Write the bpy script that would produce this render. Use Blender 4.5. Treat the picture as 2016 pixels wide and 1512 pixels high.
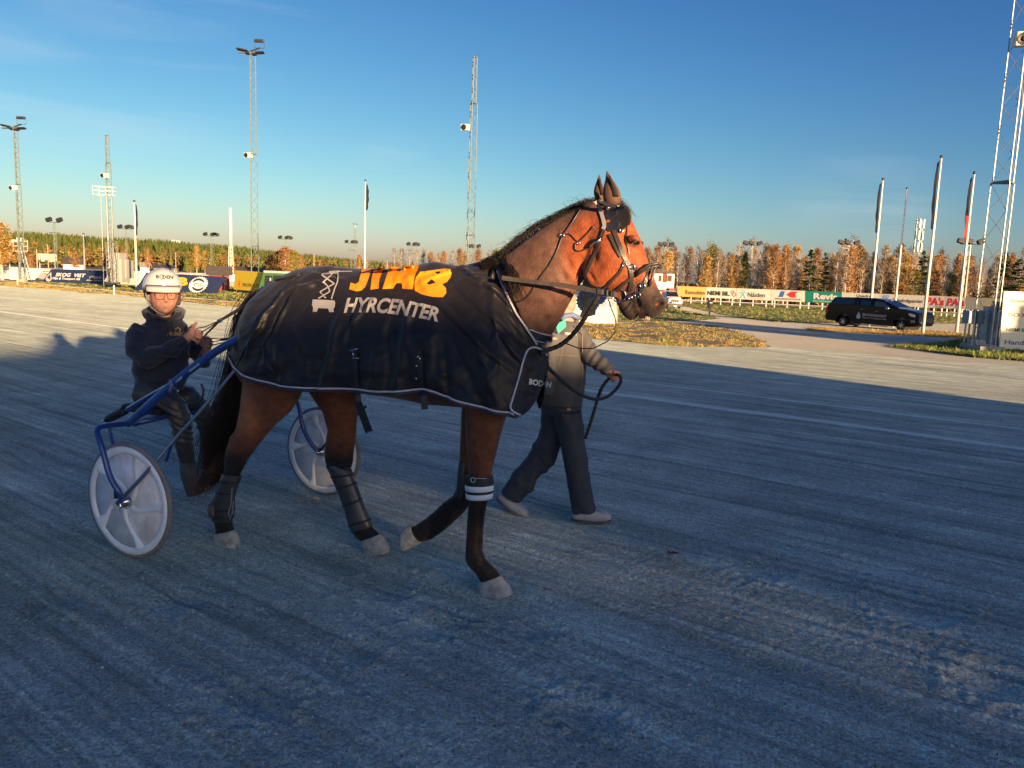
import bpy, bmesh, math, random
import numpy as np
from mathutils import Vector, Matrix, noise as mnoise
from mathutils.bvhtree import BVHTree
from mathutils.geometry import delaunay_2d_cdt
for o in list(bpy.data.objects): bpy.data.objects.remove(o)
SC = bpy.context.scene
COL = SC.collection
rad = math.radians
rng = random.Random(7)
nrng = np.random.default_rng(5)

# ---------------------------------------------------------------- camera
PXW, PXH, FPX, PITCH, ROLL, CH = 2016, 1512, 1514.0, 7.7, 2.1, 1.6
cam_d = bpy.data.cameras.new('camera'); cam = bpy.data.objects.new('camera', cam_d); COL.objects.link(cam)
cam_d.lens = FPX / PXW * 36; cam_d.sensor_width = 36; cam_d.clip_end = 6000; cam_d.clip_start = 0.05
RM = Matrix.Rotation(rad(90 - PITCH), 3, 'X') @ Matrix.Rotation(rad(ROLL), 3, 'Z')
cam.matrix_world = Matrix.Translation((0, 0, CH)) @ RM.to_4x4()
SC.camera = cam
# ---------------------------------------------------------------- light
SUN_EL, SUN_AZ = 5.9, -33.0        # degrees; the sun stands low behind the camera, to its right
LDIR = Vector((math.sin(rad(SUN_AZ)) * math.cos(rad(SUN_EL)), math.cos(rad(SUN_AZ)) * math.cos(rad(SUN_EL)), -math.sin(rad(SUN_EL))))
sun_d = bpy.data.lights.new('sun', 'SUN'); sun = bpy.data.objects.new('sun', sun_d); COL.objects.link(sun)
sun_d.energy = 4.35; sun_d.angle = rad(0.5); sun_d.color = (1.0, 0.645, 0.34)
sun.rotation_euler = (-LDIR).to_track_quat('Z', 'Y').to_euler()
world = bpy.data.worlds.new('World'); SC.world = world; world.use_nodes = True
wn = world.node_tree.nodes; wl = world.node_tree.links
for n in list(wn): wn.remove(n)
sky = wn.new('ShaderNodeTexSky'); sky.sky_type = 'NISHITA'; sky.sun_disc = False
sky.sun_elevation = rad(SUN_EL); sky.sun_rotation = rad(180 + SUN_AZ)
sky.air_density = 1.0; sky.dust_density = 0.7; sky.ozone_density = 1.9; sky.altitude = 0
# thin cirrus streaks
tc = wn.new('ShaderNodeTexCoord'); mp = wn.new('ShaderNodeMapping'); mp.inputs['Rotation'].default_value = (0.15, -0.35, 0.5); mp.inputs['Scale'].default_value = (1.2, 3.0, 16.0)
nz = wn.new('ShaderNodeTexNoise'); nz.inputs['Scale'].default_value = 1.3; nz.inputs['Detail'].default_value = 7; nz.inputs['Roughness'].default_value = 0.55; nz.inputs['Distortion'].default_value = 0.6
rp = wn.new('ShaderNodeValToRGB'); rp.color_ramp.elements[0].position = 0.45; rp.color_ramp.elements[0].color = (0, 0, 0, 1); rp.color_ramp.elements[1].position = 0.78; rp.color_ramp.elements[1].color = (1, 1, 1, 1)
mxs = wn.new('ShaderNodeMath'); mxs.operation = 'MULTIPLY'; mxs.inputs[1].default_value = 0.22
mx = wn.new('ShaderNodeMixRGB'); mx.inputs[2].default_value = (3.4, 3.6, 3.8, 1)
hs = wn.new('ShaderNodeHueSaturation'); hs.inputs['Saturation'].default_value = 0.97
gm = wn.new('ShaderNodeGamma'); gm.inputs[1].default_value = 1.3
ml = wn.new('ShaderNodeMixRGB'); ml.blend_type = 'MULTIPLY'; ml.inputs[0].default_value = 1; ml.inputs[2].default_value = (.37, .55, .73, 1)
bg = wn.new('ShaderNodeBackground'); bg.inputs[1].default_value = 0.07
wo = wn.new('ShaderNodeOutputWorld')
acc = None
for (cx_, cy_, r0_, r1_) in ((110, 70, .10, .24), (470, 5, .05, .10), (770, 335, .025, .06), (1700, 420, .05, .1)):
    dv_ = (RM @ Vector(((cx_ - 1008) / 1514, -(cy_ - 756) / 1514, -1))).normalized(); dp = wn.new('ShaderNodeVectorMath'); dp.operation = 'DISTANCE'; dp.inputs[1].default_value = dv_; wl.new(tc.outputs['Generated'], dp.inputs[0])
    mr_ = wn.new('ShaderNodeMapRange'); mr_.inputs[1].default_value = r0_; mr_.inputs[2].default_value = r1_; mr_.inputs[3].default_value = 1; mr_.inputs[4].default_value = 0; wl.new(dp.outputs['Value'], mr_.inputs[0])
    if acc is None: acc = mr_.outputs[0]
    else:
        ad_ = wn.new('ShaderNodeMath'); ad_.operation = 'MAXIMUM'; wl.new(acc, ad_.inputs[0]); wl.new(mr_.outputs[0], ad_.inputs[1]); acc = ad_.outputs[0]
mk_ = wn.new('ShaderNodeMath'); mk_.operation = 'MULTIPLY'; wl.new(acc, mk_.inputs[0]); wl.new(mxs.outputs[0], mk_.inputs[1])
wl.new(tc.outputs['Generated'], mp.inputs[0]); wl.new(mp.outputs[0], nz.inputs['Vector']); wl.new(nz.outputs[0], rp.inputs[0]); wl.new(rp.outputs[0], mxs.inputs[0])
wl.new(sky.outputs[0], hs.inputs['Color']); sp_ = wn.new('ShaderNodeSeparateColor'); cb_ = wn.new('ShaderNodeCombineColor'); wl.new(hs.outputs[0], sp_.inputs[0])
for k_, (e_, m_, c_) in enumerate(((1.9, .235, 26.0), (1.6, .35, 34.0), (1.0, .76, 12.0))):     # deepen the blue overhead, keep the pale horizon
    a_ = wn.new('ShaderNodeMath'); a_.operation = 'POWER'; a_.inputs[1].default_value = e_; b_ = wn.new('ShaderNodeMath'); b_.operation = 'MULTIPLY'; b_.inputs[1].default_value = m_; d_ = wn.new('ShaderNodeMath'); d_.operation = 'MINIMUM'; d_.inputs[1].default_value = c_
    wl.new(sp_.outputs[k_], a_.inputs[0]); wl.new(a_.outputs[0], b_.inputs[0]); wl.new(b_.outputs[0], d_.inputs[0]); wl.new(d_.outputs[0], cb_.inputs[k_])
    if k_ == 1: g_out = d_.outputs[0]
bm2 = wn.new('ShaderNodeMath'); bm2.operation = 'MULTIPLY_ADD'; bm2.inputs[1].default_value = .20; wl.new(g_out, bm2.inputs[0]); wl.new(d_.outputs[0], bm2.inputs[2]); wl.new(bm2.outputs[0], cb_.inputs[2])
wl.new(cb_.outputs[0], mx.inputs[1]); wl.new(mk_.outputs[0], mx.inputs[0]); wl.new(mx.outputs[0], bg.inputs[0]); wl.new(bg.outputs[0], wo.inputs[0])
SC.view_settings.view_transform = 'Standard'; SC.view_settings.look = 'None'; SC.view_settings.gamma = 1
SC.view_settings.exposure = 1.8
SC.cycles.max_bounces = 6; SC.cycles.transparent_max_bounces = 12; SC.cycles.use_denoising = True

# ---------------------------------------------------------------- geometry of the place
TD = Vector((-0.80, 0.60, 0)); TN = Vector((0.60, 0.80, 0))     # along the track, across the track
def gz(x, y):
    t = 0.6 * x + 0.8 * y
    if t < 5.5: return 0.0
    if t < 30: 
        q = (t - 5.5) / 24.5
        return -0.8 * (q * q * (3 - 2 * q) * 0.35 + q * 0.65)
    return -0.8
CAMP = Vector((0, 0, CH))
def ray(px, py):
    return RM @ Vector(((px - PXW / 2) / FPX, -(py - PXH / 2) / FPX, -1.0))
def G(px, py, dz=0.0):
    """where the line of sight through a photo point meets the ground"""
    d = ray(px, py); z = 0.0
    for _ in range(60):
        t = (z + dz - CH) / min(d.z, -1e-4); t = min(t, 3000)
        p = CAMP + d * t; z = 0.6 * z + 0.4 * gz(p.x, p.y)
    return Vector((p.x, p.y, gz(p.x, p.y) + dz))
def plane_pt(px, py, o, n):
    d = ray(px, py); t = (o - CAMP).dot(n) / d.dot(n); return CAMP + d * t
def D(px, py, dist):
    """point on the line of sight at a horizontal distance"""
    d = ray(px, py); t = dist / math.hypot(d.x, d.y); return CAMP + d * t
def topz(base, px, py):
    d = ray(px, py); return CH + d.z * math.hypot(base.x, base.y) / math.hypot(d.x, d.y)
def px_at(base, px):
    """metres per photo pixel at a point"""
    q = RM.transposed() @ (base - CAMP); return -q.z / FPX
def frame(o, hd):
    hd = Vector(hd).normalized(); hn = Vector((-hd.y, hd.x, 0))
    return o, hd, hn
# horse frame: origin on the ground below the fore legs, x ahead, y away from the camera
HO, HD, HN = frame(Vector((0.0, 3.85, 0)), (0.927, -0.375, 0))
SO, SD, SN = frame(Vector((-1.61, 4.715, 0)), (0.908, -0.418, 0))      # sulky frame, centre of the axle on the ground
def HP(px, py, y=0.0): return plane_pt(px, py, HO + HN * y, HN)
def SP(px, py, y=0.0): return plane_pt(px, py, SO + SN * y, SN)

# ---------------------------------------------------------------- materials
MATS = {}
def mat(name, col=(0.5, 0.5, 0.5), rough=0.6, metal=0.0, spec=0.5, bump=None, var=None, attr=False, sheen=0, coat=0, trans=0, alpha=1, sub=0, ani=None):
    """bump=(scale, strength, distance); var=(scale, amount): brightness mottling"""
    if name in MATS: return MATS[name]
    m = bpy.data.materials.new(name); m.use_nodes = True; nt = m.node_tree; N = nt.nodes; L = nt.links
    b = N['Principled BSDF']
    b.inputs['Base Color'].default_value = (*col, 1); b.inputs['Roughness'].default_value = rough; b.inputs['Metallic'].default_value = metal
    b.inputs['Specular IOR Level'].default_value = spec
    if sheen: b.inputs['Sheen Weight'].default_value = sheen
    if coat: b.inputs['Coat Weight'].default_value = coat; b.inputs['Coat Roughness'].default_value = 0.08
    if trans: b.inputs['Transmission Weight'].default_value = trans
    if alpha < 1: b.inputs['Alpha'].default_value = alpha
    src = None
    t = N.new('ShaderNodeTexCoord')
    if attr:
        a = N.new('ShaderNodeVertexColor'); a.layer_name = 'Col'; src = a.outputs[0]
    if var:
        n1 = N.new('ShaderNodeTexNoise'); n1.inputs['Scale'].default_value = var[0]; n1.inputs['Detail'].default_value = 5; n1.inputs['Roughness'].default_value = 0.6
        L.new(t.outputs['Object'], n1.inputs['Vector'])
        mr = N.new('ShaderNodeMapRange'); mr.inputs[1].default_value = 0.3; mr.inputs[2].default_value = 0.7; mr.inputs[3].default_value = 1 - var[1]; mr.inputs[4].default_value = 1 + var[1]
        L.new(n1.outputs[0], mr.inputs[0])
        vm = N.new('ShaderNodeVectorMath'); vm.operation = 'SCALE'
        if src: L.new(src, vm.inputs[0])
        else: vm.inputs[0].default_value = col
        L.new(mr.outputs[0], vm.inputs['Scale']); src = vm.outputs[0]
    if src: L.new(src, b.inputs['Base Color'])
    if bump:
        n2 = N.new('ShaderNodeTexNoise'); n2.inputs['Scale'].default_value = bump[0]; n2.inputs['Detail'].default_value = 4
        if ani:
            mp = N.new('ShaderNodeMapping'); mp.inputs['Scale'].default_value = ani; L.new(t.outputs['Object'], mp.inputs[0]); L.new(mp.outputs[0], n2.inputs['Vector'])
        else: L.new(t.outputs['Object'], n2.inputs['Vector'])
        bp = N.new('ShaderNodeBump'); bp.inputs['Strength'].default_value = bump[1]; bp.inputs['Distance'].default_value = bump[2]
        L.new(n2.outputs[0], bp.inputs['Height']); L.new(bp.outputs[0], b.inputs['Normal'])
    MATS[name] = m; return m

# ---------------------------------------------------------------- objects
def root(name, loc, label, cat, group=None):
    o = bpy.data.objects.new(name, None); COL.objects.link(o); o.location = loc; o.empty_display_size = 0.2
    o['label'] = label; o['category'] = cat
    if group: o['group'] = group
    return o
def tag(o, label=None, cat=None, group=None, kind=None):
    if label: o['label'] = label
    if cat: o['category'] = cat
    if group: o['group'] = group
    if kind: o['kind'] = kind
    return o
def rootloc(p):
    while p is not None and p.parent is not None: p = p.parent
    return Vector((0, 0, 0)) if p is None else p.location.copy()
def link(name, me, parent=None, loc=None):
    o = bpy.data.objects.new(name, me); COL.objects.link(o)
    if parent is not None: o.parent = parent
    if loc is not None: o.location = loc
    return o
class MB:
    """mesh builder in world coordinates"""
    def __init__(s): s.v = []; s.f = []; s.mi = []; s.c = []; s.cur = 0; s.col = None
    def add(s, vs, fs):
        b = len(s.v); s.v += [tuple(v) for v in vs]; s.f += [tuple(b + i for i in f) for f in fs]; s.mi += [s.cur] * len(fs)
        if s.col is not None: s.c += [s.col] * len(vs)
        return s
    def box(s, c, size, ax=None, ay=None, az=None):
        c = Vector(c); ax = Vector(ax or (1, 0, 0)).normalized(); ay = Vector(ay or (0, 1, 0)).normalized(); az = Vector(az) .normalized() if az else ax.cross(ay).normalized()
        h = [x / 2 for x in size]; vs = []
        for dz in (-1, 1):
            for dy in (-1, 1):
                for dx in (-1, 1): vs.append(c + ax * dx * h[0] + ay * dy * h[1] + az * dz * h[2])
        return s.add(vs, [(0, 2, 3, 1), (4, 5, 7, 6), (0, 1, 5, 4), (2, 6, 7, 3), (0, 4, 6, 2), (1, 3, 7, 5)])
    def tube(s, pts, r, n=8, cap=True):
        pts = [Vector(p) for p in pts]
        if not hasattr(r, '__len__'): r = [r] * len(pts)
        up = Vector((0, 0, 1)); vs = []; fs = []; prev = None
        for i, p in enumerate(pts):
            t = (pts[min(i + 1, len(pts) - 1)] - pts[max(i - 1, 0)])
            t = t.normalized() if t.length > 1e-9 else Vector((0, 0, 1))
            if prev is None:
                a = t.cross(up if abs(t.dot(up)) < 0.95 else Vector((1, 0, 0))).normalized()
            else:
                a = (prev - t * prev.dot(t)); a = a.normalized() if a.length > 1e-6 else t.orthogonal().normalized()
            prev = a; b = t.cross(a)
            for k in range(n):
                q = 2 * math.pi * k / n; vs.append(p + (a * math.cos(q) + b * math.sin(q)) * r[i])
        for i in range(len(pts) - 1):
            for k in range(n):
                k2 = (k + 1) % n; fs.append((i * n + k, i * n + k2, (i + 1) * n + k2, (i + 1) * n + k))
        if cap: fs.append(tuple(range(n - 1, -1, -1))); fs.append(tuple((len(pts) - 1) * n + k for k in range(n)))
        return s.add(vs, fs)
    def ring(s, c, nrm, R, r, n=28, m=8):
        c = Vector(c); nrm = Vector(nrm).normalized(); a = nrm.orthogonal().normalized(); b = nrm.cross(a)
        vs = []; fs = []
        for i in range(n):
            q = 2 * math.pi * i / n; e = a * math.cos(q) + b * math.sin(q)
            for j in range(m):
                w = 2 * math.pi * j / m; vs.append(c + e * (R + r * math.cos(w)) + nrm * r * math.sin(w))
        for i in range(n):
            for j in range(m):
                fs.append((i * m + j, ((i + 1) % n) * m + j, ((i + 1) % n) * m + (j + 1) % m, i * m + (j + 1) % m))
        return s.add(vs, fs)
    def lathe(s, c, axis, prof, n=32):
        """prof: list of (radius, height along axis)"""
        c = Vector(c); ax = Vector(axis).normalized(); a = ax.orthogonal().normalized(); b = ax.cross(a)
        vs = []; fs = []; m = len(prof)
        for i in range(n):
            q = 2 * math.pi * i / n; e = a * math.cos(q) + b * math.sin(q)
            for (r, h) in prof: vs.append(c + e * r + ax * h)
        for i in range(n):
            for j in range(m - 1): fs.append((i * m + j, ((i + 1) % n) * m + j, ((i + 1) % n) * m + j + 1, i * m + j + 1))
        return s.add(vs, fs)
    def loft(s, st, lat, n=20, cap=True, pw=2.0):
        """st: list of (A, B, w[, pw]) world points with half width w along lat"""
        vs = []; fs = []
        for e in st:
            A, B, w = e[0], e[1], e[2]; k_ = e[3] if len(e) > 3 else pw
            c = (A + B) / 2; u = (A - B) / 2
            for k in range(n):
                q = 2 * math.pi * k / n; cc, ss = math.cos(q), math.sin(q)
                f = (abs(cc) ** k_ + abs(ss) ** k_) ** (-1 / k_)
                vs.append(c + u * cc * f + lat * ss * f * w)
        m = len(st)
        for i in range(m - 1):
            for k in range(n):
                k2 = (k + 1) % n; fs.append((i * n + k, i * n + k2, (i + 1) * n + k2, (i + 1) * n + k))
        if cap:
            fs.append(tuple(range(n - 1, -1, -1))); fs.append(tuple((m - 1) * n + k for k in range(n)))
        return s.add(vs, fs)
    def ell(s, c, rx, ry, rz, ax=(1, 0, 0), ay=(0, 1, 0), az=None, n=16, m=10):
        c = Vector(c); ax = Vector(ax).normalized(); ay = Vector(ay).normalized(); az = Vector(az).normalized() if az else ax.cross(ay).normalized()
        vs = [c + az * rz]; fs = []
        for j in range(1, m):
            th = math.pi * j / m
            for i in range(n):
                q = 2 * math.pi * i / n; vs.append(c + ax * rx * math.sin(th) * math.cos(q) + ay * ry * math.sin(th) * math.sin(q) + az * rz * math.cos(th))
        vs.append(c - az * rz); L_ = len(vs) - 1
        for i in range(n): fs.append((0, 1 + i, 1 + (i + 1) % n)); fs.append((L_, 1 + (m - 2) * n + (i + 1) % n, 1 + (m - 2) * n + i))
        for j in range(m - 2):
            for i in range(n):
                fs.append((1 + j * n + i, 1 + (j + 1) * n + i, 1 + (j + 1) * n + (i + 1) % n, 1 + j * n + (i + 1) % n))
        return s.add(vs, fs)
    def prism(s, poly, thick, nrm):
        """poly: world points of a flat outline, extruded by thick along nrm"""
        nrm = Vector(nrm).normalized(); n = len(poly); a = [Vector(p) for p in poly]; b = [p + nrm * thick for p in a]
        return s.add(a + b, [tuple(range(n - 1, -1, -1)), tuple(range(n, 2 * n))] + [(i, (i + 1) % n, n + (i + 1) % n, n + i) for i in range(n)])
    def mesh(s, name, mats, off=Vector((0, 0, 0)), smooth=False, recalc=True):
        me = bpy.data.meshes.new(name)
        me.from_pydata([(v[0] - off.x, v[1] - off.y, v[2] - off.z) for v in s.v], [], s.f)
        if not isinstance(mats, (list, tuple)): mats = [mats]
        for m in mats: me.materials.append(m)
        if len(mats) > 1: me.polygons.foreach_set('material_index', s.mi)
        if s.col is not None and len(s.c) == len(s.v):
            ca = me.color_attributes.new('Col', 'FLOAT_COLOR', 'POINT'); ca.data.foreach_set('color', np.array([(*c, 1) for c in s.c], dtype=np.float32).ravel())
        if recalc and len(s.f) < 60000:
            bm = bmesh.new(); bm.from_mesh(me); bmesh.ops.recalc_face_normals(bm, faces=bm.faces); bm.to_mesh(me); bm.free()
        if smooth: me.polygons.foreach_set('use_smooth', [True] * len(me.polygons))
        me.update(); return me
    def obj(s, name, mats, parent=None, smooth=False, loc=None, bevel=0, recalc=True):
        off = rootloc(parent) if parent is not None else (loc if loc is not None else Vector((0, 0, 0)))
        me = s.mesh(name, mats, off, smooth, recalc)
        o = link(name, me, parent, loc if parent is None and loc is not None else None)
        if bevel:
            b = o.modifiers.new('bevel', 'BEVEL'); b.width = bevel; b.segments = 2; b.limit_method = 'ANGLE'; b.angle_limit = rad(40)
        return o
def evalmesh(o):
    dg = bpy.context.evaluated_depsgraph_get(); dg.update()
    return bpy.data.meshes.new_from_object(o.evaluated_get(dg))
def fuse(mb, name, mats, parent, voxel, smooth_it=6, fac=0.5):
    """union all shapes of a builder into ONE continuous surface"""
    o = mb.obj(name, mats, parent, smooth=True, recalc=True)
    r = o.modifiers.new('r', 'REMESH'); r.mode = 'VOXEL'; r.voxel_size = voxel; r.use_smooth_shade = True
    if smooth_it:
        s = o.modifiers.new('s', 'SMOOTH'); s.factor = fac; s.iterations = smooth_it
    me = evalmesh(o); o.modifiers.clear(); o.data = me
    if not me.materials:
        for m in (mats if isinstance(mats, (list, tuple)) else [mats]): me.materials.append(m)
    me.polygons.foreach_set('use_smooth', [True] * len(me.polygons)); return o
def getv(me):
    a = np.empty(len(me.vertices) * 3, np.float32); me.vertices.foreach_get('co', a); return a.reshape(-1, 3)
def getn(me):
    a = np.empty(len(me.vertices) * 3, np.float32); me.vertices.foreach_get('normal', a); return a.reshape(-1, 3)
def setv(me, a): me.vertices.foreach_set('co', a.astype(np.float32).ravel()); me.update()
def setcol(me, c):
    ca = me.color_attributes.get('Col') or me.color_attributes.new('Col', 'FLOAT_COLOR', 'POINT')
    ca.data.foreach_set('color', np.concatenate([c, np.ones((len(c), 1))], 1).astype(np.float32).ravel())
def bvh_of(*objs):
    vs = []; fs = []
    for o in objs:
        b = len(vs); off = rootloc(o) if o.parent else o.location
        vs += [v.co + off for v in o.data.vertices]; fs += [tuple(b + i for i in p.vertices) for p in o.data.polygons]
    return BVHTree.FromPolygons(vs, fs)
def hit(bvh, px, py, fallback=None, off=0.0):
    d = ray(px, py).normalized(); loc, n, i, dd = bvh.ray_cast(CAMP, d)
    if loc is None: return (fallback, -d) if fallback is not None else (None, None)
    if n.dot(d) > 0: n = -n
    return loc + n * off, n
def project_px(V):
    q = (V - np.array(CAMP)) @ np.array(RM); return np.stack([PXW / 2 + FPX * q[:, 0] / -q[:, 2], PXH / 2 - FPX * q[:, 1] / -q[:, 2]], 1)
# numpy value noise
_P = nrng.permutation(256).astype(np.int64); _P = np.concatenate([_P, _P, _P, _P]); _R = nrng.random(1024)
def vnoise(x, y, z=None):
    z = np.zeros_like(x) if z is None else z
    xi, yi, zi = np.floor(x).astype(int), np.floor(y).astype(int), np.floor(z).astype(int); fx, fy, fz = x - xi, y - yi, z - zi
    fx, fy, fz = [f * f * (3 - 2 * f) for f in (fx, fy, fz)]
    def h(a, b, c): return _R[_P[_P[_P[a & 255] + (b & 255)] + (c & 255)]]
    r = 0
    for dx in (0, 1):
        for dy in (0, 1):
            for dz in (0, 1):
                r = r + h(xi + dx, yi + dy, zi + dz) * (fx if dx else 1 - fx) * (fy if dy else 1 - fy) * (fz if dz else 1 - fz)
    return r * 2 - 1
def fbm(x, y, z=None, o=4):
    r = 0; a = 1
    for k in range(o):
        r = r + a * vnoise(x * 2 ** k + 17 * k, y * 2 ** k + 5 * k, None if z is None else z * 2 ** k); a *= 0.5
    return r
def text_tris(s, shear=0.0, bold=0.0, sub=0.0):
    """outline of a string as triangles in its own box 0..1 x 0..1 ; returns (pts2d, tris, aspect)"""
    cu = bpy.data.curves.new('t', 'FONT'); cu.body = s; cu.offset = bold; cu.shear = shear; cu.resolution_u = 3; cu.fill_mode = 'FRONT' if hasattr(cu, 'fill_mode') else 'FRONT'
    o = bpy.data.objects.new('t', cu); COL.objects.link(o); me = evalmesh(o)
    bpy.data.objects.remove(o); bpy.data.curves.remove(cu)
    V = getv(me)[:, :2]; F = [tuple(p.vertices) for p in me.polygons]; bpy.data.meshes.remove(me)
    if len(V) == 0: return V, F, 1
    mn, mx_ = V.min(0), V.max(0); return (V - mn) / (mx_ - mn), F, (mx_[0] - mn[0]) / (mx_[1] - mn[1])
def remesh2d(V, F, step):
    """re-triangulate a flat shape with interior points every step so it can bend"""
    from collections import Counter
    cnt = Counter()
    for f in F:
        for i in range(len(f)): cnt[tuple(sorted((f[i], f[(i + 1) % len(f)])))] += 1
    be = [e for e, c in cnt.items() if c == 1]
    pts = []; idx = {}; edges = []
    def add(p):
        k = (round(p[0], 5), round(p[1], 5))
        if k not in idx: idx[k] = len(pts); pts.append(Vector(k))
        return idx[k]
    for a, b in be:
        A, B = V[a], V[b]; n = max(1, int(math.hypot(*(B - A)) / step)); pr = add(A)
        for i in range(1, n + 1):
            q = add(A + (B - A) * i / n)
            if q != pr: edges.append((pr, q))
            pr = q
    be2 = [(pts[a], pts[b]) for a, b in edges]
    def inside(x, y):
        c = False
        for a, b in be2:
            if (a.y > y) != (b.y > y) and x < (b.x - a.x) * (y - a.y) / (b.y - a.y) + a.x: c = not c
        return c
    mn, mx_ = V.min(0), V.max(0); y = mn[1] + step / 2; k = 0
    while y < mx_[1]:
        x = mn[0] + step / 2 + (step / 2 if k % 2 else 0)
        while x < mx_[0]:
            if inside(x, y): pts.append(Vector((x, y)))
            x += step
        y += step; k += 1
    r = delaunay_2d_cdt(pts, edges, [], 0, 1e-6)
    vs = [tuple(p) for p in r[0]]; fs = []
    for f in r[2]:
        cx = sum(vs[i][0] for i in f) / len(f); cy = sum(vs[i][1] for i in f) / len(f)
        if inside(cx, cy): fs.append(tuple(f))
    return np.array(vs), fs
def text_on(mb, s, O, U, V_, h=None, w=None, shear=0.0, bold=0.0, gap=0.008):
    """flat text: O lower left corner, U and V_ unit directions; h height and w width in metres"""
    P, F, asp = text_tris(s, shear, bold)
    if len(P) == 0: return
    if h is None: h = w / asp
    if w is None: w = h * asp
    n = U.cross(V_).normalized()
    mb.add([O + U * p[0] * w + V_ * p[1] * h + n * gap for p in P], F)
def poly2(mb, pts, O, U, V_, gap=0.006):
    n = U.cross(V_).normalized(); mb.add([O + U * a + V_ * b + n * gap for a, b in pts], [tuple(range(len(pts)))])
# ================================================================ ground
def ground_mat():
    m = bpy.data.materials.new('track_gravel'); m.use_nodes = True; nt = m.node_tree; N = nt.nodes; L = nt.links; b = N['Principled BSDF']
    b.inputs['Roughness'].default_value = 0.95; b.inputs['Diffuse Roughness'].default_value = 0.5; b.inputs['Specular IOR Level'].default_value = 0.25
    g = N.new('ShaderNodeNewGeometry')
    def dot(v):
        d = N.new('ShaderNodeVectorMath'); d.operation = 'DOT_PRODUCT'; d.inputs[1].default_value = v; L.new(g.outputs['Position'], d.inputs[0]); return d.outputs['Value']
    s_, t_ = dot(TD), dot(TN)
    def comb(a, b_, sa, sb):
        c = N.new('ShaderNodeCombineXYZ')
        for src, sc, k in ((a, sa, 0), (b_, sb, 1)):
            mm = N.new('ShaderNodeMath'); mm.operation = 'MULTIPLY'; mm.inputs[1].default_value = sc; L.new(src, mm.inputs[0]); L.new(mm.outputs[0], c.inputs[k])
        return c.outputs[0]
    def noise(vec, sc, det=5, ro=0.6, di=0):
        n = N.new('ShaderNodeTexNoise'); n.inputs['Scale'].default_value = sc; n.inputs['Detail'].default_value = det; n.inputs['Roughness'].default_value = ro; n.inputs['Distortion'].default_value = di
        L.new(vec, n.inputs['Vector']); return n.outputs[0]
    def ramp(v, a, c, lo, hi):
        r = N.new('ShaderNodeMapRange'); r.inputs[1].default_value = a; r.inputs[2].default_value = c; r.inputs[3].default_value = lo; r.inputs[4].default_value = hi; L.new(v, r.inputs[0]); return r.outputs[0]
    def mul(a, b_, op='MULTIPLY'):
        r = N.new('ShaderNodeMath'); r.operation = op
        for k, v in enumerate((a, b_)):
            if isinstance(v, (int, float)): r.inputs[k].default_value = v
            else: L.new(v, r.inputs[k])
        return r.outputs[0]
    streak = noise(comb(s_, t_, 0.10, 2.6), 1.0, 6, 0.65)
    streak2 = noise(comb(s_, t_, 0.5, 16.0), 1.0, 4, 0.6)
    rut_shade = noise(comb(s_, t_, 0.25, 9.0), 1.0, 5, 0.7, .3)
    big = noise(g.outputs['Position'], 0.22, 4, 0.55, 0.6); mid = noise(g.outputs['Position'], 1.7, 5, 0.6, 0.4)
    fine = noise(g.outputs['Position'], 70, 4, 0.75); fine2 = noise(g.outputs['Position'], 24, 4, 0.8)
    grit = noise(g.outputs['Position'], 190, 2, 0.7)
    f = mul(ramp(streak, 0.3, 0.7, 0.66, 1.36), ramp(streak2, 0.3, 0.7, 0.80, 1.22)); f = mul(f, ramp(rut_shade, 0.36, 0.50, 0.74, 1.05)); f = mul(f, ramp(big, 0.3, 0.7, 0.86, 1.14)); f = mul(f, ramp(mid, 0.3, 0.7, 0.8, 1.22))  # groove shade put into the colour: streaks and ruts darkened
    f = mul(f, ramp(fine, 0.32, 0.68, 0.6, 1.4)); f = mul(f, ramp(grit, 0.3, 0.7, 0.65, 1.35)); f = mul(f, ramp(fine2, 0.33, 0.67, 0.78, 1.22))
    vo = N.new('ShaderNodeTexVoronoi'); vo.inputs['Scale'].default_value = 34; L.new(g.outputs['Position'], vo.inputs['Vector'])
    cr = N.new('ShaderNodeSeparateColor'); L.new(vo.outputs['Color'], cr.inputs[0])
    st = mul(ramp(vo.outputs['Distance'], 0.10, 0.16, 1, 0), ramp(cr.outputs[0], 0.93, 0.96, 0, 1))
    sc = N.new('ShaderNodeVectorMath'); sc.operation = 'SCALE'; sc.inputs[0].default_value = (0.415, 0.475, 0.395); L.new(f, sc.inputs['Scale'])
    m1 = N.new('ShaderNodeMixRGB'); m1.inputs[2].default_value = (0.42, 0.40, 0.37, 1); L.new(sc.outputs[0], m1.inputs[1]); L.new(mul(st, 0.65), m1.inputs[0])
    # chalk lines rolled onto the gravel, worn
    col = m1.outputs[0]
    for (ta, w, o) in LINES:
        dd = mul(mul(t_, ta, 'SUBTRACT'), 0.0, 'ADD'); ab = N.new('ShaderNodeMath'); ab.operation = 'ABSOLUTE'; L.new(dd, ab.inputs[0])
        k = mul(ramp(ab.outputs[0], w * 0.42, w * 0.58, 1, 0), ramp(noise(g.outputs['Position'], 9, 5, 0.8), 0.35, 0.62, 0.6 * o, o))
        mm = N.new('ShaderNodeMixRGB'); mm.inputs[2].default_value = (0.82, 0.90, 0.84, 1); L.new(k, mm.inputs[0]); L.new(col, mm.inputs[1]); col = mm.outputs[0]
    # coarser pale gravel shoulder beyond the track's inner edge
    k = mul(ramp(t_, T_EDGE - 0.8, T_EDGE + 0.6, 0, 1), 0.75)
    mm = N.new('ShaderNodeMixRGB'); mm.inputs[2].default_value = (0.47, 0.43, 0.34, 1); L.new(k, mm.inputs[0]); L.new(col, mm.inputs[1])
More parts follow.
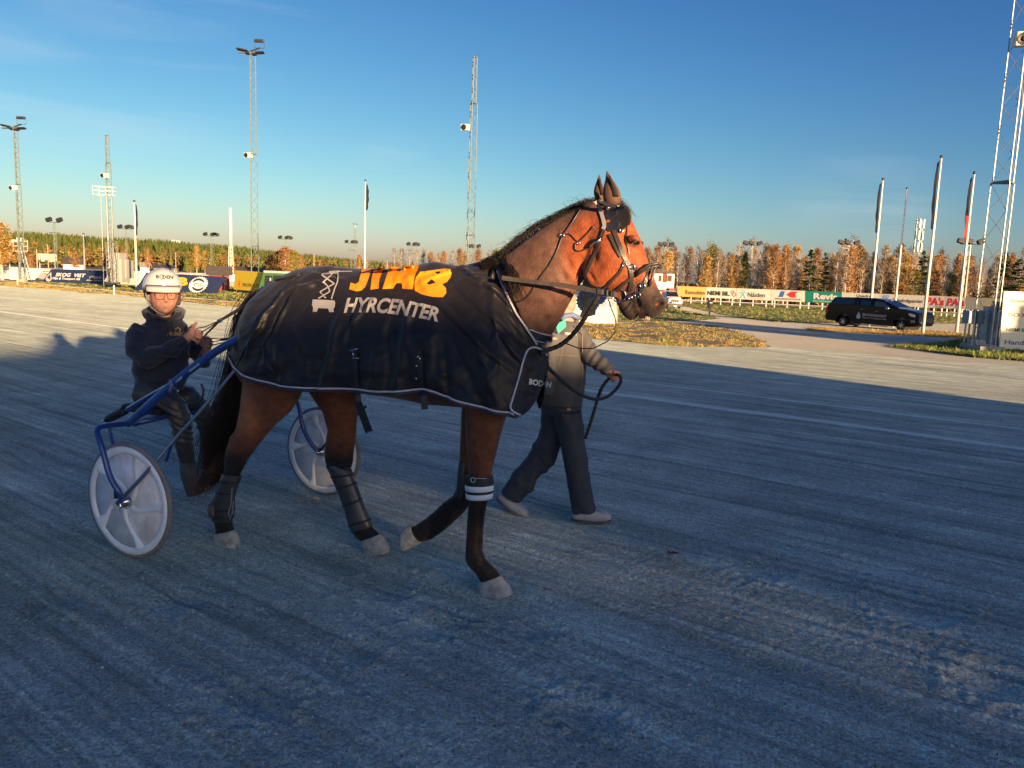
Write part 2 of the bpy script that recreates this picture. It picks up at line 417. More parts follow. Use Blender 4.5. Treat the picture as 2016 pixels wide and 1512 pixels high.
    vm = N.new('ShaderNodeVectorMath'); vm.operation = 'SCALE'; L.new(mm.outputs[0], vm.inputs[0]); L.new(ramp(fine, 0.3, 0.7, 0.85, 1.15), vm.inputs['Scale'])
    L.new(vm.outputs[0], b.inputs['Base Color'])
    h = mul(mul(streak2, 0.5), mul(fine, 1.0), 'ADD'); h = mul(h, mul(grit, 0.5), 'ADD'); h = mul(h, mul(st, 0.5), 'ADD'); h = mul(h, mul(streak, 0.6), 'ADD')
    bp = N.new('ShaderNodeBump'); bp.inputs['Strength'].default_value = 0.8; bp.inputs['Distance'].default_value = 0.015; L.new(h, bp.inputs['Height']); L.new(bp.outputs[0], b.inputs['Normal'])
    return m
def tt(p): return p.x * 0.6 + p.y * 0.8
LINES = [((tt(G(1225, 745)) + tt(G(2016, 850))) / 2, 0.12, 0.9), ((tt(G(1180, 768)) + tt(G(2016, 888))) / 2, 0.26, 0.85)]
T_EDGE = tt(G(240, 578))
def build_ground():
    fa = np.linspace(rad(-40), rad(40), 900); ca = np.linspace(rad(40), rad(320), 120)[1:-1]
    ang = np.concatenate([fa, ca]); r = np.concatenate([[0.5], np.geomspace(0.9, 22, 960), np.geomspace(22.6, 60, 40), np.geomspace(65, 4500, 30)])
    A, Rr = np.meshgrid(ang, r); X = Rr * np.sin(A); Y = Rr * np.cos(A); t = 0.6 * X + 0.8 * Y; s = -0.8 * X + 0.6 * Y
    q = np.clip((t - 5.5) / 24.5, 0, 1); Z = -0.8 * (q * q * (3 - 2 * q) * 0.35 + q * 0.65)
    fade = np.clip((21 - Rr) / 13, 0, 1)
    wv = t + 0.10 * vnoise(s * .35, t * .8) + .03 * vnoise(s * 1.1, t * 2)
    pat = np.clip(.55 + 1.1 * fbm(s * .22, t * .55, o=2), 0, 1)
    gro = fbm(s * 0.22, wv * 5.0, o=3) * 0.007 + (np.abs(np.sin(wv * math.pi / .085)) ** .7 - .6) * .0085 * pat + fbm(s * 0.9, wv * 22, o=2) * 0.0035
    gro = gro - .016 * np.exp(-((wv % 1.13 - .4) / .035) ** 2) * (0.5 + .5 * vnoise(s * .3, np.floor(wv / 1.13) * 7.7))
    lumps = fbm(X * 1.3, Y * 1.3, o=3) * 0.007 + np.abs(fbm(X * 14, Y * 14, o=2)) * 0.0035 * (0.3 + np.clip(1.5 * fbm(X * .7, Y * .7 + 9, o=2), 0, 1.5)) + fbm(X * 42, Y * 42, o=2) * 0.002
    Z = Z + fade * (gro + lumps)
    # scuffs and hoof prints: a shallow bowl with a raised broken rim
    for (px, py, R_) in [(360, 1180, .16), (500, 1120, .10), (560, 1200, .09), (500, 1370, .17), (1050, 1240, .12), (1300, 690, .2), (760, 1150, .2), (640, 960, .22), (860, 1230, .15), (1330, 830, .25), (1400, 900, .2), (1660, 960, .25), (1800, 1200, .22), (1150, 1400, .15), (1500, 1120, .18), (1750, 930, .25), (1960, 1340, .2), (560, 905, .2), (80, 905, .3), (120, 1180, .15), (700, 1280, .12)]:
        c = G(px, py); d = np.hypot(X - c.x, (Y - c.y)) / R_ * (1 + 0.25 * vnoise(X * 9, Y * 9)); amp = 0.014 * min(1, R_ / .15)
        Z = Z + np.where(d < 2.5, -amp * np.exp(-(d / .7) ** 2) + amp * 0.55 * np.exp(-((d - 1.1) / .35) ** 2) * (0.6 + vnoise(X * 30, Y * 30)), 0)
    n, m = A.shape; V = np.stack([X, Y, Z], 2).reshape(-1, 3)
    me = bpy.data.meshes.new('track'); idx = np.arange(n * m).reshape(n, m); nx = np.roll(idx, -1, 1)
    F = np.stack([idx[:-1], idx[1:], nx[1:], nx[:-1]], 2).reshape(-1, 4); F = F[:, ::-1]
    me.vertices.add(len(V)); me.vertices.foreach_set('co', V.astype(np.float32).ravel())
    hub = list(range(m))
    me.loops.add(F.size); me.loops.foreach_set('vertex_index', F.astype(np.int32).ravel()); me.polygons.add(len(F))
    me.polygons.foreach_set('loop_start', np.arange(0, F.size, 4, dtype=np.int32)); me.polygons.foreach_set('loop_total', np.full(len(F), 4, dtype=np.int32))
    me.materials.append(ground_mat()); me.polygons.foreach_set('use_smooth', [True] * len(F)); me.update(); me.validate()
    o = link('track_ground', me); tag(o, kind='structure'); return o
build_ground()

def gravel():
    r = random.Random(21); mb = MB(); mb.col = (0, 0, 0)
    for i in range(9000):
        d = .9 + 7.5 * r.random() ** 1.3; a = r.uniform(-40, 40); x, y = d * math.sin(rad(a)), d * math.cos(rad(a)); s = r.choice((.002, .003, .003, .004, .005, .007)) * r.uniform(.7, 1.2); g_ = r.choice((.12, .2, .3, .4, .55)) * r.uniform(.8, 1.2); mb.col = (g_, g_ * .95, g_ * .88)
        c = Vector((x, y, gz(x, y) + .004)); b = len(mb.v); P = [c + Vector((s * r.uniform(.7, 1.2), r.uniform(-.3, .3) * s, 0)), c + Vector((r.uniform(-.3, .3) * s, s * r.uniform(.6, 1.1), 0)), c - Vector((s * r.uniform(.7, 1.2), r.uniform(-.3, .3) * s, 0)), c - Vector((r.uniform(-.3, .3) * s, s * r.uniform(.6, 1.1), 0)), c + Vector((0, 0, s * r.uniform(.8, 1.4)))]
        mb.add(P, [(0, 1, 4), (1, 2, 4), (2, 3, 4), (3, 0, 4)])
    o = mb.obj('gravel', mat('loose_stones', rough=.9, attr=True), recalc=False); tag(o, 'loose grey gravel scattered over the shaded track', 'gravel', kind='stuff')
gravel()
# sheets lying on the ground: (name, outline in photo points walked over the ground)
def sheet(name, pxs, m, dz, step=2.0, kind='structure', maxd=900, jag=0.0):
    P = []
    for i, p in enumerate(pxs):
        a = G(*p); P.append(Vector((a.x, a.y)))
    # subdivide the outline and roughen it, fill with the delaunay of an interior lattice
    out = []
    for i in range(len(P)):
        a, b = P[i], P[(i + 1) % len(P)]; n = max(1, min(60, int((b - a).length / step)))
        for k in range(n):
            q = a.lerp(b, k / n); 
            if jag: q = q + Vector((rng.uniform(-jag, jag), rng.uniform(-jag, jag)))
            out.append(q)
    V = np.array([tuple(p) for p in out]); F = [tuple(range(len(out)))]
    ext = (V.max(0) - V.min(0)).max()
    V2, F2 = remesh2d(V, F, max(step, ext / 45))
    mb = MB(); mb.add([(x, y, gz(x, y) + dz) for x, y in V2], [f if (V2[f[1]][0] - V2[f[0]][0]) * (V2[f[2]][1] - V2[f[0]][1]) - (V2[f[1]][1] - V2[f[0]][1]) * (V2[f[2]][0] - V2[f[0]][0]) > 0 else f[::-1] for f in F2])
    o = mb.obj(name, m, recalc=False); tag(o, kind=kind); return o, out
def grass_mat(name, c1, c2, sc):
    m = mat(name, c1, 0.9, bump=(30, 0.8, 0.05)); N = m.node_tree.nodes; L = m.node_tree.links; b = N['Principled BSDF']
    t = N.new('ShaderNodeNewGeometry'); n = N.new('ShaderNodeTexNoise'); n.inputs['Scale'].default_value = sc; n.inputs['Detail'].default_value = 8; n.inputs['Roughness'].default_value = 0.7
    L.new(t.outputs['Position'], n.inputs['Vector']); r = N.new('ShaderNodeValToRGB'); r.color_ramp.elements[0].position = 0.38; r.color_ramp.elements[1].position = 0.62
    r.color_ramp.elements[0].color = (*c1, 1); r.color_ramp.elements[1].color = (*c2, 1); L.new(n.outputs[0], r.inputs[0]); L.new(r.outputs[0], b.inputs['Base Color']); return m
GM_green = grass_mat('grass_green', (0.055, 0.11, 0.018), (0.17, 0.17, 0.045), 0.35)
GM_dry = grass_mat('grass_dry', (0.13, 0.13, 0.045), (0.34, 0.27, 0.15), 0.6)
GM_orange = grass_mat('grass_orange', (0.20, 0.14, 0.05), (0.40, 0.24, 0.08), 0.8)
M_far = mat('far_track_gravel', (0.13, 0.115, 0.10), 0.95, var=(0.3, 0.15))
M_path = mat('path_gravel', (0.22, 0.20, 0.17), 0.95, var=(1.5, 0.2), bump=(20, .5, .02))
SHEETS = {}
def sh(key, name, pxs, m, dz, step=2.0, jag=0.0):
    SHEETS[key] = sheet(name, pxs, m, dz, step, jag=jag)[1]
# infield grass left and middle, then the far track, then grass beyond
sh('inf_l', 'infield_grass', [(-260, 548), (0, 552), (250, 576), (480, 597), (760, 618), (1130, 640), (1290, 633), (1420, 643), (1500, 668), (1525, 684), (1300, 680), (1160, 666), (1060, 655), (760, 626), (480, 606), (240, 582), (0, 563), (-260, 545 + 8)], GM_dry, 0.01, 0.8, 0.32)
sh('inf_m', 'infield_lawn', [(-300, 541), (-100, 545), (0, 547), (250, 556), (500, 566), (900, 580), (1260, 593), (1330, 594), (1640, 606), (2016, 622), (2100, 624), (2100, 640), (1990, 642), (1900, 637), (1640, 637), (1520, 634), (1440, 623), (1400, 615), (1350, 604), (1310, 603), (1420, 627), (1380, 631), (1260, 633), (1130, 637), (760, 616), (480, 595), (250, 574), (0, 550.5), (-300, 547)], GM_green, 0.006, 3.0, 0.25)
sh('dry_r', 'verge_grass', [(1740, 683), (1860, 676), (1900, 668), (2016, 676), (2140, 682), (2140, 724), (2016, 712), (1900, 702), (1800, 690)], GM_green, 0.01, 0.7, 0.12)
sh('dry_o', 'verge_dry_grass', [(1600, 645), (1700, 650), (1830, 652), (1920, 660), (1930, 667), (1850, 664), (1700, 656), (1590, 650)], GM_orange, 0.012, 0.8, 0.15)
sh('far_t', 'far_track', [(-200, 524), (0, 525.5), (250, 533), (500, 541), (900, 556), (1260, 582), (1400, 596.5), (1640, 605.5), (1980, 620.5), (2080, 624), (2080, 615), (1800, 606), (1400, 588), (1260, 576), (900, 552), (500, 536.5), (250, 528), (0, 519.5), (-200, 516)], M_far, 0.02, 6.0)
sh('bey', 'far_meadow', [(-200, 516), (0, 519.5), (250, 528), (500, 536.5), (900, 552), (1260, 575), (1400, 587), (1800, 605), (2080, 615), (2200, 612), (2200, 600), (1700, 580), (1400, 569.5), (1260, 564.5), (900, 551.2), (500, 536), (250, 526.6), (0, 517.6), (-200, 510)], GM_green, 0.004, 12)

# grass blades: tufts scattered over the sheets (uncountable)
def inpoly(x, y, P):
    c = False; j = len(P) - 1
    for i in range(len(P)):
        if (P[i].y > y) != (P[j].y > y) and x < (P[j].x - P[i].x) * (y - P[i].y) / (P[j].y - P[i].y) + P[i].x: c = not c
        j = i
    return c
def tufts(key, name, n, hmin, hmax, cols, lim=90, parent=None):
    P = SHEETS[key]; mb = MB(); mb.col = (0, 0, 0); r = random.Random(hash(key) % 100 if False else len(key) * 7 + n)
    xs = [p.x for p in P]; ys = [p.y for p in P]; k = 0; tries = 0
    while k < n and tries < n * 40:
        tries += 1
        # denser near the camera
        x = r.uniform(max(min(xs), -60), min(max(xs), 70)); y = min(ys) + (min(max(ys), lim) - min(ys)) * r.random() ** 1.7
        if not inpoly(x, y, P): continue
        if mnoise.noise(Vector((x * .55, y * .55, 3))) < -.12 - .25 * r.random(): continue
        k += 1; z = gz(x, y); h = (1 + .8 * (r.random() < .06)) * r.uniform(hmin, hmax) * (1 + 0.5 * mnoise.noise(Vector((x * .3, y * .3, 0)))); c = r.choice(cols); f = r.uniform(.7, 1.25); mb.col = (c[0] * f, c[1] * f, c[2] * f)
        for b in range(5):
            a = r.uniform(0, 6.28); w = h * 0.10 + 0.006 * math.hypot(x, y) / 20; l = Vector((math.cos(a), math.sin(a), 0)); e = Vector((x + r.uniform(-.12, .12), y + r.uniform(-.12, .12), z)); tip = e + Vector((r.uniform(-.5, .5) * h, r.uniform(-.5, .5) * h, h * r.uniform(.6, 1)))
            mb.add([e - l * w, e + l * w, tip], [(0, 1, 2)])
    o = mb.obj(name, mat('grass_blade', rough=.8, attr=True), recalc=False); tag(o, 'short autumn grass blades growing on the verge', 'grass', kind='stuff'); return o
GC = [(0.10, 0.16, 0.03), (0.16, 0.19, 0.05), (0.30, 0.25, 0.08)]
OC = [(0.36, 0.26, 0.09), (0.42, 0.27, 0.09), (0.20, 0.18, 0.06)]
tag(tufts('inf_l', 'dry_grass', 10000, .03, .09, OC + [(0.18, 0.2, 0.05)]), 'yellow dry grass along the inner edge of the track', 'grass')
tag(tufts('inf_m', 'green_grass', 16000, .06, .12, GC, 120), 'green grass of the infield', 'grass')
tag(tufts('dry_r', 'roadside_grass', 9000, .06, .16, GC + [(0.12, 0.2, 0.03)], 90), 'lush green grass round the foot of the steel mast', 'grass')
tag(tufts('dry_o', 'withered_grass', 3500, .05, .12, OC, 90), 'withered orange grass beside the parked pickup', 'grass')
# ================================================================ hill with its forest
RIDGE = [(-400, 452), (-200, 455), (0, 459), (60, 462), (120, 466), (200, 471), (270, 474), (350, 480), (420, 485), (480, 491), (540, 497), (600, 504), (680, 514), (760, 523), (840, 535), (920, 548), (1000, 556), (1100, 566)]
def ridge_y(px):
    for (a, b), (c, d) in zip(RIDGE, RIDGE[1:]):
        if a <= px <= c: return b + (d - b) * (px - a) / (c - a)
    return RIDGE[0][1] if px < RIDGE[0][0] else RIDGE[-1][1]
def hill_pt(px, f):
    """f 0 foot .. 1 ridge .. >1 behind"""
    dist = 560 + 740 * min(f, 1.3)
    d = ray(px, ridge_y(px)); zr = CH + d.z * 1300 / math.hypot(d.x, d.y) - 10
    d2 = ray(px, 540); u = Vector((d2.x, d2.y, 0)).normalized(); q = min(f, 1.0); z = -0.8 + (zr + 0.8) * (q * q * (3 - 2 * q) * 0.5 + q * 0.5)
    if f > 1: z = zr - (f - 1) * 120
    z += 2.5 * mnoise.noise(Vector((px * .01, f * 3, 0))) * min(1, q * 2)
    return Vector((u.x * dist, u.y * dist, max(z, -3)))
mb = MB(); NX, NF = 60, 14
vs = [hill_pt(-400 + 1500 * i / NX, -0.05 + 1.35 * j / NF) for i in range(NX + 1) for j in range(NF + 1)]
fs = [(i * (NF + 1) + j, (i + 1) * (NF + 1) + j, (i + 1) * (NF + 1) + j + 1, i * (NF + 1) + j + 1) for i in range(NX) for j in range(NF)]
mb.add(vs, fs); o = mb.obj('hill', mat('hill_ground', (0.05, 0.06, 0.02), .95, var=(.05, .3)), smooth=True); tag(o, kind='structure')
def conifer(mb, p, h, w, r, n=6):
    lv = 3
    for k in range(lv):
        z0 = h * (0.06 + 0.28 * k); z1 = h * (0.5 + 0.25 * k); ww = w * (1 - 0.28 * k)
        a0 = r.uniform(0, 6); vs = [p + Vector((0, 0, min(z1, h)))] + [p + Vector((math.cos(a0 + 6.283 * i / n) * ww * r.uniform(.6, 1.15), math.sin(a0 + 6.283 * i / n) * ww * r.uniform(.6, 1.15), z0 + r.uniform(-.06, .06) * h)) for i in range(n)]
        mb.add(vs, [(0, 1 + i, 1 + (i + 1) % n) for i in range(n)])
def clump(mb, p, h, w, r, n=46, ls=0.9):
    for i in range(n):
        q = r.random(); a = r.uniform(0, 6.28); rr = w * math.sqrt(r.random()) * math.sin(math.pi * min(.97, .12 + q * .85)) ; c = p + Vector((math.cos(a) * rr, math.sin(a) * rr, h * (.1 + .9 * q)))
        e = Vector((r.gauss(0, 1), r.gauss(0, 1), r.gauss(0, 1))).normalized() * ls; f = e.orthogonal().normalized() * ls * .8
        mb.add([c - e, c + f, c + e, c - f], [(0, 1, 2, 3)])
r = random.Random(3); mb = MB()
CON = [(0.035, 0.055, 0.018), (0.045, 0.07, 0.02), (0.055, 0.075, 0.022), (0.06, 0.07, 0.02), (0.07, 0.08, 0.025)]
AUT = [(0.17, 0.10, 0.03), (0.20, 0.13, 0.035), (0.13, 0.09, 0.04), (0.11, 0.12, 0.03), (0.15, 0.08, 0.03)]
for i in range(11000):
    f = r.random() ** 0.75 * 1.06; px = r.uniform(-380, 1060); p = hill_pt(px, f); h = r.uniform(9, 15); 
    nn = mnoise.noise(Vector((px * .012, f * 4, 3)))
    if (f < .45 and r.random() < .30 + .9 * nn + .35 * (1 - f * 2.2)) or r.random() < .03:
        c = r.choice(AUT); g_ = r.uniform(.7, 1.2); mb.col = tuple(x * g_ for x in c); clump(mb, p, h * .8, r.uniform(2.2, 4), r, 26, 1.0)
    else:
        c = r.choice(CON); g_ = r.uniform(.7, 1.35); mb.col = (c[0] * g_ * 1.15, c[1] * g_ * 1.1, c[2] * g_); conifer(mb, p, h, r.uniform(1.8, 3.0), r)
o = mb.obj('forest', mat('forest_leaf', rough=.9, attr=True, spec=.1), recalc=False); tag(o, 'dense conifer forest with autumn birches covering the low hill', 'forest', kind='stuff')
# ================================================================ shared materials
M_steel = mat('galvanised_steel', (0.24, 0.26, 0.26), 0.5, metal=0.5, var=(3, .15))
M_steelg = mat('green_grey_steel', (0.20, 0.25, 0.235), 0.5, metal=0.4, var=(3, .15))
M_white = mat('white_paint', (0.62, 0.61, 0.58), 0.5, var=(4, .06))
M_dirtyw = mat('weathered_white', (0.58, 0.57, 0.53), 0.6, var=(3, .12))
M_black = mat('black_plastic', (0.02, 0.02, 0.022), 0.45)
M_dark = mat('dark_paint', (0.035, 0.035, 0.04), 0.5, var=(4, .2))
M_navy = mat('navy_board', (0.012, 0.022, 0.065), 0.5, var=(1.5, .15))
M_txtw = mat('white_lettering', (0.6, 0.6, 0.6), 0.5); M_txtk = mat('black_lettering', (0.03, 0.03, 0.035), 0.5)
M_txtr = mat('red_lettering', (0.62, 0.03, 0.04), 0.5); M_txtb = mat('blue_lettering', (0.04, 0.12, 0.45), 0.5); M_txto = mat('orange_lettering', (0.85, 0.30, 0.02), 0.5)
M_wood = mat('raw_wood', (0.36, 0.25, 0.14), 0.7, var=(8, .2)); M_red = mat('falu_red_boards', (0.26, 0.035, 0.025), 0.8, var=(5, .2))
M_yel = mat('yellow_board', (0.80, 0.60, 0.02), 0.5, var=(2, .05)); M_green = mat('green_board', (0.06, 0.20, 0.08), 0.5); M_teal = mat('teal_panel', (0.01, 0.20, 0.17), 0.5)
M_or = mat('orange_panel', (0.72, 0.40, 0.12), 0.6, var=(2, .06)); M_glass = mat('dark_glass', (0.015, 0.02, 0.025), 0.06, spec=0.8)
M_conc = mat('concrete', (0.34, 0.33, 0.31), 0.85, var=(3, .15)); M_roof = mat('dark_roof', (0.07, 0.06, 0.06), 0.8, var=(2, .2)); M_cloth = mat('dark_flag_cloth', (0.02, 0.025, 0.04), 0.9, spec=.05)
UP = Vector((0, 0, 1))
# ================================================================ buildings behind the camera (they throw the long shade)
LH = Vector((LDIR.x, LDIR.y, 0)).normalized(); LW = Vector((LH.y, -LH.x, 0))
def ST(w, a, z): return LW * w + LH * a + UP * z
def stand(name, label, prof, a0=-30.0, dep=1.5):
    """prof: list of (w, z) along the roof line"""
    g = root(name, ST((prof[0][0] + prof[-1][0]) / 2, a0 - dep, 0), label, 'building', 'buildings behind the camera'); return g
g = stand('grandstand', 'grey grandstand wall behind the camera with a slanted slit added to let a sun streak through', [(-16, 4.8), (16.2, 5.0)])
mb = MB()
def wallpoly(mb, pts, a0=-30.0, dep=1.2): mb.prism([ST(w, a0, z) for w, z in pts], dep, -LH)
wallpoly(mb, [(-16, 0), (1.75, 0), (1.75, 4.94), (.95, 4.90), (.93, 5.0), (.85, 5.07), (.6, 5.07), (.5, 5.0), (.46, 4.84), (-.1, 4.80), (-16, 4.80)])  # roof line and its bump shaped to set the shadow edge
wallpoly(mb, [(1.75, 0), (3.7, 0), (3.7, 3.152), (1.75, 3.712)]); wallpoly(mb, [(1.75, 3.745), (3.7, 3.185), (3.7, 4.62), (2.6, 4.62), (2.45, 4.90), (1.75, 4.90)], dep=.15)  # slanted slit added so a thin streak of sun reaches the track
wallpoly(mb, [(3.7, 0), (16.15, 0), (16.15, 5.2), (5, 5.2), (4.6, 4.7), (3.7, 4.62)]); mb.obj('wall', M_conc, g)
g = stand('second_building', 'unseen low building behind the camera on the right, roof line cut to shape its shadow', [(35.3, 6.2), (60, 4.6)])
mb = MB(); wallpoly(mb, [(35.4, 0), (58, 0), (58, 4.5), (48, 4.9), (42, 5.2), (41, 6.2), (39.25, 6.3), (39.2, 5.1), (38.55, 5.1), (38.5, 6.2), (35.4, 6.2)]); mb.obj('wall', M_conc, g)  # unseen building; roof line notched so its shadow spares the banner
g = root('lamp_post', ST(24.6, -28, 0), 'slim lamp post behind the camera on the right', 'lamp post'); mb = MB(); mb.tube([ST(24.6, -28, 0), ST(24.6, -28, 5)], .06, 8); mb.tube([ST(24.95, -28, 0), ST(24.95, -28, 5)], .05, 8); mb.obj('post', M_steel, g)
# ================================================================ lattice masts
def lattice(mb, base, z0, z1, w0, w1, r, seg, rot=0.3, legs=3):
    n = max(2, int((z1 - z0) / seg)); P = []
    for k in range(legs):
        a = rot + 2 * math.pi * k / legs; P.append(Vector((math.cos(a), math.sin(a), 0)) * 0.577)
    for k in range(legs):
        mb.tube([base + P[k] * w0 + UP * z0, base + P[k] * w1 + UP * z1], r, 5)
        k2 = (k + 1) % legs
        for i in range(n):
            za, zb = z0 + (z1 - z0) * i / n, z0 + (z1 - z0) * (i + 1) / n; wa = w0 + (w1 - w0) * i / n; wb = w0 + (w1 - w0) * (i + 1) / n
            a, b = (k, k2) if i % 2 == 0 else (k2, k)
            mb.tube([base + P[a] * wa + UP * za, base + P[b] * wb + UP * zb], r * .55, 4, cap=False)
    for z, w in ((z0, w0), (z1, w1)): 
        for k in range(legs): mb.tube([base + P[k] * w + UP * z, base + P[(k + 1) % legs] * w + UP * z], r, 4)
def speaker(parent, p, s=1.0):
    d = Vector((-.35, -1, -.15)).normalized(); u = d.cross(UP).normalized(); v = u.cross(d)
    mb = MB(); mb.box(p, (.62 * s, .75 * s, .55 * s), u, d, v); o = mb.obj('loudspeaker', M_dirtyw, parent, bevel=.04)
    m2 = MB(); m2.lathe(p + d * .385 * s, d, [(0, -.02), (.24 * s, 0), (.25 * s, .02), (.12 * s, -.01), (.1 * s, .05), (0, .06)], 14); m2.obj('speaker_grille', M_black, o)
def lamp_head(parent, p, s=1.0, top=True):
    """cross frame with flat floodlights"""
    mb = MB(); mb.box(p + Vector((-.6 * s, 0, .05)), (3.4 * s, .14, .14), (1, .25, .12)); mb.box(p + Vector((.3 * s, 0, .3)), (2.6 * s, .12, .12), (1, -.3, .25)); o = mb.obj('lamp_frame', M_dark, parent)
    k = 0
    for (dx, dz, w) in ((-1.9, .42, 1.25), (-1.1, .25, .95), (-.55, -.2, .9), (.5, -.3, .7), (1.5, 0, 1.4)):
        m2 = MB(); m2.box(p + Vector((dx * s, -.2, dz * s)), (w * s, .8 * s, .16 * s), (1, .1, .12 * (-1 if dx < 0 else .9)), (0, 1, -.25)); m2.obj('floodlight', M_black, parent)
    if top:
        m2 = MB(); m2.box(p + Vector((1.35 * s, -.1, 2.0 * s)), (1.6 * s, .5 * s, .5 * s)); c = m2.obj('floodlight', M_black, parent, bevel=.05)
        m3 = MB(); m3.tube([p + Vector((x * s, -.1, z * s)) for x, z in ((.45, 2.0), (.5, 1.1), (.75, .8), (2.1, .8), (2.3, 1.1), (2.3, 2.0))], .05 * s, 5); m3.obj('lamp_bracket', M_dark, parent)
def mast(px, py_base, px_top, py_top, dist, wpx, label, sections, head=False, spk=None, mat_=None, rr=0.035, hs_=.62):
    b = D(px, py_base, dist); b.z = gz(b.x, b.y); d = ray(px_top, py_top); H = CH + d.z * dist / math.hypot(d.x, d.y) - b.z
    sc = px_at(b, 0); g = root('lattice_mast', b, label, 'light mast' if head else 'mast', 'lattice masts of the racetrack')
    mb = MB()
    for (f0, f1, w) in sections: lattice(mb, b, H * f0, H * f1 - .05, wpx * w * sc, wpx * w * sc * .97, rr, wpx * w * sc * 1.25)
    mb.obj('mast_frame', mat_ or M_steelg, g)
    m2 = MB(); m2.box(b + UP * .12, (wpx * sc * 1.15, wpx * sc * 1.15, .3)); m2.obj('footing', M_conc, g)
    if head: lamp_head(g, b + UP * (H - 2.1 * hs_), hs_)
    if spk:
        z = topz(b, *spk) - b.z; q = RM.transposed() @ (Vector((b.x, b.y, b.z + z)) - CAMP); xx = PXW / 2 + FPX * q.x / -q.z
        speaker(g, b + UP * z + Vector(((spk[0] - xx) * sc, -.35, 0)), 1.0)
    return g
mast(500, 578, 500, 80, 92, 16, 'lattice mast crowned with floodlights, the one with the widest lamp cross', [(0, .19, 1), (.19, .56, .9), (.56, .952, .72)], head=True, spk=(491, 306), rr=.045)
mast(44, 549, 38, 232, 114, 11, 'floodlit lattice mast at the far left behind the white ladder tower', [(0, .2, 1), (.2, .6, .85), (.6, .952, .65)], head=True, spk=(30, 370), mat_=M_steelg, rr=.05)
mast(219, 552, 213, 266, 108, 12, 'bare lattice mast without lamps behind the twin pipe mast', [(0, .27, 1), (.27, .82, .85), (.82, 1, .6)], spk=(209, 346), rr=.05)
mast(921, 605, 931, 111, 72, 17, 'bare lattice mast rising behind the horse blanket', [(0, .29, 1), (.29, .82, .85), (.82, 1, .5)], spk=(917, 252), rr=.04)
mast(1940, 683, 2016, -60, 40, 42, 'tall silver lattice mast with a loudspeaker at the right edge of the photo', [(0, .46, 1), (.46, 1, .85)], spk=(2003, 84), mat_=M_steel, rr=.028)
# twin pipe mast with a cage on top
b = D(212, 552, 100); b.z = -.8; g = root('pipe_mast', b, 'white twin pipe mast carrying a small railing cage', 'mast'); zt = topz(b, 208, 384) - b.z
mb = MB(); mb.tube([b + Vector((-.45, 0, 0)), b + Vector((-.45, 0, zt))], .05, 8); mb.tube([b + Vector((.2, 0, 0)), b + Vector((.2, 0, zt))], .09, 8); mb.tube([b + Vector((.75, 0, 0)), b + Vector((.75, 0, zt))], .04, 8); mb.obj('pipe', M_steel, g)
mb = MB()
for z in (0, .45, .9): mb.tube([b + Vector((x, y, zt + z)) for x, y in ((-1.1, -.5), (1.1, -.5), (1.1, .5), (-1.1, .5), (-1.1, -.5))], .03, 4)
for x in (-1.1, -.4, .4, 1.1): mb.tube([b + Vector((x, -.5, zt)), b + Vector((x, -.5, zt + .9))], .03, 4)
mb.obj('cage', M_white, g)
# white column
b = D(455, 545, 170); b.z = -.8; g = root('white_column', b, 'white cylindrical column standing on a lattice base', 'column'); zt = topz(b, 451, 409) - b.z; zm = topz(b, 454, 484) - b.z
mb = MB(); mb.tube([b + UP * zm, b + UP * (zt - .2), b + UP * zt], [.33, .30, .2], 14); mb.obj('column_shaft', M_white, g, smooth=True)
mb = MB(); lattice(mb, b, 0, zm, .9, .6, .06, .8, legs=4); mb.box(b + UP * .7, (1.1, 1.1, 1.4)); mb.obj('lattice_base', M_white, g)
# thin far mast
b = D(698, 560, 230); b.z = -.8; g = root('antenna_mast', b, 'thin far mast with a small ring on top left of the middle flagpole', 'mast'); zt = topz(b, 698, 441) - b.z
mb = MB(); lattice(mb, b, 0, zt - 1.2, .7, .6, .06, .9); mb.obj('mast_frame', M_steelg, g)
mb = MB(); mb.ring(b + UP * (zt), UP, .8, .06, 12, 4); mb.tube([b + UP * (zt - 1.2), b + UP * zt], .1, 6); mb.obj('antenna_ring', M_steel, g)
# telecom mast behind the wood
b = D(1796, 590, 260); b.z = -.8; g = root('telecom_mast', b, 'telecom mast loaded with white antennas rising over the autumn wood', 'mast'); zt = topz(b, 1791, 433) - b.z
mb = MB(); lattice(mb, b, 0, zt, 2.2, 1.3, .10, 1.6); mb.obj('mast_frame', M_steel, g)
for k in range(18):
    a = k * 2.1; z = zt - .8 - (k // 6) * 3.4 - (k % 2) * .6; mb = MB(); mb.box(b + Vector((math.cos(a) * 1.1, math.sin(a) * 1.1, z)), (.35, .3, 2.0)); mb.obj('antenna_panel', M_steel, g)
# ================================================================ floodlight poles round the track
FP = [(112, 434, 150, 0, 2, 22, 'a pair of lamps, leftmost, between the ladder tower and the small flagpole'), (251, 447, 170, 0, 3, 24, 'three lamps just left of the leftmost tall flagpole'), (417, 461, 185, 0, 3, 24, 'three lamps left of the white column'), (562, 467, 190, 0, 3, 22, 'three lamps above the round orange-green tree'), (691, 475, 200, 0, 3, 20, 'three lamps close to the thin far mast'), (812, 480, 180, 0, 3, 20, 'three lamps over the birches behind the blanket lettering'), (930, 484, 165, 1, 3, 22, 'three lamps half hidden by the bare mast behind the blanket'), (1306, 481, 150, 1, 3, 25, 'three lamps just right of the horse head'), (1475, 479, 145, 1, 3, 30, 'three lamps above the white hoardings'), (1663, 478, 142, 1, 3, 34, 'three lamps left of the four flagpoles'), (1901, 477, 125, 1, 3, 42, 'three lamps crossed by the rightmost flagpole')]
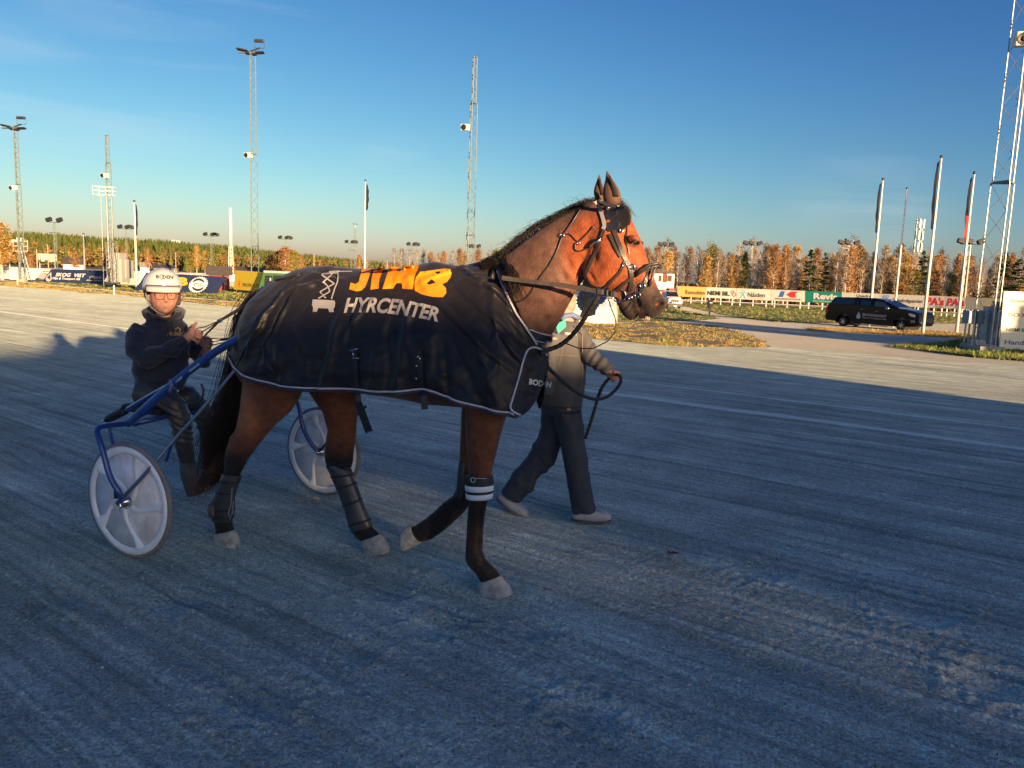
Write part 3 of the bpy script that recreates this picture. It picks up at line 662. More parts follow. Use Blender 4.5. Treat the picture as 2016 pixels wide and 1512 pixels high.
for (px, py, dist, side, n, w, lab) in FP:
    b = D(px, 560, dist); b.z = -.8; zt = topz(b, px, py + 4) - b.z; sc = px_at(b, 0); ww = w * sc
    g = root('floodlight_pole', b, 'floodlight pole with ' + lab, 'floodlight pole', 'floodlight poles around the track')
    rgt = Vector((1, -.2 * (b.x / dist), 0)).normalized()
    mb = MB(); lattice(mb, b, 0, zt, .42, .30, .035, .6); mb.obj('pole', M_steelg, g)
    mb = MB(); mb.tube([b + UP * zt - rgt * ww * .45, b + UP * zt + rgt * ww * .5], .05, 5); mb.obj('crossarm', M_dark, g); mb = MB(); mb.tube([b + UP * (zt - 1.7) - rgt * .9, b + UP * (zt - 1.7) + rgt * .9], .04, 4); mb.obj('step_bar', M_dark, g)
    offs = ((-.45, .44) if n == 2 else ((-.42, -.05, .46) if side else (-.46, .12, .46)))
    for k, o_ in enumerate(offs):
        mb = MB(); tl = .5 if (k == len(offs) - 1) == bool(side) or n == 2 else -.4
        mb.box(b + UP * (zt + .42) + rgt * ww * o_, (.95, .5, .62), rgt + UP * (.35 if tl > 0 else -.25), (0, 1, -.3)); mb.obj('floodlight', M_black, g, bevel=.08)
# ================================================================ flagpoles
def flagpole(pt, pb, dist, label, flag=None, r=.055, z0=None, flagm=None):
    b = D(pb[0], pb[1], dist); b.z = gz(b.x, b.y) if z0 is None else z0; zt = topz(b, *pt) - b.z
    g = root('flagpole', b, label, 'flagpole', 'white flagpoles'); mb = MB(); mb.tube([b, b + UP * zt], [r * 1.25, r * .6], 10); mb.obj('pole', M_white, g, smooth=True)
    mb = MB(); mb.ell(b + UP * (zt + r), r * 1.2, r * 1.2, r * 1.2); mb.obj('finial', M_dark, g, smooth=True)
    if flag:
        sgn, f0, f1 = flag; z1, z2 = zt - .15, zt - .15 - (f1 - f0); mb = MB(); vs = []; nn = 24
        for i in range(nn + 1):
            q = i / nn; z = z1 + (z2 - z1) * q
            for j in range(5): vs.append(b + Vector((sgn * (r + j * .034 * (1 + .6 * math.sin(q * 3.1) + .15 * math.sin(q * 17 + j))), .09 * math.sin(j * 2.2 + q * 3), z + .1 * j * (q - .5))))
        mb.add(vs, [(i * 5 + j, i * 5 + j + 1, (i + 1) * 5 + j + 1, (i + 1) * 5 + j) for i in range(nn) for j in range(4)])
        o = mb.obj('flag', [M_cloth, flagm] if flagm else M_cloth, g, smooth=True); s = o.modifiers.new('s', 'SOLIDIFY'); s.thickness = .02
        if flagm:
            for p in o.data.polygons:
                if p.center.z < (z1 * .38 + z2 * .62): p.material_index = 1
    return g
flagpole((264, 398), (269, 560), 88, 'white flagpole with a drooping dark flag left of the driver', (1, 0, 3.2), r=.10)
flagpole((716, 357), (717, 590), 62, 'white flagpole with a drooping dark flag above the blanket scissor lift print', (1, 0, 2.1), r=.07)
flagpole((168, 462), (168, 560), 135, 'short far flagpole with a grey pennant left of the twin pipe mast', (1, 0, 1.6), r=.11)
flagpole((1740, 355), (1713, 614), 62, 'leftmost of the four right flagpoles, dark flag hanging', (-1, 0, 3.6), r=.085)
flagpole((1780, 373), (1760, 622), 62, 'second of the four right flagpoles, the one without a flag', None, r=.07)
flagpole((1855, 311), (1818, 640), 55, 'tallest flagpole, standing behind the nose of the black pickup', (-1, 0, 4.2), r=.085)
flagpole((1917, 343), (1885, 636), 60, 'rightmost flagpole, its dark flag red at the bottom', (-1, 0, 4.1), r=.09, flagm=mat('red_flag_cloth', (.45, .03, .03), .8))
# ================================================================ billboards on the left
def board(name, label, cat, corners, m, dist_pts=None, thick=.06, group=None, lean=0.0, zbot=None):
    """corners TL TR BR BL in photo points; the foot stands on the ground under BL and BR"""
    BLp = G(*corners[3]); BRp = G(*corners[2]); u = (BRp - BLp); u.z = 0; n = Vector((u.y, -u.x, 0)).normalized()
    if n.y > 0: n = -n
    if zbot: BLp.z += zbot; BRp.z += zbot
    def up(c, base):
        return plane_pt(c[0], c[1], BLp - n * lean, n)
    TL, TR = up(corners[0], BLp), up(corners[1], BRp); g = root(name, (BLp + BRp) / 2, label, cat, group)
    mb = MB(); mb.prism([BLp, BRp, TR, TL], thick, -n); mb.obj('panel', m, g)
    U = u.normalized(); V_ = ((TL + TR) / 2 - (BLp + BRp) / 2); nn = U.cross(V_).normalized(); V_ = nn.cross(U).normalized()
    return g, BLp, BRp, TL, TR, U, V_, n
def at_board(Bd, px, py): return plane_pt(px, py, Bd[1], Bd[5].cross(Bd[6]).normalized())
def btext(Bd, s, p0, hpx, m, w=None, name='lettering', shear=0, bold=.02, shadow=None):
    O = at_board(Bd, *p0); T = at_board(Bd, p0[0], p0[1] - hpx); h = (T - O).length; wd = None
    if w: wd = (at_board(Bd, p0[0] + w, p0[1] + w * .037) - O).length
    mb = MB(); text_on(mb, s, O, Bd[5], Bd[6], h, wd, shear, bold, .012); return mb.obj(name, m, Bd[0])
B1 = board('billboard', 'dark blue slanted billboard with a red and white drop emblem and white lettering', 'billboard', [(102, 529.5), (218, 532.5), (200, 559.5), (82, 555)], M_navy, lean=.5, group='slanted billboards along the track')
btext(B1, 'SKOG', (109, 544), 7, M_txtw, 30, shear=.25); btext(B1, 'Q', (137, 545.5), 8, M_txtr, 9, shear=.25); btext(B1, 'VIST', (146, 545.4), 7, M_txtw, 22, shear=.25)
btext(B1, 'Olje & Transport AB', (103, 551), 5.5, M_txtw, 54, shear=.2); btext(B1, '070-335 47 72', (176, 548), 4.5, M_txtw, 30, shear=.2, bold=.01); btext(B1, 'skogqvistolje.se', (170, 553.5), 3.6, M_txtw, 32, shear=.2, bold=0)
def drop(Bd, px, py, rpx, name='emblem', mw=None, inner=True):
    O = at_board(Bd, px, py); r = (at_board(Bd, px + rpx, py) - O).length; U, V_ = Bd[5], Bd[6]
    def dp(k): return [(k * r * math.sin(a) * (1 if abs(a) < 2 else 1), -k * r * math.cos(a)) for a in np.linspace(-2.2, 2.2, 18)] + [(k * r * .55, k * r * 2.3)]
    mb = MB(); mb.cur = 0; poly2(mb, dp(1), O, U, V_, .012)
    if inner:
        mb.cur = 1; poly2(mb, dp(.8), O, U, V_, .02); mb.cur = 2
        poly2(mb, [(.72 * r * math.sin(a), -.72 * r * math.cos(a)) for a in np.linspace(-1.7, 1.7, 14)], O, U, V_, .028); mb.cur = 0; poly2(mb, [(-.7 * r, -.1 * r), (.5 * r, -.75 * r), (.62 * r, -.55 * r), (-.68 * r, .15 * r)], O, U, V_, .036)
    mb.obj(name, [mw or M_txtw, M_navy, M_txtr], Bd[0])
drop(B1, 96, 548.5, 5.5)
B2 = board('billboard', 'dark blue slanted billboard with a white toothed wheel emblem behind the driver', 'billboard', [(288, 536.5), (446, 545), (427, 578), (266, 571.5)], M_navy, lean=.5, group='slanted billboards along the track')
btext(B2, 'B', (350, 562), 16, M_txto, 19, bold=.06)
O = at_board(B2, 390.5, 560.5); r = (at_board(B2, 409, 560.5) - O).length; mb = MB(); mb.cur = 0
gear = []
for k in range(24):
    for (f, rr) in ((0, .88), (.25, 1), (.6, 1), (.75, .88)): a = 2 * math.pi * (k + f) / 24; gear.append((r * rr * math.cos(a) * 1.0 + r * rr * math.sin(a) * .18, r * rr * math.sin(a) * .85))
poly2(mb, gear, O, B2[5], B2[6], .012); mb.cur = 1
for sg in (1, -1):
    arc = [(.72 * r * math.cos(a), sg * .68 * r * math.sin(a)) for a in np.linspace(.45, 2.7, 14)] + [(.60 * r * math.cos(a), sg * .42 * r * math.sin(a)) for a in np.linspace(2.6, .55, 14)]
    poly2(mb, arc, O, B2[5], B2[6], .02)
text_on(mb, 'BYGG', O + B2[5] * (-.48 * r) + B2[6] * (-.15 * r), B2[5], B2[6], .33 * r, .95 * r, .2, .03, .02); mb.obj('emblem', [M_txtw, M_navy], B2[0])
mb = MB(); b = B2[2]; nb = -B2[7]; top = B2[4]
mb.tube([top + nb * .06, b + nb * 1.1 + B2[5] * .1 - UP * .05], .035, 5); mb.tube([top + nb * .06 - B2[5] * .5, b + nb * 1.0 - B2[5] * .6], .035, 5); mb.obj('prop', M_dark, B2[0])
B3 = board('billboard', 'yellow billboard on short legs left of the digit scoreboard', 'billboard', [(464, 532), (518, 536), (507, 579), (460, 575)], M_yel, zbot=.28)
btext(B3, 'PROFILBUTIKEN', (478, 564), 6.5, M_txtk, 46, bold=.01)
mb = MB(); O = at_board(B3, 471, 560); U, V_ = B3[5], B3[6]
for k in range(3): mb.ring(O + V_ * (.0 + .16 * (k - 1)), U.cross(V_), .16, .02, 14, 4)
mb.tube([O - U * .18, O + U * .18, O + V_ * .25], .02, 4); mb.ring(O + V_ * .38 + U * .16, U.cross(V_), .12, .015, 14, 4); mb.obj('emblem', M_txtr, B3[0])
mb = MB()
for q in (.08, .9): p = B3[1].lerp(B3[2], q); mb.box(p - UP * .15 + (-B3[7]) * .1, (.14, .08, .36), B3[5])
mb.obj('leg', M_wood, B3[0]).name = 'leg'
B4 = board('scoreboard', 'digit scoreboard with dark fields and a pale frame right of the yellow billboard', 'scoreboard', [(519, 536.5), (600, 540), (598, 585), (508, 580)], M_green, zbot=.25)
mb = MB(); 
for (a, b_) in ((522, 536), (538, 556), (558, 576), (578, 594)): 
    mb.add([at_board(B4, x, y) - B4[5].cross(B4[6]).normalized() * -.004 for x, y in ((a, 542), (b_, 542.8), (b_ - 1, 572), (a - 3, 571))], [(0, 1, 2, 3)])
mb.obj('digit_field', M_dark, B4[0]); btext(B4, '1', (531, 553), 6, M_txtw, 3, name='small_digit'); btext(B4, '2', (549, 554), 6, M_txtw, 4, name='small_digit'); btext(B4, '461', (529, 567), 10, mat('lit_yellow_digit', (.75, .75, .15), .5), 17, name='digits')
mb = MB(); mb.prism([at_board(B4, 519, 537), at_board(B4, 600, 541), at_board(B4, 600, 536), at_board(B4, 519, 532.5)], .15, -B4[7]); mb.obj('frame', M_dirtyw, B4[0])
B5 = board('white_box_sign', 'pale white box standing on the grass under the flagpole left of the driver', 'box', [(236.5, 533), (275, 534.5), (275, 561.5), (237, 559.5)], M_dirtyw, thick=.9)
mb = MB(); mb.add([at_board(B5, x, y) + B5[7] * .01 for x, y in ((252, 538), (254, 538), (253.5, 558), (252, 558))], [(0, 1, 2, 3)]); mb.obj('slot', M_dark, B5[0])
B6 = board('low_white_board', 'long low white slanted board at the left edge of the photo', 'board', [(-60, 520), (88, 529.5), (68, 551), (-60, 546)], M_dirtyw, lean=.5)
# ladder tower
b = D(38, 551, G(38, 551).xy.length); b.z = -.8; g = root('ladder_tower', b, 'white ladder tower with a railed basket at the left edge of the infield', 'ladder tower'); S_ = px_at(b, 0); dd_ = b.xy.length
def dp_(x, y, dy=0): p = D(x, y, dd_ + dy); return p
mb = MB(); mb.tube([dp_(38, 552), dp_(39, 500), dp_(35, 476)], .12, 8); mb.tube([dp_(19, 530), dp_(19, 482), dp_(26, 474)], .06, 6); mb.obj('post', M_white, g)
mb = MB()
for x0, x1 in ((38, 55), (43, 62)): mb.tube([dp_(x0, 478), dp_(x1, 552)], .05, 5)
for k in range(14): q = k / 14; mb.tube([dp_(38 + 17 * q, 480 + 72 * q), dp_(43 + 19 * q, 480 + 72 * q)], .03, 4)
mb.obj('ladder', M_steel, g)
mb = MB()
for y in (474, 484, 494): mb.tube([dp_(26, y), dp_(54, y + 1), dp_(54, y + 1, 1.2), dp_(26, y, 1.2), dp_(26, y)], .035, 4)
for x in (26, 35, 46, 54): mb.tube([dp_(x, 473), dp_(x, 495)], .035, 4)
mb.obj('basket', M_white, g); mb = MB(); mb.box(dp_(40, 472), (10 * S_, .6, 8 * S_)); mb.box(dp_(28, 474), (8 * S_, .5, 4 * S_)); mb.obj('camera_box', M_dirtyw, g)
mb = MB(); mb.box(dp_(28, 541, .6), (14 * S_, .5, 20 * S_)); mb.obj('cabinet', M_dirtyw, g)
# grey equipment building with screen
b = D(232, 556, 92); b.z = -.8; g = root('equipment_cabin', b, 'grey equipment cabin with a dark screen at the foot of the masts', 'cabin'); s_ = 92 / FPX
def e(x, y, d=92): return D(x, y, d)
mb = MB(); 
for (x0, y0, x1, y1, d) in ((216, 497, 240, 512, 92.6), (218, 509, 246, 556, 92), (246, 512, 252.5, 548, 92.4)): 
    a, c = e(x0, y0, d), e(x1, y1, d); mb.box((a + c) / 2 + Vector((0, .5, 0)), (abs(c.x - a.x), 1.6, abs(a.z - c.z)))
mb.obj('housing', mat('grey_sheet', (.30, .31, .30), .6, var=(2, .1)), g)
mb = MB(); a, c = e(209.5, 511, 91), e(218, 528, 91); mb.box((a + c) / 2, (abs(c.x - a.x), .4, abs(a.z - c.z))); o = mb.obj('screen', M_white, g); m2 = MB(); m2.box((a + c) / 2 - Vector((0, .22, 0)), (abs(c.x - a.x) * .8, .04, abs(a.z - c.z) * .85)); m2.obj('pane', M_glass, o)
mb = MB(); lattice(mb, D(222, 556, 90.5) * 1 + UP * 0, 0, 4.2, .9, .9, .04, .8, legs=4); mb.obj('scaffold', M_steel, g)
for (x, y, zt_) in ((34.5, 561, 544), (225, 581, 561.5)):
    b = G(x, y); z = topz(b, x, zt_) - b.z; g = root('marker_post', b, 'slim white marker post at the track edge ' + ('near the ladder tower' if x < 100 else 'left of the driver'), 'post', 'white marker posts'); mb = MB(); mb.tube([b, b + UP * z * .97, b + UP * z], [.05, .05, .03], 8); mb.obj('post_shaft', M_white, g)
for (x, y) in ((1450, 594), (1603, 600), (1608, 601.5)):
    pass
# ================================================================ white rails
def rail(name, label, pts, h, dists, post_every, group=None):
    P = [D(x, 560, d) for (x, d) in zip(pts, dists)]
    for p in P: p.z = -.8
    g = root(name, P[0], label, 'fence', group); mb = MB(); 
    for k in (h, h * .55): mb.tube([p + UP * k for p in P], .07, 5)
    mb.obj('rail', M_white, g); mb = MB(); k = 0
    for a, b_ in zip(P, P[1:]):
        n = max(1, int((b_ - a).length / post_every))
        for i in range(n): mb.box(a.lerp(b_, i / n) + UP * h / 2, (.14, .14, h))
    mb.obj('posts', M_white, g).name = 'post'
    return g
def rd(y, x): # distance at which a point at height -0.8+1.1 shows at photo row y
    d = ray(x, y); return (0.3 - CH) / d.z * math.hypot(d.x, d.y)
rail('track_fence', 'low white rail running round the far bend on the left', [-150, -60, 0, 100, 210, 300, 400, 480], 1.1, [150, 160, 166, 172, 180, 187, 195, 205], 3.2)
# ================================================================ far buildings left
def house(name, label, cat, px0, px1, yb, yt, dist, mw, mr, dep=6, roofh=.4, windows=0, group=None, onhill=0):
    a, c = D(px0, yb, dist), D(px1, yb, dist); z0 = max(-.8, min(a.z, c.z)); zt = max(z0 + 1.5, topz(a, px0, yt)); u = (c - a); u.z = 0; W_ = u.length; u.normalize(); n = Vector((-u.y, u.x, 0)); ctr = (a + c) / 2 + n * dep / 2; ctr.z = z0
    z0g = zt - onhill if onhill else -.8
    g = root(name, Vector((ctr.x, ctr.y, z0g)), label, cat, group); wh = (zt - z0g) * (1 - roofh)
    mb = MB(); mb.box(Vector((ctr.x, ctr.y, z0g + wh / 2)), (W_, dep, wh), u, n, UP); mb.obj('wall', mw, g)
    h = u * (W_ / 2 + .3); k = n * (dep / 2 + .3); zb = Vector((ctr.x, ctr.y, z0g + wh)); zr = Vector((ctr.x, ctr.y, zt))
    mb = MB(); mb.add([zb - h - k, zb + h - k, zb + h + k, zb - h + k, zr - h, zr + h], [(0, 1, 5, 4), (2, 3, 4, 5), (0, 4, 3), (1, 2, 5), (3, 2, 1, 0)]); mb.obj('roof', mr, g)
    for i in range(windows):
        p = Vector((ctr.x, ctr.y, z0g + wh * .55)) + u * W_ * ((i + .5) / windows - .5) * .85 - n * (dep / 2 + .02); mb = MB(); mb.box(p, (W_ / windows * .28, .05, wh * .32), u, n, UP); o = mb.obj('window', M_white, g); m2 = MB(); m2.box(p - n * .03, (W_ / windows * .2, .03, wh * .24), u, n, UP); m2.obj('pane', M_glass, o)
    return g
house('red_shed', 'small red wooden shed with a dark roof on the infield', 'shed', 411, 452, 549, 528, 95, M_red, M_roof, 2.6, .38, 3)
house('red_barn', 'long red building low behind the far rail left of the yellow billboard', 'building', 466, 520, 536, 525, 210, M_red, M_roof, 8, .35, 3)
house('red_barn', 'long red building low behind the far rail right of the lattice mast', 'building', 506, 570, 538, 527, 230, M_red, M_dark, 8, .3, 5)
house('villa', 'pale villa with a white gable half hidden by autumn trees left of the helmet', 'house', 276, 296, 530, 516, 330, M_dirtyw, mat('pale_roof', (.35, .33, .3), .7), 10, .5, 2)
house('villa', 'dark low house left of the white column', 'house', 302, 352, 531, 520, 320, M_dark, M_roof, 10, .4, 3)
house('villa', 'white villa on top of the forested hill', 'house', 338, 354, 478, 472, 1250, M_white, M_dirtyw, 12, .3, 2, onhill=16)
house('villa', 'pale villa with a white gable right of the white lattice sign', 'house', 124, 164, 520, 506, 330, M_dirtyw, M_roof, 10, .55, 4)
b = D(95, 560, 215); b.z = -.8; g = root('lattice_sign', b, 'white slatted sign frame beyond the far rail on the left', 'sign'); mb = MB(); zt = topz(b, 95, 501); zb = topz(b, 95, 514)
for i in range(5): z = zb + (zt - zb) * i / 4; mb.box(Vector((b.x, b.y, z)), (4.2, .1, .25))
for i in range(8): mb.box(Vector((b.x - 2.1 + .6 * i, b.y, (zt + zb) / 2)), (.2, .1, zt - zb))
mb.box(Vector((b.x - 1.8, b.y, (zb - .8) / 2)), (.12, .1, zb + .8)); mb.box(Vector((b.x + 1.8, b.y, (zb - .8) / 2)), (.12, .1, zb + .8)); mb.obj('slat_panel', M_white, g)
# power line poles & wires in front of the hill
for (x, yt, dist, lab) in ((75, 491, 260, 'left of the lattice sign'), (97, 482, 300, 'behind the lattice sign'), (618, 500, 300, 'right of the orange-green tree'), (347, 497, 300, 'above the driver helmet')):
    b = D(x, 560, dist); b.z = -.8; zt = topz(b, x, yt) - b.z; g = root('utility_pole', b, 'grey utility pole ' + lab, 'utility pole', 'utility poles in front of the hill'); mb = MB(); mb.tube([b, b + UP * zt], .16, 6); mb.obj('pole', M_wood, g); mb = MB(); mb.box(b + UP * (zt - .5), (2.2, .15, .15)); mb.obj('crossarm', M_dark, g)
mb = MB()
for (z1, y0, y1) in ((0, 489, 514), (0, 496, 520), (0, 503, 527)):
    pts = [D(-150, y0 - 6, 280)] + [D(-150 + 150 * k, y0 - 6 + (y1 - y0 + 6) * k / 6 + 1.2 * math.sin(k * 3.14 / 2) ** 2, 280) for k in range(1, 7)]; mb.tube(pts, .05, 4)
o = mb.obj('power_line', M_dark, loc=D(-150, 500, 280)); tag(o, 'thin power lines crossing in front of the forested hill', 'power line')
# ================================================================ hoardings along the far straight
HB = [(1333, 1390, M_or, 'orange hoarding panel with dark letters', 'Ramudden', M_txtk), (1390, 1450, M_dirtyw, 'white hoarding panel with bold dark letters and a red loop', 'NIEMI BIL.', M_txtk), (1450, 1518, M_dirtyw, 'white hoarding panel with a pale blue figure', 'Nåiden', M_txtk), (1518, 1585, M_dirtyw, 'white hoarding panel with blue and red arrows', 'KROSSPRODUKTION AB', M_txtk), (1585, 1657, M_teal, 'teal green hoarding panel with white letters', 'Revis.', M_txtw), (1657, 1732, M_dirtyw, 'white hoarding panel with a black square and a white arch', 'Quadro', M_txtk), (1732, 1820, M_dirtyw, 'white hoarding panel with slanted grey letters and blue figures', 'Sjukvårdspartiet', M_txtk), (1820, 1861, M_dirtyw, 'left one of the two white panels with big red letters', "PA's", M_txtr), (1861, 1901, M_dirtyw, 'right one of the two white panels with big red letters', "PA's", M_txtr), (1901, 1931, mat('grey_panel', (.36, .355, .33), .6, var=(2, .05)), 'plain pale grey hoarding panel', '', M_txtk), (1931, 1990, mat('yellow_white_panel', (.50, .47, .32), .6), 'pale hoarding panel with a yellow oval behind the steel mast', 'xes', M_txtk)]
def hb_dist(x): return 114 - (x - 1333) * 0.017
def hb_top(x): return 563 + (x - 1333) * .0385
def hb_bot(x): return 583.5 + (x - 1333) * .0445
for (x0, x1, m, lab, txt, tm) in HB:
    a, b = D(x0 + .3, hb_bot(x0), hb_dist(x0)), D(x1 - .3, hb_bot(x1), hb_dist(x1)); c, d = D(x1 - .3, hb_top(x1), hb_dist(x1)), D(x0 + .3, hb_top(x0), hb_dist(x0))
    g = root('hoarding_panel', Vector(((a.x + b.x) / 2, (a.y + b.y) / 2, -.8)), lab, 'hoarding', 'advertising hoardings along the far rail')
    mb = MB(); mb.prism([a, b, c, d], .08, Vector((0.2, 1, 0))); mb.obj('panel', m, g)
    mb = MB()
    for q in (.12, .5, .88):
        p = a.lerp(b, q); mb.box(Vector((p.x, p.y + .15, (p.z - .8) / 2 + .2)), (.1, .1, p.z + .8 + .4))
    mb.obj('post', M_white, g); mb = MB(); mb.tube([a - UP * .45 - Vector((0, .1, 0)), b - UP * .45 - Vector((0, .1, 0))], .06, 5); mb.obj('rail', M_white, g)
    U = (b - a); U.z = 0; U.normalize(); nn = U.cross(UP); W_ = (b - a).length; H_ = (d - a).length
    Bd = (g, a, b, d, c, U, UP, nn)
    if txt:
        mb = MB(); big = txt in ("PA's", 'Revis.', 'NIEMI BIL.'); w = W_ * {'Ramudden': .68, 'NIEMI BIL.': .76, 'Nåiden': .5, 'KROSSPRODUKTION AB': .75, 'Revis.': .72, 'Quadro': .42, 'Sjukvårdspartiet': .70, "PA's": .86, 'xes': .5}[txt]
        h = H_ * {'Ramudden': .40, 'NIEMI BIL.': .42, 'Nåiden': .42, 'KROSSPRODUKTION AB': .15, 'Revis.': .55, 'Quadro': .28, 'Sjukvårdspartiet': .40, "PA's": .68, 'xes': .5}[txt]
        ox = {'Ramudden': .28, 'NIEMI BIL.': .03, 'Nåiden': .32, 'KROSSPRODUKTION AB': .12, 'Revis.': .22, 'Quadro': .36, 'Sjukvårdspartiet': .26, "PA's": .07, 'xes': .35}[txt]
        oy = {'Ramudden': .25, 'KROSSPRODUKTION AB': .12, 'Revis.': .30, 'Quadro': .6, "PA's": .2}.get(txt, .25)
        if txt == 'xes':
            m3 = MB(); m3.lathe(a + U * W_ * .55 + UP * H_ * .5 + nn * .01, nn, [(0, 0)], 3) if False else poly2(m3, [(math.cos(q) * W_ * .42, math.sin(q) * H_ * .42) for q in np.linspace(0, 6.1, 24)], a + U * W_ * .55 + UP * H_ * .5, U, UP, .02); m3.obj('oval', M_yel, g)
        text_on(mb, txt, a + U * W_ * ox + UP * H_ * oy, U, UP, h, w, .25 if txt == 'Sjukvårdspartiet' else 0, .04 if big else .01, .04); mb.obj('lettering', tm, g)
        m3 = MB()
        if txt == 'NIEMI BIL.':
            m3.ring(a + U * W_ * .86 + UP * H_ * .62 + nn * .03, nn, H_ * .13, .05, 14, 4); m3.ring(a + U * W_ * .92 + UP * H_ * .40 + nn * .03, nn, H_ * .16, .05, 14, 4); m3.obj('emblem', M_txtr, g)
        if txt == 'Nåiden':
            c0 = a + U * W_ * .19 + UP * H_ * .5 + nn * .03; m3.ring(c0 + UP * H_ * .22, nn, H_ * .12, .04, 12, 4); m3.tube([c0 - U * .5 + UP * .25, c0, c0 + U * .5 + UP * .25], .05, 4); m3.tube([c0 - U * .4 - UP * .6, c0, c0 + U * .4 - UP * .6], .05, 4); m3.obj('emblem', mat('pale_blue', (.15, .45, .65), .5), g)
            m3 = MB(); text_on(m3, 'forskning och utveckling', a + U * W_ * .34 + UP * H_ * .12, U, UP, H_ * .07, W_ * .45, 0, 0, .04); m3.obj('small_lettering', M_txtk, g)
        if txt == 'KROSSPRODUKTION AB':
            c0 = a + U * W_ * .5 + UP * H_ * .62; poly2(m3, [(-1.3, -.4), (-.7, -.4), (-.45, .4), (-1.05, .4)], c0, U, UP, .03); m3.obj('emblem', M_txtb, g); m3 = MB(); poly2(m3, [(-.3, 0), (.35, .42), (1.25, .42), (.9, .12), (1.0, -.4), (.3, -.4)], c0, U, UP, .03); m3.obj('emblem', M_txtr, g)
        if txt == 'Revis.': text_on(m3, 'REDOVISNINGSPARTNER', a + U * W_ * .22 + UP * H_ * .08, U, UP, H_ * .11, W_ * .68, 0, .01, .04); m3.obj('small_lettering', M_txtw, g)
        if txt == 'Quadro':
            c0 = a + U * W_ * .22 + UP * H_ * .45; poly2(m3, [(-.75, -.8), (.75, -.8), (.75, .8), (-.75, .8)], c0, U, UP, .02); m3.obj('emblem', M_txtk, g); m3 = MB(); poly2(m3, [(.55 * math.cos(q), -.8 + 1.15 * math.sin(q)) for q in np.linspace(0, 3.14, 14)], c0, U, UP, .04); m3.obj('emblem', M_txtw, g); m3 = MB(); text_on(m3, 'Lämneredskap', a + U * W_ * .36 + UP * H_ * .25, U, UP, H_ * .2, W_ * .6, 0, .0, .04); m3.obj('lettering', M_txtk, g)
        if txt == 'Sjukvårdspartiet':
            for k in range(2): c0 = a + U * W_ * (.08 + .08 * k) + UP * H_ * .55; m3.ring(c0 + UP * .35, nn, .14, .06, 10, 4); m3.tube([c0 - U * .3 - UP * .5, c0 + UP * .15, c0 + U * .3 - UP * .5], .09, 4); m3.tube([c0 - U * .35, c0 + U * .35], .08, 4)
            m3.obj('emblem', mat('bright_blue', (.05, .2, .65), .5), g)
        if txt == "PA's": text_on(m3, 'EXTREME', a + U * W_ * .5 + UP * H_ * .05, U, UP, H_ * .1, W_ * .4, .2, .01, .04); m3.obj('small_lettering', M_txtk, g)
# ================================================================ race tower, right of the muzzle
b = D(1305, 605, 98); b.z = -.8; g = root('race_tower', b, 'white and red two storey race tower just right of the horse muzzle', 'building')
def e2(x, y, d=98): return D(x, y, d)
def rbox(mb, x0, y0, x1, y1, d=98, dep=5, dy=0):
    a, c = e2(x0, y0, d), e2(x1, y1, d); mb.box(Vector(((a.x + c.x) / 2, (a.y + c.y) / 2 + dep / 2 + dy, (a.z + c.z) / 2)), (abs(c.x - a.x), dep, abs(a.z - c.z)))
mb = MB(); rbox(mb, 1280, 538, 1325, 606); mb.obj('wall', M_dirtyw, g); mb = MB(); rbox(mb, 1276, 532.5, 1328, 538, 97.6, 6); mb.obj('roof', M_roof, g)
mb = MB(); rbox(mb, 1306.5, 539, 1312, 556, 97.95, .1); mb.obj('red_panel', M_red, g)
for x0, x1 in ((1296, 1303), (1313.5, 1323.5)):
    mb = MB(); rbox(mb, x0, 541, x1, 555, 97.94, .1); o = mb.obj('window', M_white, g); mb = MB(); rbox(mb, x0 + 1, 542.2, x1 - 1, 554, 97.9, .06); mb.obj('pane', M_glass, o)
mb = MB(); rbox(mb, 1285, 556.5, 1326.5, 571, 97, .15); mb.obj('balcony_front', M_white, g); mb = MB(); rbox(mb, 1283, 571, 1327, 606, 97.7, .2); mb.obj('lower_wall', M_red, g)
mb = MB()
for x in (1297, 1309, 1323): rbox(mb, x, 574, x + 4, 596, 97.6, .08)
mb.obj('lower_window', M_white, g)
mb = MB(); a_ = e2(1295, 566, 96.95); text_on(mb, 'Domare', Vector((a_.x, a_.y, a_.z)), Vector((1, 0, 0)), UP, .35, 1.3, 0, 0, .02); mb.obj('lettering', M_txtk, g)
# ================================================================ white SUV, front towards us
b = G(1328, 608); S_ = px_at(b, 0); g = root('white_car', b, 'white car seen from the front with a dark red roof box', 'car')
def wb(x, z, y=0): return b + Vector((x * S_, y, z * S_))
def wheel(parent, c, ax, R, w, name='wheel', spokes=6):
    mb = MB(); mb.lathe(c - ax * w / 2, ax, [(R * .62, 0), (R * .93, 0), (R, w * .15), (R, w * .85), (R * .93, w), (R * .62, w)], 28); o = mb.obj(name, mat('tyre_rubber', (.025, .024, .023), .85), parent, smooth=True)
    mb = MB(); mb.lathe(c - ax * w / 2, ax, [(R * .62, 0), (R * .6, w * .25), (R * .6, w * .8), (R * .62, w)], 24)
    a = ax.orthogonal().normalized(); b_ = ax.cross(a)
    for k in range(spokes):
        q = 2 * math.pi * k / spokes; e = a * math.cos(q) + b_ * math.sin(q); f = ax.cross(e)
        mb.box(c + e * R * .33 - ax * w * .30, (R * .6, R * .13, w * .12), e, f, ax)
    mb.lathe(c - ax * w * .38, ax, [(0, -.01), (R * .14, 0), (R * .14, w * .2)], 12); mb.obj('rim', mat('alloy', (.55, .56, .58), .3, metal=.9), o)
    mb = MB(); mb.lathe(c, ax, [(0, 0), (R * .6, 0)], 20); mb.obj('brake_disc', M_black, o)
W2 = 14.5 * S_; y0 = 0
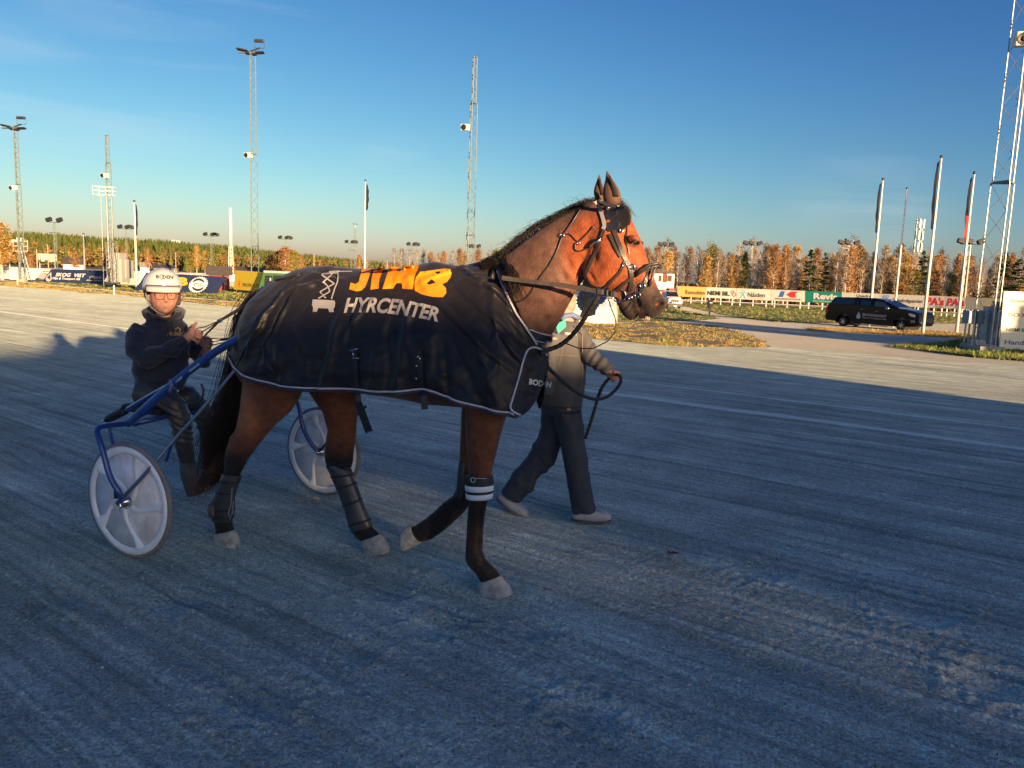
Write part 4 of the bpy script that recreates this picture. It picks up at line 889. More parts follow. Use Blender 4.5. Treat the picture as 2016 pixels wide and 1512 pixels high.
mb = MB(); P_ = [(-14, 3), (-14.5, 12), (-13.5, 18), (-11, 21), (11, 21), (13.5, 18), (14.5, 12), (14, 3)]
mb.loft([(wb(0, 20, 0), wb(0, 5, 0), 14.2 * S_, 5), (wb(0, 21.5, .15), wb(0, 4, .15), 14.8 * S_, 5), (wb(0, 22, 1.4), wb(0, 4, 1.4), 15 * S_, 6), (wb(0, 22.5, 4.2), wb(0, 4, 4.2), 14.8 * S_, 6)], Vector((1, 0, 0)), 28); mb.obj('body', mat('white_car_paint', (.5, .51, .53), .25, coat=.5), g, smooth=True)
mb = MB(); mb.loft([(wb(0, 23, 1.1), wb(0, 20, 1.1), 13 * S_, 5), (wb(0, 35, 2.0), wb(0, 20, 2.0), 11.4 * S_, 4), (wb(0, 35, 4.0), wb(0, 20, 4.1), 11.4 * S_, 4)], Vector((1, 0, 0)), 28); mb.obj('cabin', mat('white_car_paint'), g, smooth=True)
mb = MB(); mb.add([wb(-11.6, 23.3, 1.07), wb(11.6, 23.3, 1.07), wb(9.6, 33, 1.85), wb(-9.6, 33, 1.85)], [(0, 1, 2, 3)]); s = mb.obj('windscreen', M_glass, g)
mb = MB(); mb.box(wb(0, 15, -.1), (13 * S_, .12, 5 * S_)); mb.obj('grille', M_black, g); mb = MB(); mb.box(wb(0, 7, -.12), (28 * S_, .2, 5.5 * S_)); mb.obj('bumper', M_dark, g, bevel=.05)
for k in (-1, 1): mb = MB(); mb.ell(wb(k * 10.7, 15.5, -.05), 3 * S_, .1, 2 * S_); mb.obj('headlight', mat('lamp_glass', (.8, .82, .85), .1), g, smooth=True)
for k in (-6, -2, 2, 6): mb = MB(); mb.ell(wb(k, 12.5, -.25), 1.7 * S_, .08, 1.7 * S_); mb.obj('spotlight', mat('lamp_glass'), g, smooth=True)
mb = MB(); mb.box(wb(0, 5.5, -.24), (7 * S_, .03, 1.8 * S_)); mb.obj('number_plate', M_white, g)
mb = MB(); mb.box(wb(0, 37.5, 2.6), (14 * S_, 1.6, 4.5 * S_)); mb.obj('roof_box', mat('dark_red_box', (.22, .02, .04), .5), g, bevel=.06)
for k in (-1, 1):
    for y in (.9, 3.6): wheel(g, wb(k * 12.3, 6.5, y), Vector((1, 0, 0)) * -k, .36, .22)
    mb = MB(); mb.ell(wb(k * 15.6, 24, 1.2), 1.6 * S_, .1, 1.3 * S_); mb.obj('mirror', M_dark, g, smooth=True)
# ================================================================ black pickup
a, c = G(1660, 642.5), G(1773.5, 651.5); u = c - a; u.z = 0; WB = u.length; u.normalize(); n = Vector((-u.y, u.x, 0)); zg = (a.z + c.z) / 2
print('pickup wheelbase', WB)
def PC(px, py, y=0.0): return plane_pt(px, py, a + n * y, n)
def Z(zx, zy): return (1600 + zx * .119, 560 + zy * .119)
def PZ(zx, zy, y=0.0): return PC(*Z(zx, zy), y) 
g = root('pickup_truck', (a + c) / 2, 'black pickup with a canopy and white door lettering parked by the flagpoles', 'pickup')
M_car = mat('black_car_paint', (.003, .005, .012), .14, coat=.15, spec=.2, var=(20, .2))
low = [(222, 372), (260, 318), (700, 330), (1000, 362), (1290, 384), (1440, 400), (1640, 432), (1790, 468), (1838, 500), (1850, 560), (1845, 640), (1790, 690), (1700, 700), (1600, 690)]
def arch(cx, cy, r, n_=9): return [(cx + r * math.cos(q), cy - r * math.sin(q)) for q in np.linspace(-.25, math.pi + .2, n_)]
Wd = 1.7
low = [(x if x < 1600 else 1600 + (x - 1600) * .68, y) for x, y in low]
P1 = low + arch(1455, 672, 128) + [(1240, 690), (700, 640), (640, 640)] + arch(500, 605, 120) + [(365, 600), (215, 585), (196, 530), (205, 480), (222, 470)]
# side skins bulge: rows of the same outline at increasing depth
def carloft(mb, outline, rows):
    """rows: (y, inset toward outline centre)"""
    base = [PZ(x, y) for x, y in outline]; cen = sum(base, Vector()) / len(base); vs = []; m_ = len(base)
    for (y, ins) in rows:
        for p in base: vs.append(p.lerp(Vector((cen.x, cen.y, cen.z)), ins) + n * y)
    fs = [tuple(range(m_))] + [tuple((len(rows) - 1) * m_ + i for i in range(m_ - 1, -1, -1))]
    for r_ in range(len(rows) - 1):
        for i in range(m_): fs.append((r_ * m_ + i, r_ * m_ + (i + 1) % m_, (r_ + 1) * m_ + (i + 1) % m_, (r_ + 1) * m_ + i))
    mb.add(vs, fs)
mb = MB(); carloft(mb, P1, [(-.02, .02), (0.03, 0.0), (Wd - .03, 0), (Wd + .02, .02)]); mb.obj('body', M_car, g, bevel=.02)
mb = MB(); top = [(262, 322), (345, 207), (700, 213), (1000, 226), (1120, 246), (1180, 268), (1300, 330), (1435, 398)]
bot = [(262, 322), (700, 332), (1000, 364), (1435, 398)]
base = [PZ(x, y) for x, y in top]; 
vs = []
for y, tw in ((0.02, .16), (Wd - .02, -.16)):
    for (x, yy), p in zip(top, base):
        f = max(0, min(1, (395 - yy - (0 if x > 1100 else 60) * 0) / 170)); vs.append(p + n * (y + tw * f))
m_ = len(top); mb.add(vs, [tuple(range(m_)), tuple(range(2 * m_ - 1, m_ - 1, -1))] + [(i, i + 1, m_ + i + 1, m_ + i) for i in range(m_ - 1)]); mb.obj('cabin', M_car, g, bevel=.015)
def pane(pts, name, m=M_glass, yo=-.015):
    mb = MB(); v = []
    for x, yy in pts:
        f = max(0, min(1, (395 - yy) / 170)); v.append(PZ(x, yy) + n * (.02 + .16 * f + yo))
    mb.prism(v, .008, n); return mb.obj(name, m, g)
pane([(300, 318), (375, 225), (665, 232), (668, 340)], 'canopy_window'); pane([(770, 365), (785, 258), (950, 268), (962, 392)], 'rear_window'); pane([(1010, 395), (1018, 275), (1100, 280), (1170, 305), (1265, 375), (1270, 405)], 'front_window', mat('clear_glass', (.10, .10, .09), .08))
mb = MB(); v = []
for (x, yy) in ((1128, 252), (1178, 272), (1300, 334), (1425, 396)):
    f = max(0, min(1, (395 - yy) / 170)); v.append((PZ(x, yy), f))
A_ = [p + n * (.06 + .16 * f) + UP * .012 for p, f in v[1:]]; B_ = [p + n * (Wd - .06 - .16 * f) + UP * .012 for p, f in v[1:]]
mb.add(A_ + B_, [(0, 1, 4, 3), (1, 2, 5, 4)]); mb.obj('windscreen', mat('windscreen_glass', (.30, .38, .45), .05, spec=1), g)
for (zx, zy, r_) in ((492, 612, 105), (1455, 680, 112)):
    cc = PZ(zx, zy); R = abs(PZ(zx, zy).z - zg); 
    wheel(g, cc + n * .12, n, R, .25, spokes=6); wheel(g, cc + n * (Wd - .12), -n, R, .25)
    mb = MB(); mb.box(cc + n * Wd / 2, (.5, Wd * .8, .5), u, n, UP); mb.obj('axle_housing', M_black, g)
mb = MB(); mb.prism([PZ(228, 375), PZ(262, 375), PZ(258, 462), PZ(222, 462)], .05, -n); mb.obj('tail_light', mat('red_lens', (.35, .01, .03), .2), g)
mb = MB(); mb.prism([PZ(1585, 488), PZ(1620, 478), PZ(1700, 504), PZ(1697, 544), PZ(1620, 528)], .03, -n); mb.obj('headlight', mat('lamp_glass'), g)
mb = MB(); mb.prism([PZ(1620, 588), PZ(1690, 592), PZ(1695, 636), PZ(1630, 638)], .03, -n); mb.obj('fog_light', M_steel, g)
mb = MB(); f0 = PZ(1845, 560); 
for y in (.45, .95, 1.45): mb.tube([PZ(1735, 500, y) + u * .05, PZ(1772, 510, y) + u * .08, PZ(1772, 640, y) + u * .1, PZ(1735, 695, y) + u * .02], .035, 6)
mb.tube([PZ(1772, 560, .3) + u * .1, PZ(1772, 560, 1.6) + u * .1], .035, 6); mb.tube([PZ(1772, 640, .2) + u * .1, PZ(1772, 640, 1.7) + u * .1], .035, 6); mb.obj('bull_bar', mat('chrome_bar', (.35, .36, .38), .25, metal=.9), g)
mb = MB(); mb.box(PZ(1774, 610, Wd / 2) + u * .03, (.03, .52, .12), u, n, UP); mb.obj('number_plate', M_white, g)
mb = MB(); mb.tube([PZ(700, 652, -.04), PZ(1230, 700, -.04)], .035, 6); mb.obj('side_step', mat('chrome_bar'), g)
mb = MB(); mb.ell(PZ(1235, 395, -.14), .14, .09, .10, u, n, UP); mb.obj('mirror', mat('chrome_bar'), g, smooth=True)
for x, y in ((810, 410), (1060, 445)): mb = MB(); mb.box(PZ(x, y, -.03), (.16, .03, .03), u, n, UP); mb.obj('door_handle', mat('chrome_bar'), g)
mb = MB()
for pts in (((745, 250), (715, 640)), ((985, 360), (975, 660)), ((690, 215), (668, 640)), ((1290, 400), (1250, 560))): mb.tube([PZ(*p, -.012) for p in pts], .006, 4)
mb.obj('door_seam', M_black, g)
mb = MB(); U = (PZ(1200, 520) - PZ(820, 485)); w_ = U.length; U.normalize(); V_ = UP
text_on(mb, 'SKOGQVIST', PZ(820, 522, -.03), U, V_, None or .20, w_ * 1.05, 0, .01, .01); mb.obj('lettering', M_txtw, g)
mb = MB(); text_on(mb, 'Olje & Transport AB', PZ(815, 560, -.03), U, V_, .12, w_ * 1.05, 0, 0, .01); mb.obj('small_lettering', M_txtw, g)
Bd = (g, PZ(757, 540, -.03), None, None, None, U, UP, -n); 
mb = MB(); r_ = .16; poly2(mb, [(r_ * math.sin(q), -r_ * math.cos(q)) for q in np.linspace(-2.2, 2.2, 16)] + [(0, r_ * 2.2)], PZ(757, 530, -.03), U, UP, .01); mb.obj('drop_emblem', mat('silver_print', (.5, .5, .5), .5), g)
# driver of the pickup seen through the side window
pp = PZ(1075, 372, .5); pr_ = root('person', pp - UP * .4, 'person in yellow sitting at the wheel of the black pickup', 'person'); mb = MB(); mb.ell(pp + UP * .02, .09, .09, .12); mb.tube([pp - UP * .05, pp - UP * .14], .05, 8); mb.ell(pp - UP * .36, .2, .2, .28)
fuse(mb, 'body', mat('yellow_vest', (.6, .5, .15), .8), pr_, .03, 2)
# ================================================================ person walking on the drive
b = G(1396.5, 620); H_ = topz(b, 1396.5, 586) - b.z; k = H_ / 1.72; pr_ = root('person', b, 'person in a long black coat walking away on the gravel drive', 'person')
def q_(x, y, z): return b + Vector((x, y, z)) * k
mb = MB(); mb.loft([(q_(-.10, 0, .9), q_(.10, 0, .9), .10), (q_(-.17, 0, 1.0), q_(.17, 0, 1.0), .13), (q_(-.2, 0, 1.3), q_(.2, 0, 1.3), .13), (q_(-.13, 0, 1.46), q_(.13, 0, 1.46), .08), (q_(-.05, 0, 1.5), q_(.05, 0, 1.5), .05)], Vector((0, 1, 0)))
mb.ell(q_(0, 0, 1.61), .09 * k, .10 * k, .12 * k)
for s in (-1, 1): mb.tube([q_(.09 * s, 0, .92), q_(.08 * s, .05 * s, .5), q_(.07 * s, .12 * s, .06), q_(.07 * s, .22 * s, .03)], [.09 * k, .06 * k, .045 * k, .04 * k], 10); mb.tube([q_(.19 * s, 0, 1.4), q_(.27 * s, 0, 1.15), q_(.25 * s, -.08, .88)], [.055 * k, .05 * k, .035 * k], 8)
fuse(mb, 'body', mat('dark_trousers', (.03, .028, .03), .9), pr_, .03, 2)
mb = MB(); mb.loft([(q_(-.25, 0, .72), q_(.25, 0, .72), .17), (q_(-.23, 0, 1.0), q_(.23, 0, 1.0), .17), (q_(-.25, 0, 1.35), q_(.25, 0, 1.35), .16), (q_(-.12, 0, 1.5), q_(.12, 0, 1.5), .09)], Vector((0, 1, 0)))
for s in (-1, 1): mb.tube([q_(.2 * s, 0, 1.4), q_(.29 * s, 0, 1.15), q_(.26 * s, -.08, .92)], [.075 * k, .07 * k, .06 * k], 8)
fuse(mb, 'coat', mat('black_coat', (.02, .02, .025), .9), pr_, .03, 2); mb = MB(); mb.box(q_(.05, -.17, 1.22), (.28 * k, .03, .05)); mb.obj('reflective_print', M_white, pr_)
# ================================================================ mast foot equipment and banner at the right edge
b = G(1915, 684); 
def cab(name, label, x0, y0, x1, y1, xb, yb, m, dep=.5, cat='cabinet', detail=True):
    f = G(xb, yb); dist = f.xy.length; a, c = D(x0, y0, dist), D(x1, y1, dist); g = root(name, f, label, cat); mb = MB(); mb.box(Vector(((a.x + c.x) / 2, (a.y + c.y) / 2 + dep / 2, (a.z + c.z) / 2)), (abs(c.x - a.x), dep, abs(a.z - c.z))); mb.obj('housing', m, g, bevel=.02)
    if detail: mb = MB(); mb.box(Vector(((a.x + c.x) / 2, (a.y + c.y) / 2 - .02, (a.z + c.z) / 2)), (abs(c.x - a.x) * .86, .02, abs(a.z - c.z) * .9)); o = mb.obj('door', m, g, bevel=.01); m2 = MB(); m2.box(Vector(((a.x + c.x) / 2 + abs(c.x - a.x) * .32, (a.y + c.y) / 2 - .05, (a.z + c.z) / 2)), (.03, .04, .12)); m2.obj('handle', M_black, o)
    if min(a.z, c.z) - f.z > .2: mb = MB(); [mb.box(Vector((xx, (a.y + c.y) / 2 + dep / 2, (min(a.z, c.z) + f.z) / 2)), (.06, .06, min(a.z, c.z) - f.z)) for xx in (a.x + .08, c.x - .08)]; mb.obj('stand', M_steel, g)
    return g
M_blue = mat('blue_grey_sheet', (.16, .24, .36), .5, var=(3, .08)); M_gr2 = mat('light_grey_sheet', (.38, .40, .42), .5, var=(3, .08))
cab('blue_cabinet', 'blue-grey cabinet fixed left of the steel mast', 1905, 611, 1921, 638, 1912, 683, M_blue)
cab('grey_cabinet', 'small dark grey cabinet inside the legs of the steel mast', 1924, 612, 1940, 638, 1932, 684, mat('mid_grey_sheet', (.2, .22, .26), .5))
cab('tall_cabinet', 'tall pale grey cabinet behind the steel mast', 1946, 603, 1956, 680, 1951, 684, M_gr2)
cab('grey_shelter', 'pale grey equipment shelter between the steel mast and the banner', 1954, 612, 1968, 678, 1961, 685, M_gr2, dep=1.2)
cab('speaker_box', 'black loudspeaker box on a pole beside the banner', 1965, 594, 1974, 611, 1970, 684, M_black, .4, 'loudspeaker', False)
mb = MB(); fpos = G(1935, 690); mb.box(fpos + Vector((0, .4, .12)), (1.2, .9, .3)); mb.box(fpos + Vector((-.2, .2, .35)), (.5, .6, .25)); o = mb.obj('concrete_block', M_conc, loc=fpos, bevel=.04); tag(o, 'pale concrete ballast blocks at the foot of the steel mast', 'concrete block')
# cables
mb = MB(); f = G(1950, 680); 
for k in range(4): 
    pts = [D(1952 - k * 4, 600 + k * 6, f.xy.length - .4), D(1948 - k * 3, 640, f.xy.length - .5), D(1943 + k * 5, 662, f.xy.length - .6), D(1947 + k * 2, 684, f.xy.length - .7)]; mb.tube(pts, .02, 5)
o = mb.obj('cable', M_black, loc=f); tag(o, 'black cables hanging down to the foot of the steel mast', 'cable')
BB = board('banner', 'cream banner with sponsor names at the right edge of the photo', 'banner', [(1977, 573.5), (2100, 577), (2100, 693), (1967, 688)], mat('cream_banner', (.82, .77, .62), .7, bump=(2.5, .6, .1)), zbot=.02)
btext(BB, 'Sesento', (1989, 595), 8, M_txtk, 44, bold=.02); btext(BB, 'BD', (1985, 623), 7.5, mat('grey_lettering', (.12, .11, .11), .5), 22, bold=.03); btext(BB, 'X', (2009, 624), 7.5, M_txtr, 11, bold=.03); btext(BB, 'NIEMI BIL.', (1981, 652), 6.5, M_txtk, 45, bold=.02); btext(BB, 'Handels', (1977, 678), 9, M_txtb, 58, bold=.02)
mb = MB()
for q in (.02, .5): p = BB[1].lerp(BB[2], q); mb.tube([p + BB[7] * -.1, p + BB[7] * -.1 + UP * (BB[3].z - BB[1].z)], .04, 6)
mb.obj('post', M_wood, BB[0])
# white sign panel on the grass behind the horse's chin
BS = board('white_sign', 'white sign board with grey-blue squares on the grass behind the horse chin', 'sign', [(1120, 586), (1213, 590), (1215, 638), (1120, 634)], M_dirtyw, thick=.05)
mb = MB()
for (x0, y0, x1, y1) in ((1183, 592, 1193, 604), (1200, 592, 1211, 604)): mb.add([at_board(BS, x, y) + BS[7] * .02 for x, y in ((x0, y0), (x1, y0 + .4), (x1, y1 + .4), (x0, y1))], [(0, 1, 2, 3)])
mb.obj('print', mat('grey_blue', (.25, .28, .36), .6), BS[0]); mb = MB(); p = at_board(BS, 1214.5, 640); mb.box(Vector((p.x, p.y, -.1)), (.05, .05, 2.1)); mb.obj('post', M_wood, BS[0])
# ================================================================ trees
M_leaf = mat('autumn_leaf', rough=.85, attr=True, spec=.15); M_bark = mat('birch_bark', (.52, .47, .40), .8, var=(6, .25)); M_bark2 = mat('grey_bark', (.16, .13, .10), .9, var=(6, .25))
def make_tree(kind, seed, H, Wc):
    r = random.Random(seed); t = MB(); c = MB(); c.col = (0, 0, 0)
    bend = Vector((r.uniform(-.3, .3), 0, 0)); t.tube([Vector((0, 0, 0)), bend * .4 + UP * H * .4, bend + UP * H * .8, bend * 1.2 + UP * H * .98], [.11 + H * .004, .085, .05, .015], 6)
    if kind == 'pine':
        for i in range(int(60 * H / 10)):
            q = r.random() ** .8; z = H * (.12 + .86 * q); a = r.uniform(0, 6.28); L_ = Wc * (1 - q) ** .8 * r.uniform(.6, 1.1) + .15; d = Vector((math.cos(a), math.sin(a), -.12 + .3 * q))
            for k in range(9):
                p = UP * z + d * L_ * (k + .6) / 9; e = Vector((r.gauss(0, 1), r.gauss(0, 1), r.gauss(0, .5))).normalized() * .26; f = e.cross(d).normalized() * .16; s = r.uniform(.6, 1.5); c.col = (.030 * s, .05 * s, .018 * s); c.add([p - e, p + f, p + e, p - f], [(0, 1, 2, 3)])
        return t, c
    pal = {'bare': [(.20, .16, .13), (.24, .19, .15), (.15, .12, .10)], 'grey': [(.22, .19, .17), (.27, .22, .19)], 'orange': [(.26, .13, .05), (.22, .115, .05), (.30, .17, .07), (.18, .10, .05)], 'gold': [(.36, .21, .05), (.30, .18, .05), (.25, .17, .06)], 'green': [(.13, .15, .03), (.17, .17, .04), (.25, .18, .03)]}[kind]
    low = .30 if kind in ('bare', 'grey') else .22
    nb = 70
    for i in range(nb):   # limbs and twigs
        q = r.random(); z = H * (low + (1 - low) * q * .95); a = r.uniform(0, 6.28); L_ = Wc * (math.sin(math.pi * min(1, .18 + q * .8)) ** .7) * r.uniform(.5, 1.05); d = Vector((math.cos(a), math.sin(a), r.uniform(.7, 1.3))).normalized()
        p0 = UP * z + bend * (z / H); p1 = p0 + d * L_ * .6; p2 = p0 + d * L_ + Vector((0, 0, -.1 * L_)); t.tube([p0, p1, p2], [.03, .018, .006], 3, cap=False)
        n_ = {'bare': 16, 'grey': 12, 'orange': 36, 'gold': 42, 'green': 42}[kind]
        for k in range(n_):
            p = p0.lerp(p2, r.uniform(.15, 1.08)) + Vector((r.gauss(0, 1), r.gauss(0, 1), r.gauss(0, 1))) * Wc * .13; s_ = r.uniform(.07, .15) * (1 if kind not in ('bare', 'grey') else .9)
            e = Vector((r.gauss(0, 1), r.gauss(0, 1), r.gauss(0, 1))).normalized() * s_
            if kind in ('bare', 'grey') and k % 2: e = (e + UP * .25 * r.choice((-1, 1))).normalized() * r.uniform(.2, .45); f = e.orthogonal().normalized() * .022
            else: f = e.orthogonal().normalized() * s_ * .8
            cc = r.choice(pal); g_ = r.uniform(.7, 1.35); c.col = (cc[0] * g_, cc[1] * g_, cc[2] * g_); c.add([p - e, p + f, p + e, p - f], [(0, 1, 2, 3)])
    return t, c
TREES = {}
for kind in ('bare', 'grey', 'orange', 'gold', 'green', 'pine'):
    TREES[kind] = []
    for v in range(3):
        t, c = make_tree(kind, v * 7 + len(kind), 12, {'pine': 2.2, 'bare': 1.7, 'grey': 1.6, 'orange': 1.8, 'gold': 2.0, 'green': 2.1}[kind] * (1 + .15 * v))
        TREES[kind].append((t.mesh('trunk', M_bark if kind not in ('pine',) else M_bark2, recalc=False), c.mesh('crown', M_leaf, recalc=False)))
ORD = ['leftmost', 'second', 'third', 'fourth', 'fifth', 'sixth', 'seventh', 'eighth', 'ninth', 'tenth', 'eleventh', 'twelfth', 'thirteenth', 'fourteenth', 'fifteenth', 'sixteenth']
DESC = {'bare': 'half bare brown birch', 'grey': 'leafless grey birch', 'orange': 'rusty orange birch', 'gold': 'golden yellow birch', 'green': 'yellow-green birch', 'pine': 'dark green spruce'}
def refname(px):
    if px < 1000: return 'behind the blanketed horse back'
    for (x0, x1, m, lab, *_r) in HB:
        if px < x1: return {1333: 'above the race tower and orange panel', 1390: 'behind the panel with a red loop', 1450: 'behind the panel with a pale blue figure', 1518: 'behind the panel with blue and red arrows', 1585: 'behind the teal panel', 1657: 'behind the black square panel', 1732: 'behind the panel with blue figures', 1820: 'behind the left red-lettered panel', 1861: 'behind the right red-lettered panel', 1901: 'behind the plain grey panel', 1931: 'behind the yellow oval panel'}[x0]
    return 'behind the cream banner'
rt = random.Random(11); placed = []
def tree_top(px):
    # measured tops of the tree line
    T = [(1255, 482), (1300, 478), (1340, 476), (1380, 484), (1400, 477), (1430, 490), (1450, 486), (1475, 474), (1500, 472), (1520, 478), (1560, 482), (1600, 492), (1650, 480), (1680, 475), (1700, 486), (1740, 495), (1775, 488), (1800, 500), (1825, 493), (1870, 498), (1910, 505), (1950, 508), (1985, 495), (2016, 490), (2100, 480)]
    for (a, b_), (c, d) in zip(T, T[1:]):
        if a <= px <= c: return b_ + (d - b_) * (px - a) / (c - a)
    return 485
def put(kind, px, ytop, dist, sx=1.0, nm='birch_tree', grp='trees of the wood behind the hoardings'):
    b = D(px, 570, dist); b.z = -.8; H = topz(b, px, ytop) - b.z; placed.append((kind, px, ytop, dist, b, H / 12, sx, nm, grp))
x = 1236
while x < 2110:
    for row, dist in ((0, 135), (1, 160), (2, 190)):
        if row == 2 and rt.random() < .55: continue
        xx = x + rt.uniform(-9, 9); k = rt.choices(['bare', 'grey', 'orange', 'gold', 'green', 'pine'], [.36, .24, .22, .09, .07, .02] if row < 2 else [.4, .25, .2, .08, .05, .02])[0]
        put(k, xx, tree_top(xx) + rt.choice((-8, -3, 0, 4, 8, 14, 22, 30)) + rt.uniform(-3, 3) + (12 if row == 0 else 0) + (-4 if row == 2 else 0), dist + rt.uniform(-8, 8), rt.uniform(.85, 1.15))
    x += 13
for (k, px, yt) in (('gold', 1312, 488), ('gold', 1390, 505), ('pine', 1592, 490), ('pine', 1812, 494), ('green', 1805, 530), ('pine', 1972, 492), ('pine', 2000, 500), ('gold', 2010, 560), ('orange', 1672, 484), ('gold', 1780, 500)): put(k, px, yt, 128, 1.25)
for (k, px, yt) in (('grey', 762, 505), ('bare', 775, 486), ('bare', 790, 487), ('bare', 806, 487), ('grey', 820, 489), ('bare', 832, 490), ('orange', 848, 496), ('bare', 862, 494), ('orange', 871, 496), ('grey', 890, 491), ('orange', 903, 486), ('gold', 915, 492), ('orange', 940, 487), ('bare', 960, 497), ('green', 974, 492), ('orange', 706, 500), ('grey', 722, 500)): put(k, px, yt, 150 + rt.uniform(-10, 10), 1.0, grp='trees behind the horse back')
placed.sort(key=lambda q: q[1]); cnt = {}
for (kind, px, yt, dist, b, s, sx, nm, grp) in placed:
    key = (kind, refname(px)); cnt.setdefault(key, 0); cnt[key] += 1
tot = dict(cnt); cnt = {k: 0 for k in cnt}
for (kind, px, yt, dist, b, s, sx, nm, grp) in placed:
    key = (kind, refname(px)); i = cnt[key]; cnt[key] += 1
    lab = DESC[kind] + ' ' + key[1] if tot[key] == 1 else f'{ORD[min(i, 15)]} {DESC[kind]} from the left {key[1]}'
    o = root('spruce_tree' if kind == 'pine' else nm, b, lab, 'tree', grp); t, c = rt.choice(TREES[kind]); ss = s * rt.uniform(.97, 1.03)
    o.scale = (ss * sx, ss * sx, ss); o.rotation_euler = (0, 0, rt.uniform(0, 6.28)); 
    for me_, n_ in ((t, 'trunk'), (c, 'crown')): link(n_, me_, o)
# round trees at the left
LT = [('gold', 5, 434, 545, 120, 2.0, 'large orange birch at the left edge beside the ladder tower'), ('orange', 62, 500, 545, 160, 1.6, 'small rusty tree right of the ladder tower'), ('orange', 150, 497, 545, 260, 2.2, 'small brown tree in front of the pale villa'), ('orange', 245, 492, 545, 260, 1.5, 'orange tree left of the tall left flagpole'), ('orange', 291, 488, 545, 270, 1.2, 'bright orange tree right of the tall left flagpole'), ('gold', 388, 484, 545, 270, 1.0, 'slim orange tree left of the rightmost green trees'), ('gold', 404, 492, 545, 275, 1.1, 'short orange tree behind the red shed'), ('green', 412, 497, 545, 230, 2.8, 'broad green tree behind the red shed'), ('green', 375, 510, 545, 240, 2.2, 'low green tree right of the driver helmet'), ('green', 550, 493, 560, 190, 2.2, 'round tree, orange on the left and green on the right, left half'), ('orange', 560, 486, 560, 185, 2.4, 'tallest round autumn tree under a floodlight pole'), ('green', 575, 492, 560, 190, 2.2, 'round yellow-green tree right of the tallest round one'), ('orange', 533, 500, 560, 200, 1.8, 'low rusty tree right of the lamp-crowned mast'), ('orange', 590, 502, 560, 210, 1.6, 'low rusty tree behind the front of the rump')]
for (k, px, yt, yb, dist, sx, lab) in LT:
    b = D(px, 555, dist); b.z = -.8; s = (topz(b, px, yt) + .8) / 12; o = root('autumn_tree', b, lab, 'tree', 'autumn trees by the far bend'); t, c = rt.choice(TREES[k]); o.scale = (s * sx, s * sx, s)
    for me_, n_ in ((t, 'trunk'), (c, 'crown')): link(n_, me_, o)
# undergrowth that closes the wood near the ground
mb = MB(); mb.col = (0, 0, 0); r = random.Random(5)
for i in range(9000):
    px = r.uniform(1236, 2120); dist = r.uniform(128, 185); p = D(px, 580, dist); h = r.random() ** 1.6 * 3.0; p.z = -.8 + h; c = r.choice([(.16, .10, .04), (.10, .10, .03), (.20, .12, .03), (.07, .06, .04), (.28, .15, .03)]); g_ = r.uniform(.6, 1.2); mb.col = tuple(q * g_ for q in c)
    e = Vector((r.gauss(0, 1), r.gauss(0, 1), r.gauss(0, 1))).normalized() * r.uniform(.2, .4); f = e.orthogonal().normalized() * .25; mb.add([p - e, p + f, p + e, p - f], [(0, 1, 2, 3)])
o = mb.obj('undergrowth', M_leaf, recalc=False); tag(o, 'tangled brown and green undergrowth beneath the birches', 'undergrowth', kind='stuff')
# ================================================================ the horse
M_coat = mat('horse_coat', rough=.55, attr=True, spec=.22, bump=(62, .75, .006), var=(16, .2), sheen=.1)
for _n in M_coat.node_tree.nodes:
    if _n.type == 'TEX_NOISE' and abs(_n.inputs['Scale'].default_value - 62) < 1: _n.inputs['Distortion'].default_value = 1.6; _n.inputs['Detail'].default_value = 3
M_hair = mat('horse_hair', (.012, .009, .008), .45, spec=.4, var=(30, .4)); M_hair2 = mat('tail_tips', (.16, .08, .05), .6, var=(30, .4))
M_hairb = mat('mane_hair', (.028, .018, .014), .42, spec=.4, var=(30, .4))
M_hoof = mat('hoof_horn', (.33, .35, .32), .6, var=(22, .45), bump=(40, .5, .003)); M_eye = mat('dark_eye', (.01, .006, .004), .05, spec=.8)
M_leather = mat('black_leather', (.035, .030, .026), .38, spec=.5, bump=(90, .2, .001)); M_metal = mat('bit_metal', (.6, .6, .6), .2, metal=1)
M_boot = mat('hind_boot', (.05, .054, .06), .3, bump=(60, .3, .002), var=(12, .3)); M_neo = mat('neoprene', (.016, .017, .02), .6)
horse = root('horse', HO.copy(), 'bay trotting horse with bridle and leg boots walking in front of the sulky', 'horse')
hb = MB()
def hs(*rows, y=0.0):
    """rows of (ax, ay, bx, by, w[, y])"""
    out = []
    for r_ in rows:
        yy = r_[5] if len(r_) > 5 else y; out.append((HP(r_[0], r_[1], yy), HP(r_[2], r_[3], yy), r_[4]))
    return out
# trunk, carried a little inside the blanket
hb.loft(hs((476, 655, 470, 700, .05), (486, 612, 480, 740, .15), (520, 565, 505, 770, .22), (565, 548, 560, 772, .265), (630, 540, 625, 768, .28), (720, 540, 715, 772, .275), (790, 540, 785, 784, .275), (850, 540, 850, 797, .265), (910, 536, 915, 803, .235), (960, 533, 975, 806, .215), (990, 560, 1000, 800, .18), (1012, 600, 1026, 775, .14), (1030, 640, 1042, 735, .09)), HN, 26)
# neck and withers
hb.loft(hs((950, 528, 1000, 765, .17), (985, 512, 1048, 712, .15), (1012, 490, 1080, 668, .128), (1035, 471, 1101, 632, .112), (1065, 450, 1120, 597, .098), (1098, 430, 1136, 568, .088), (1132, 413, 1149, 549, .080), (1165, 400, 1160, 535, .076), (1192, 396, 1170, 505, .07)), HN, 24, pw=2.2)
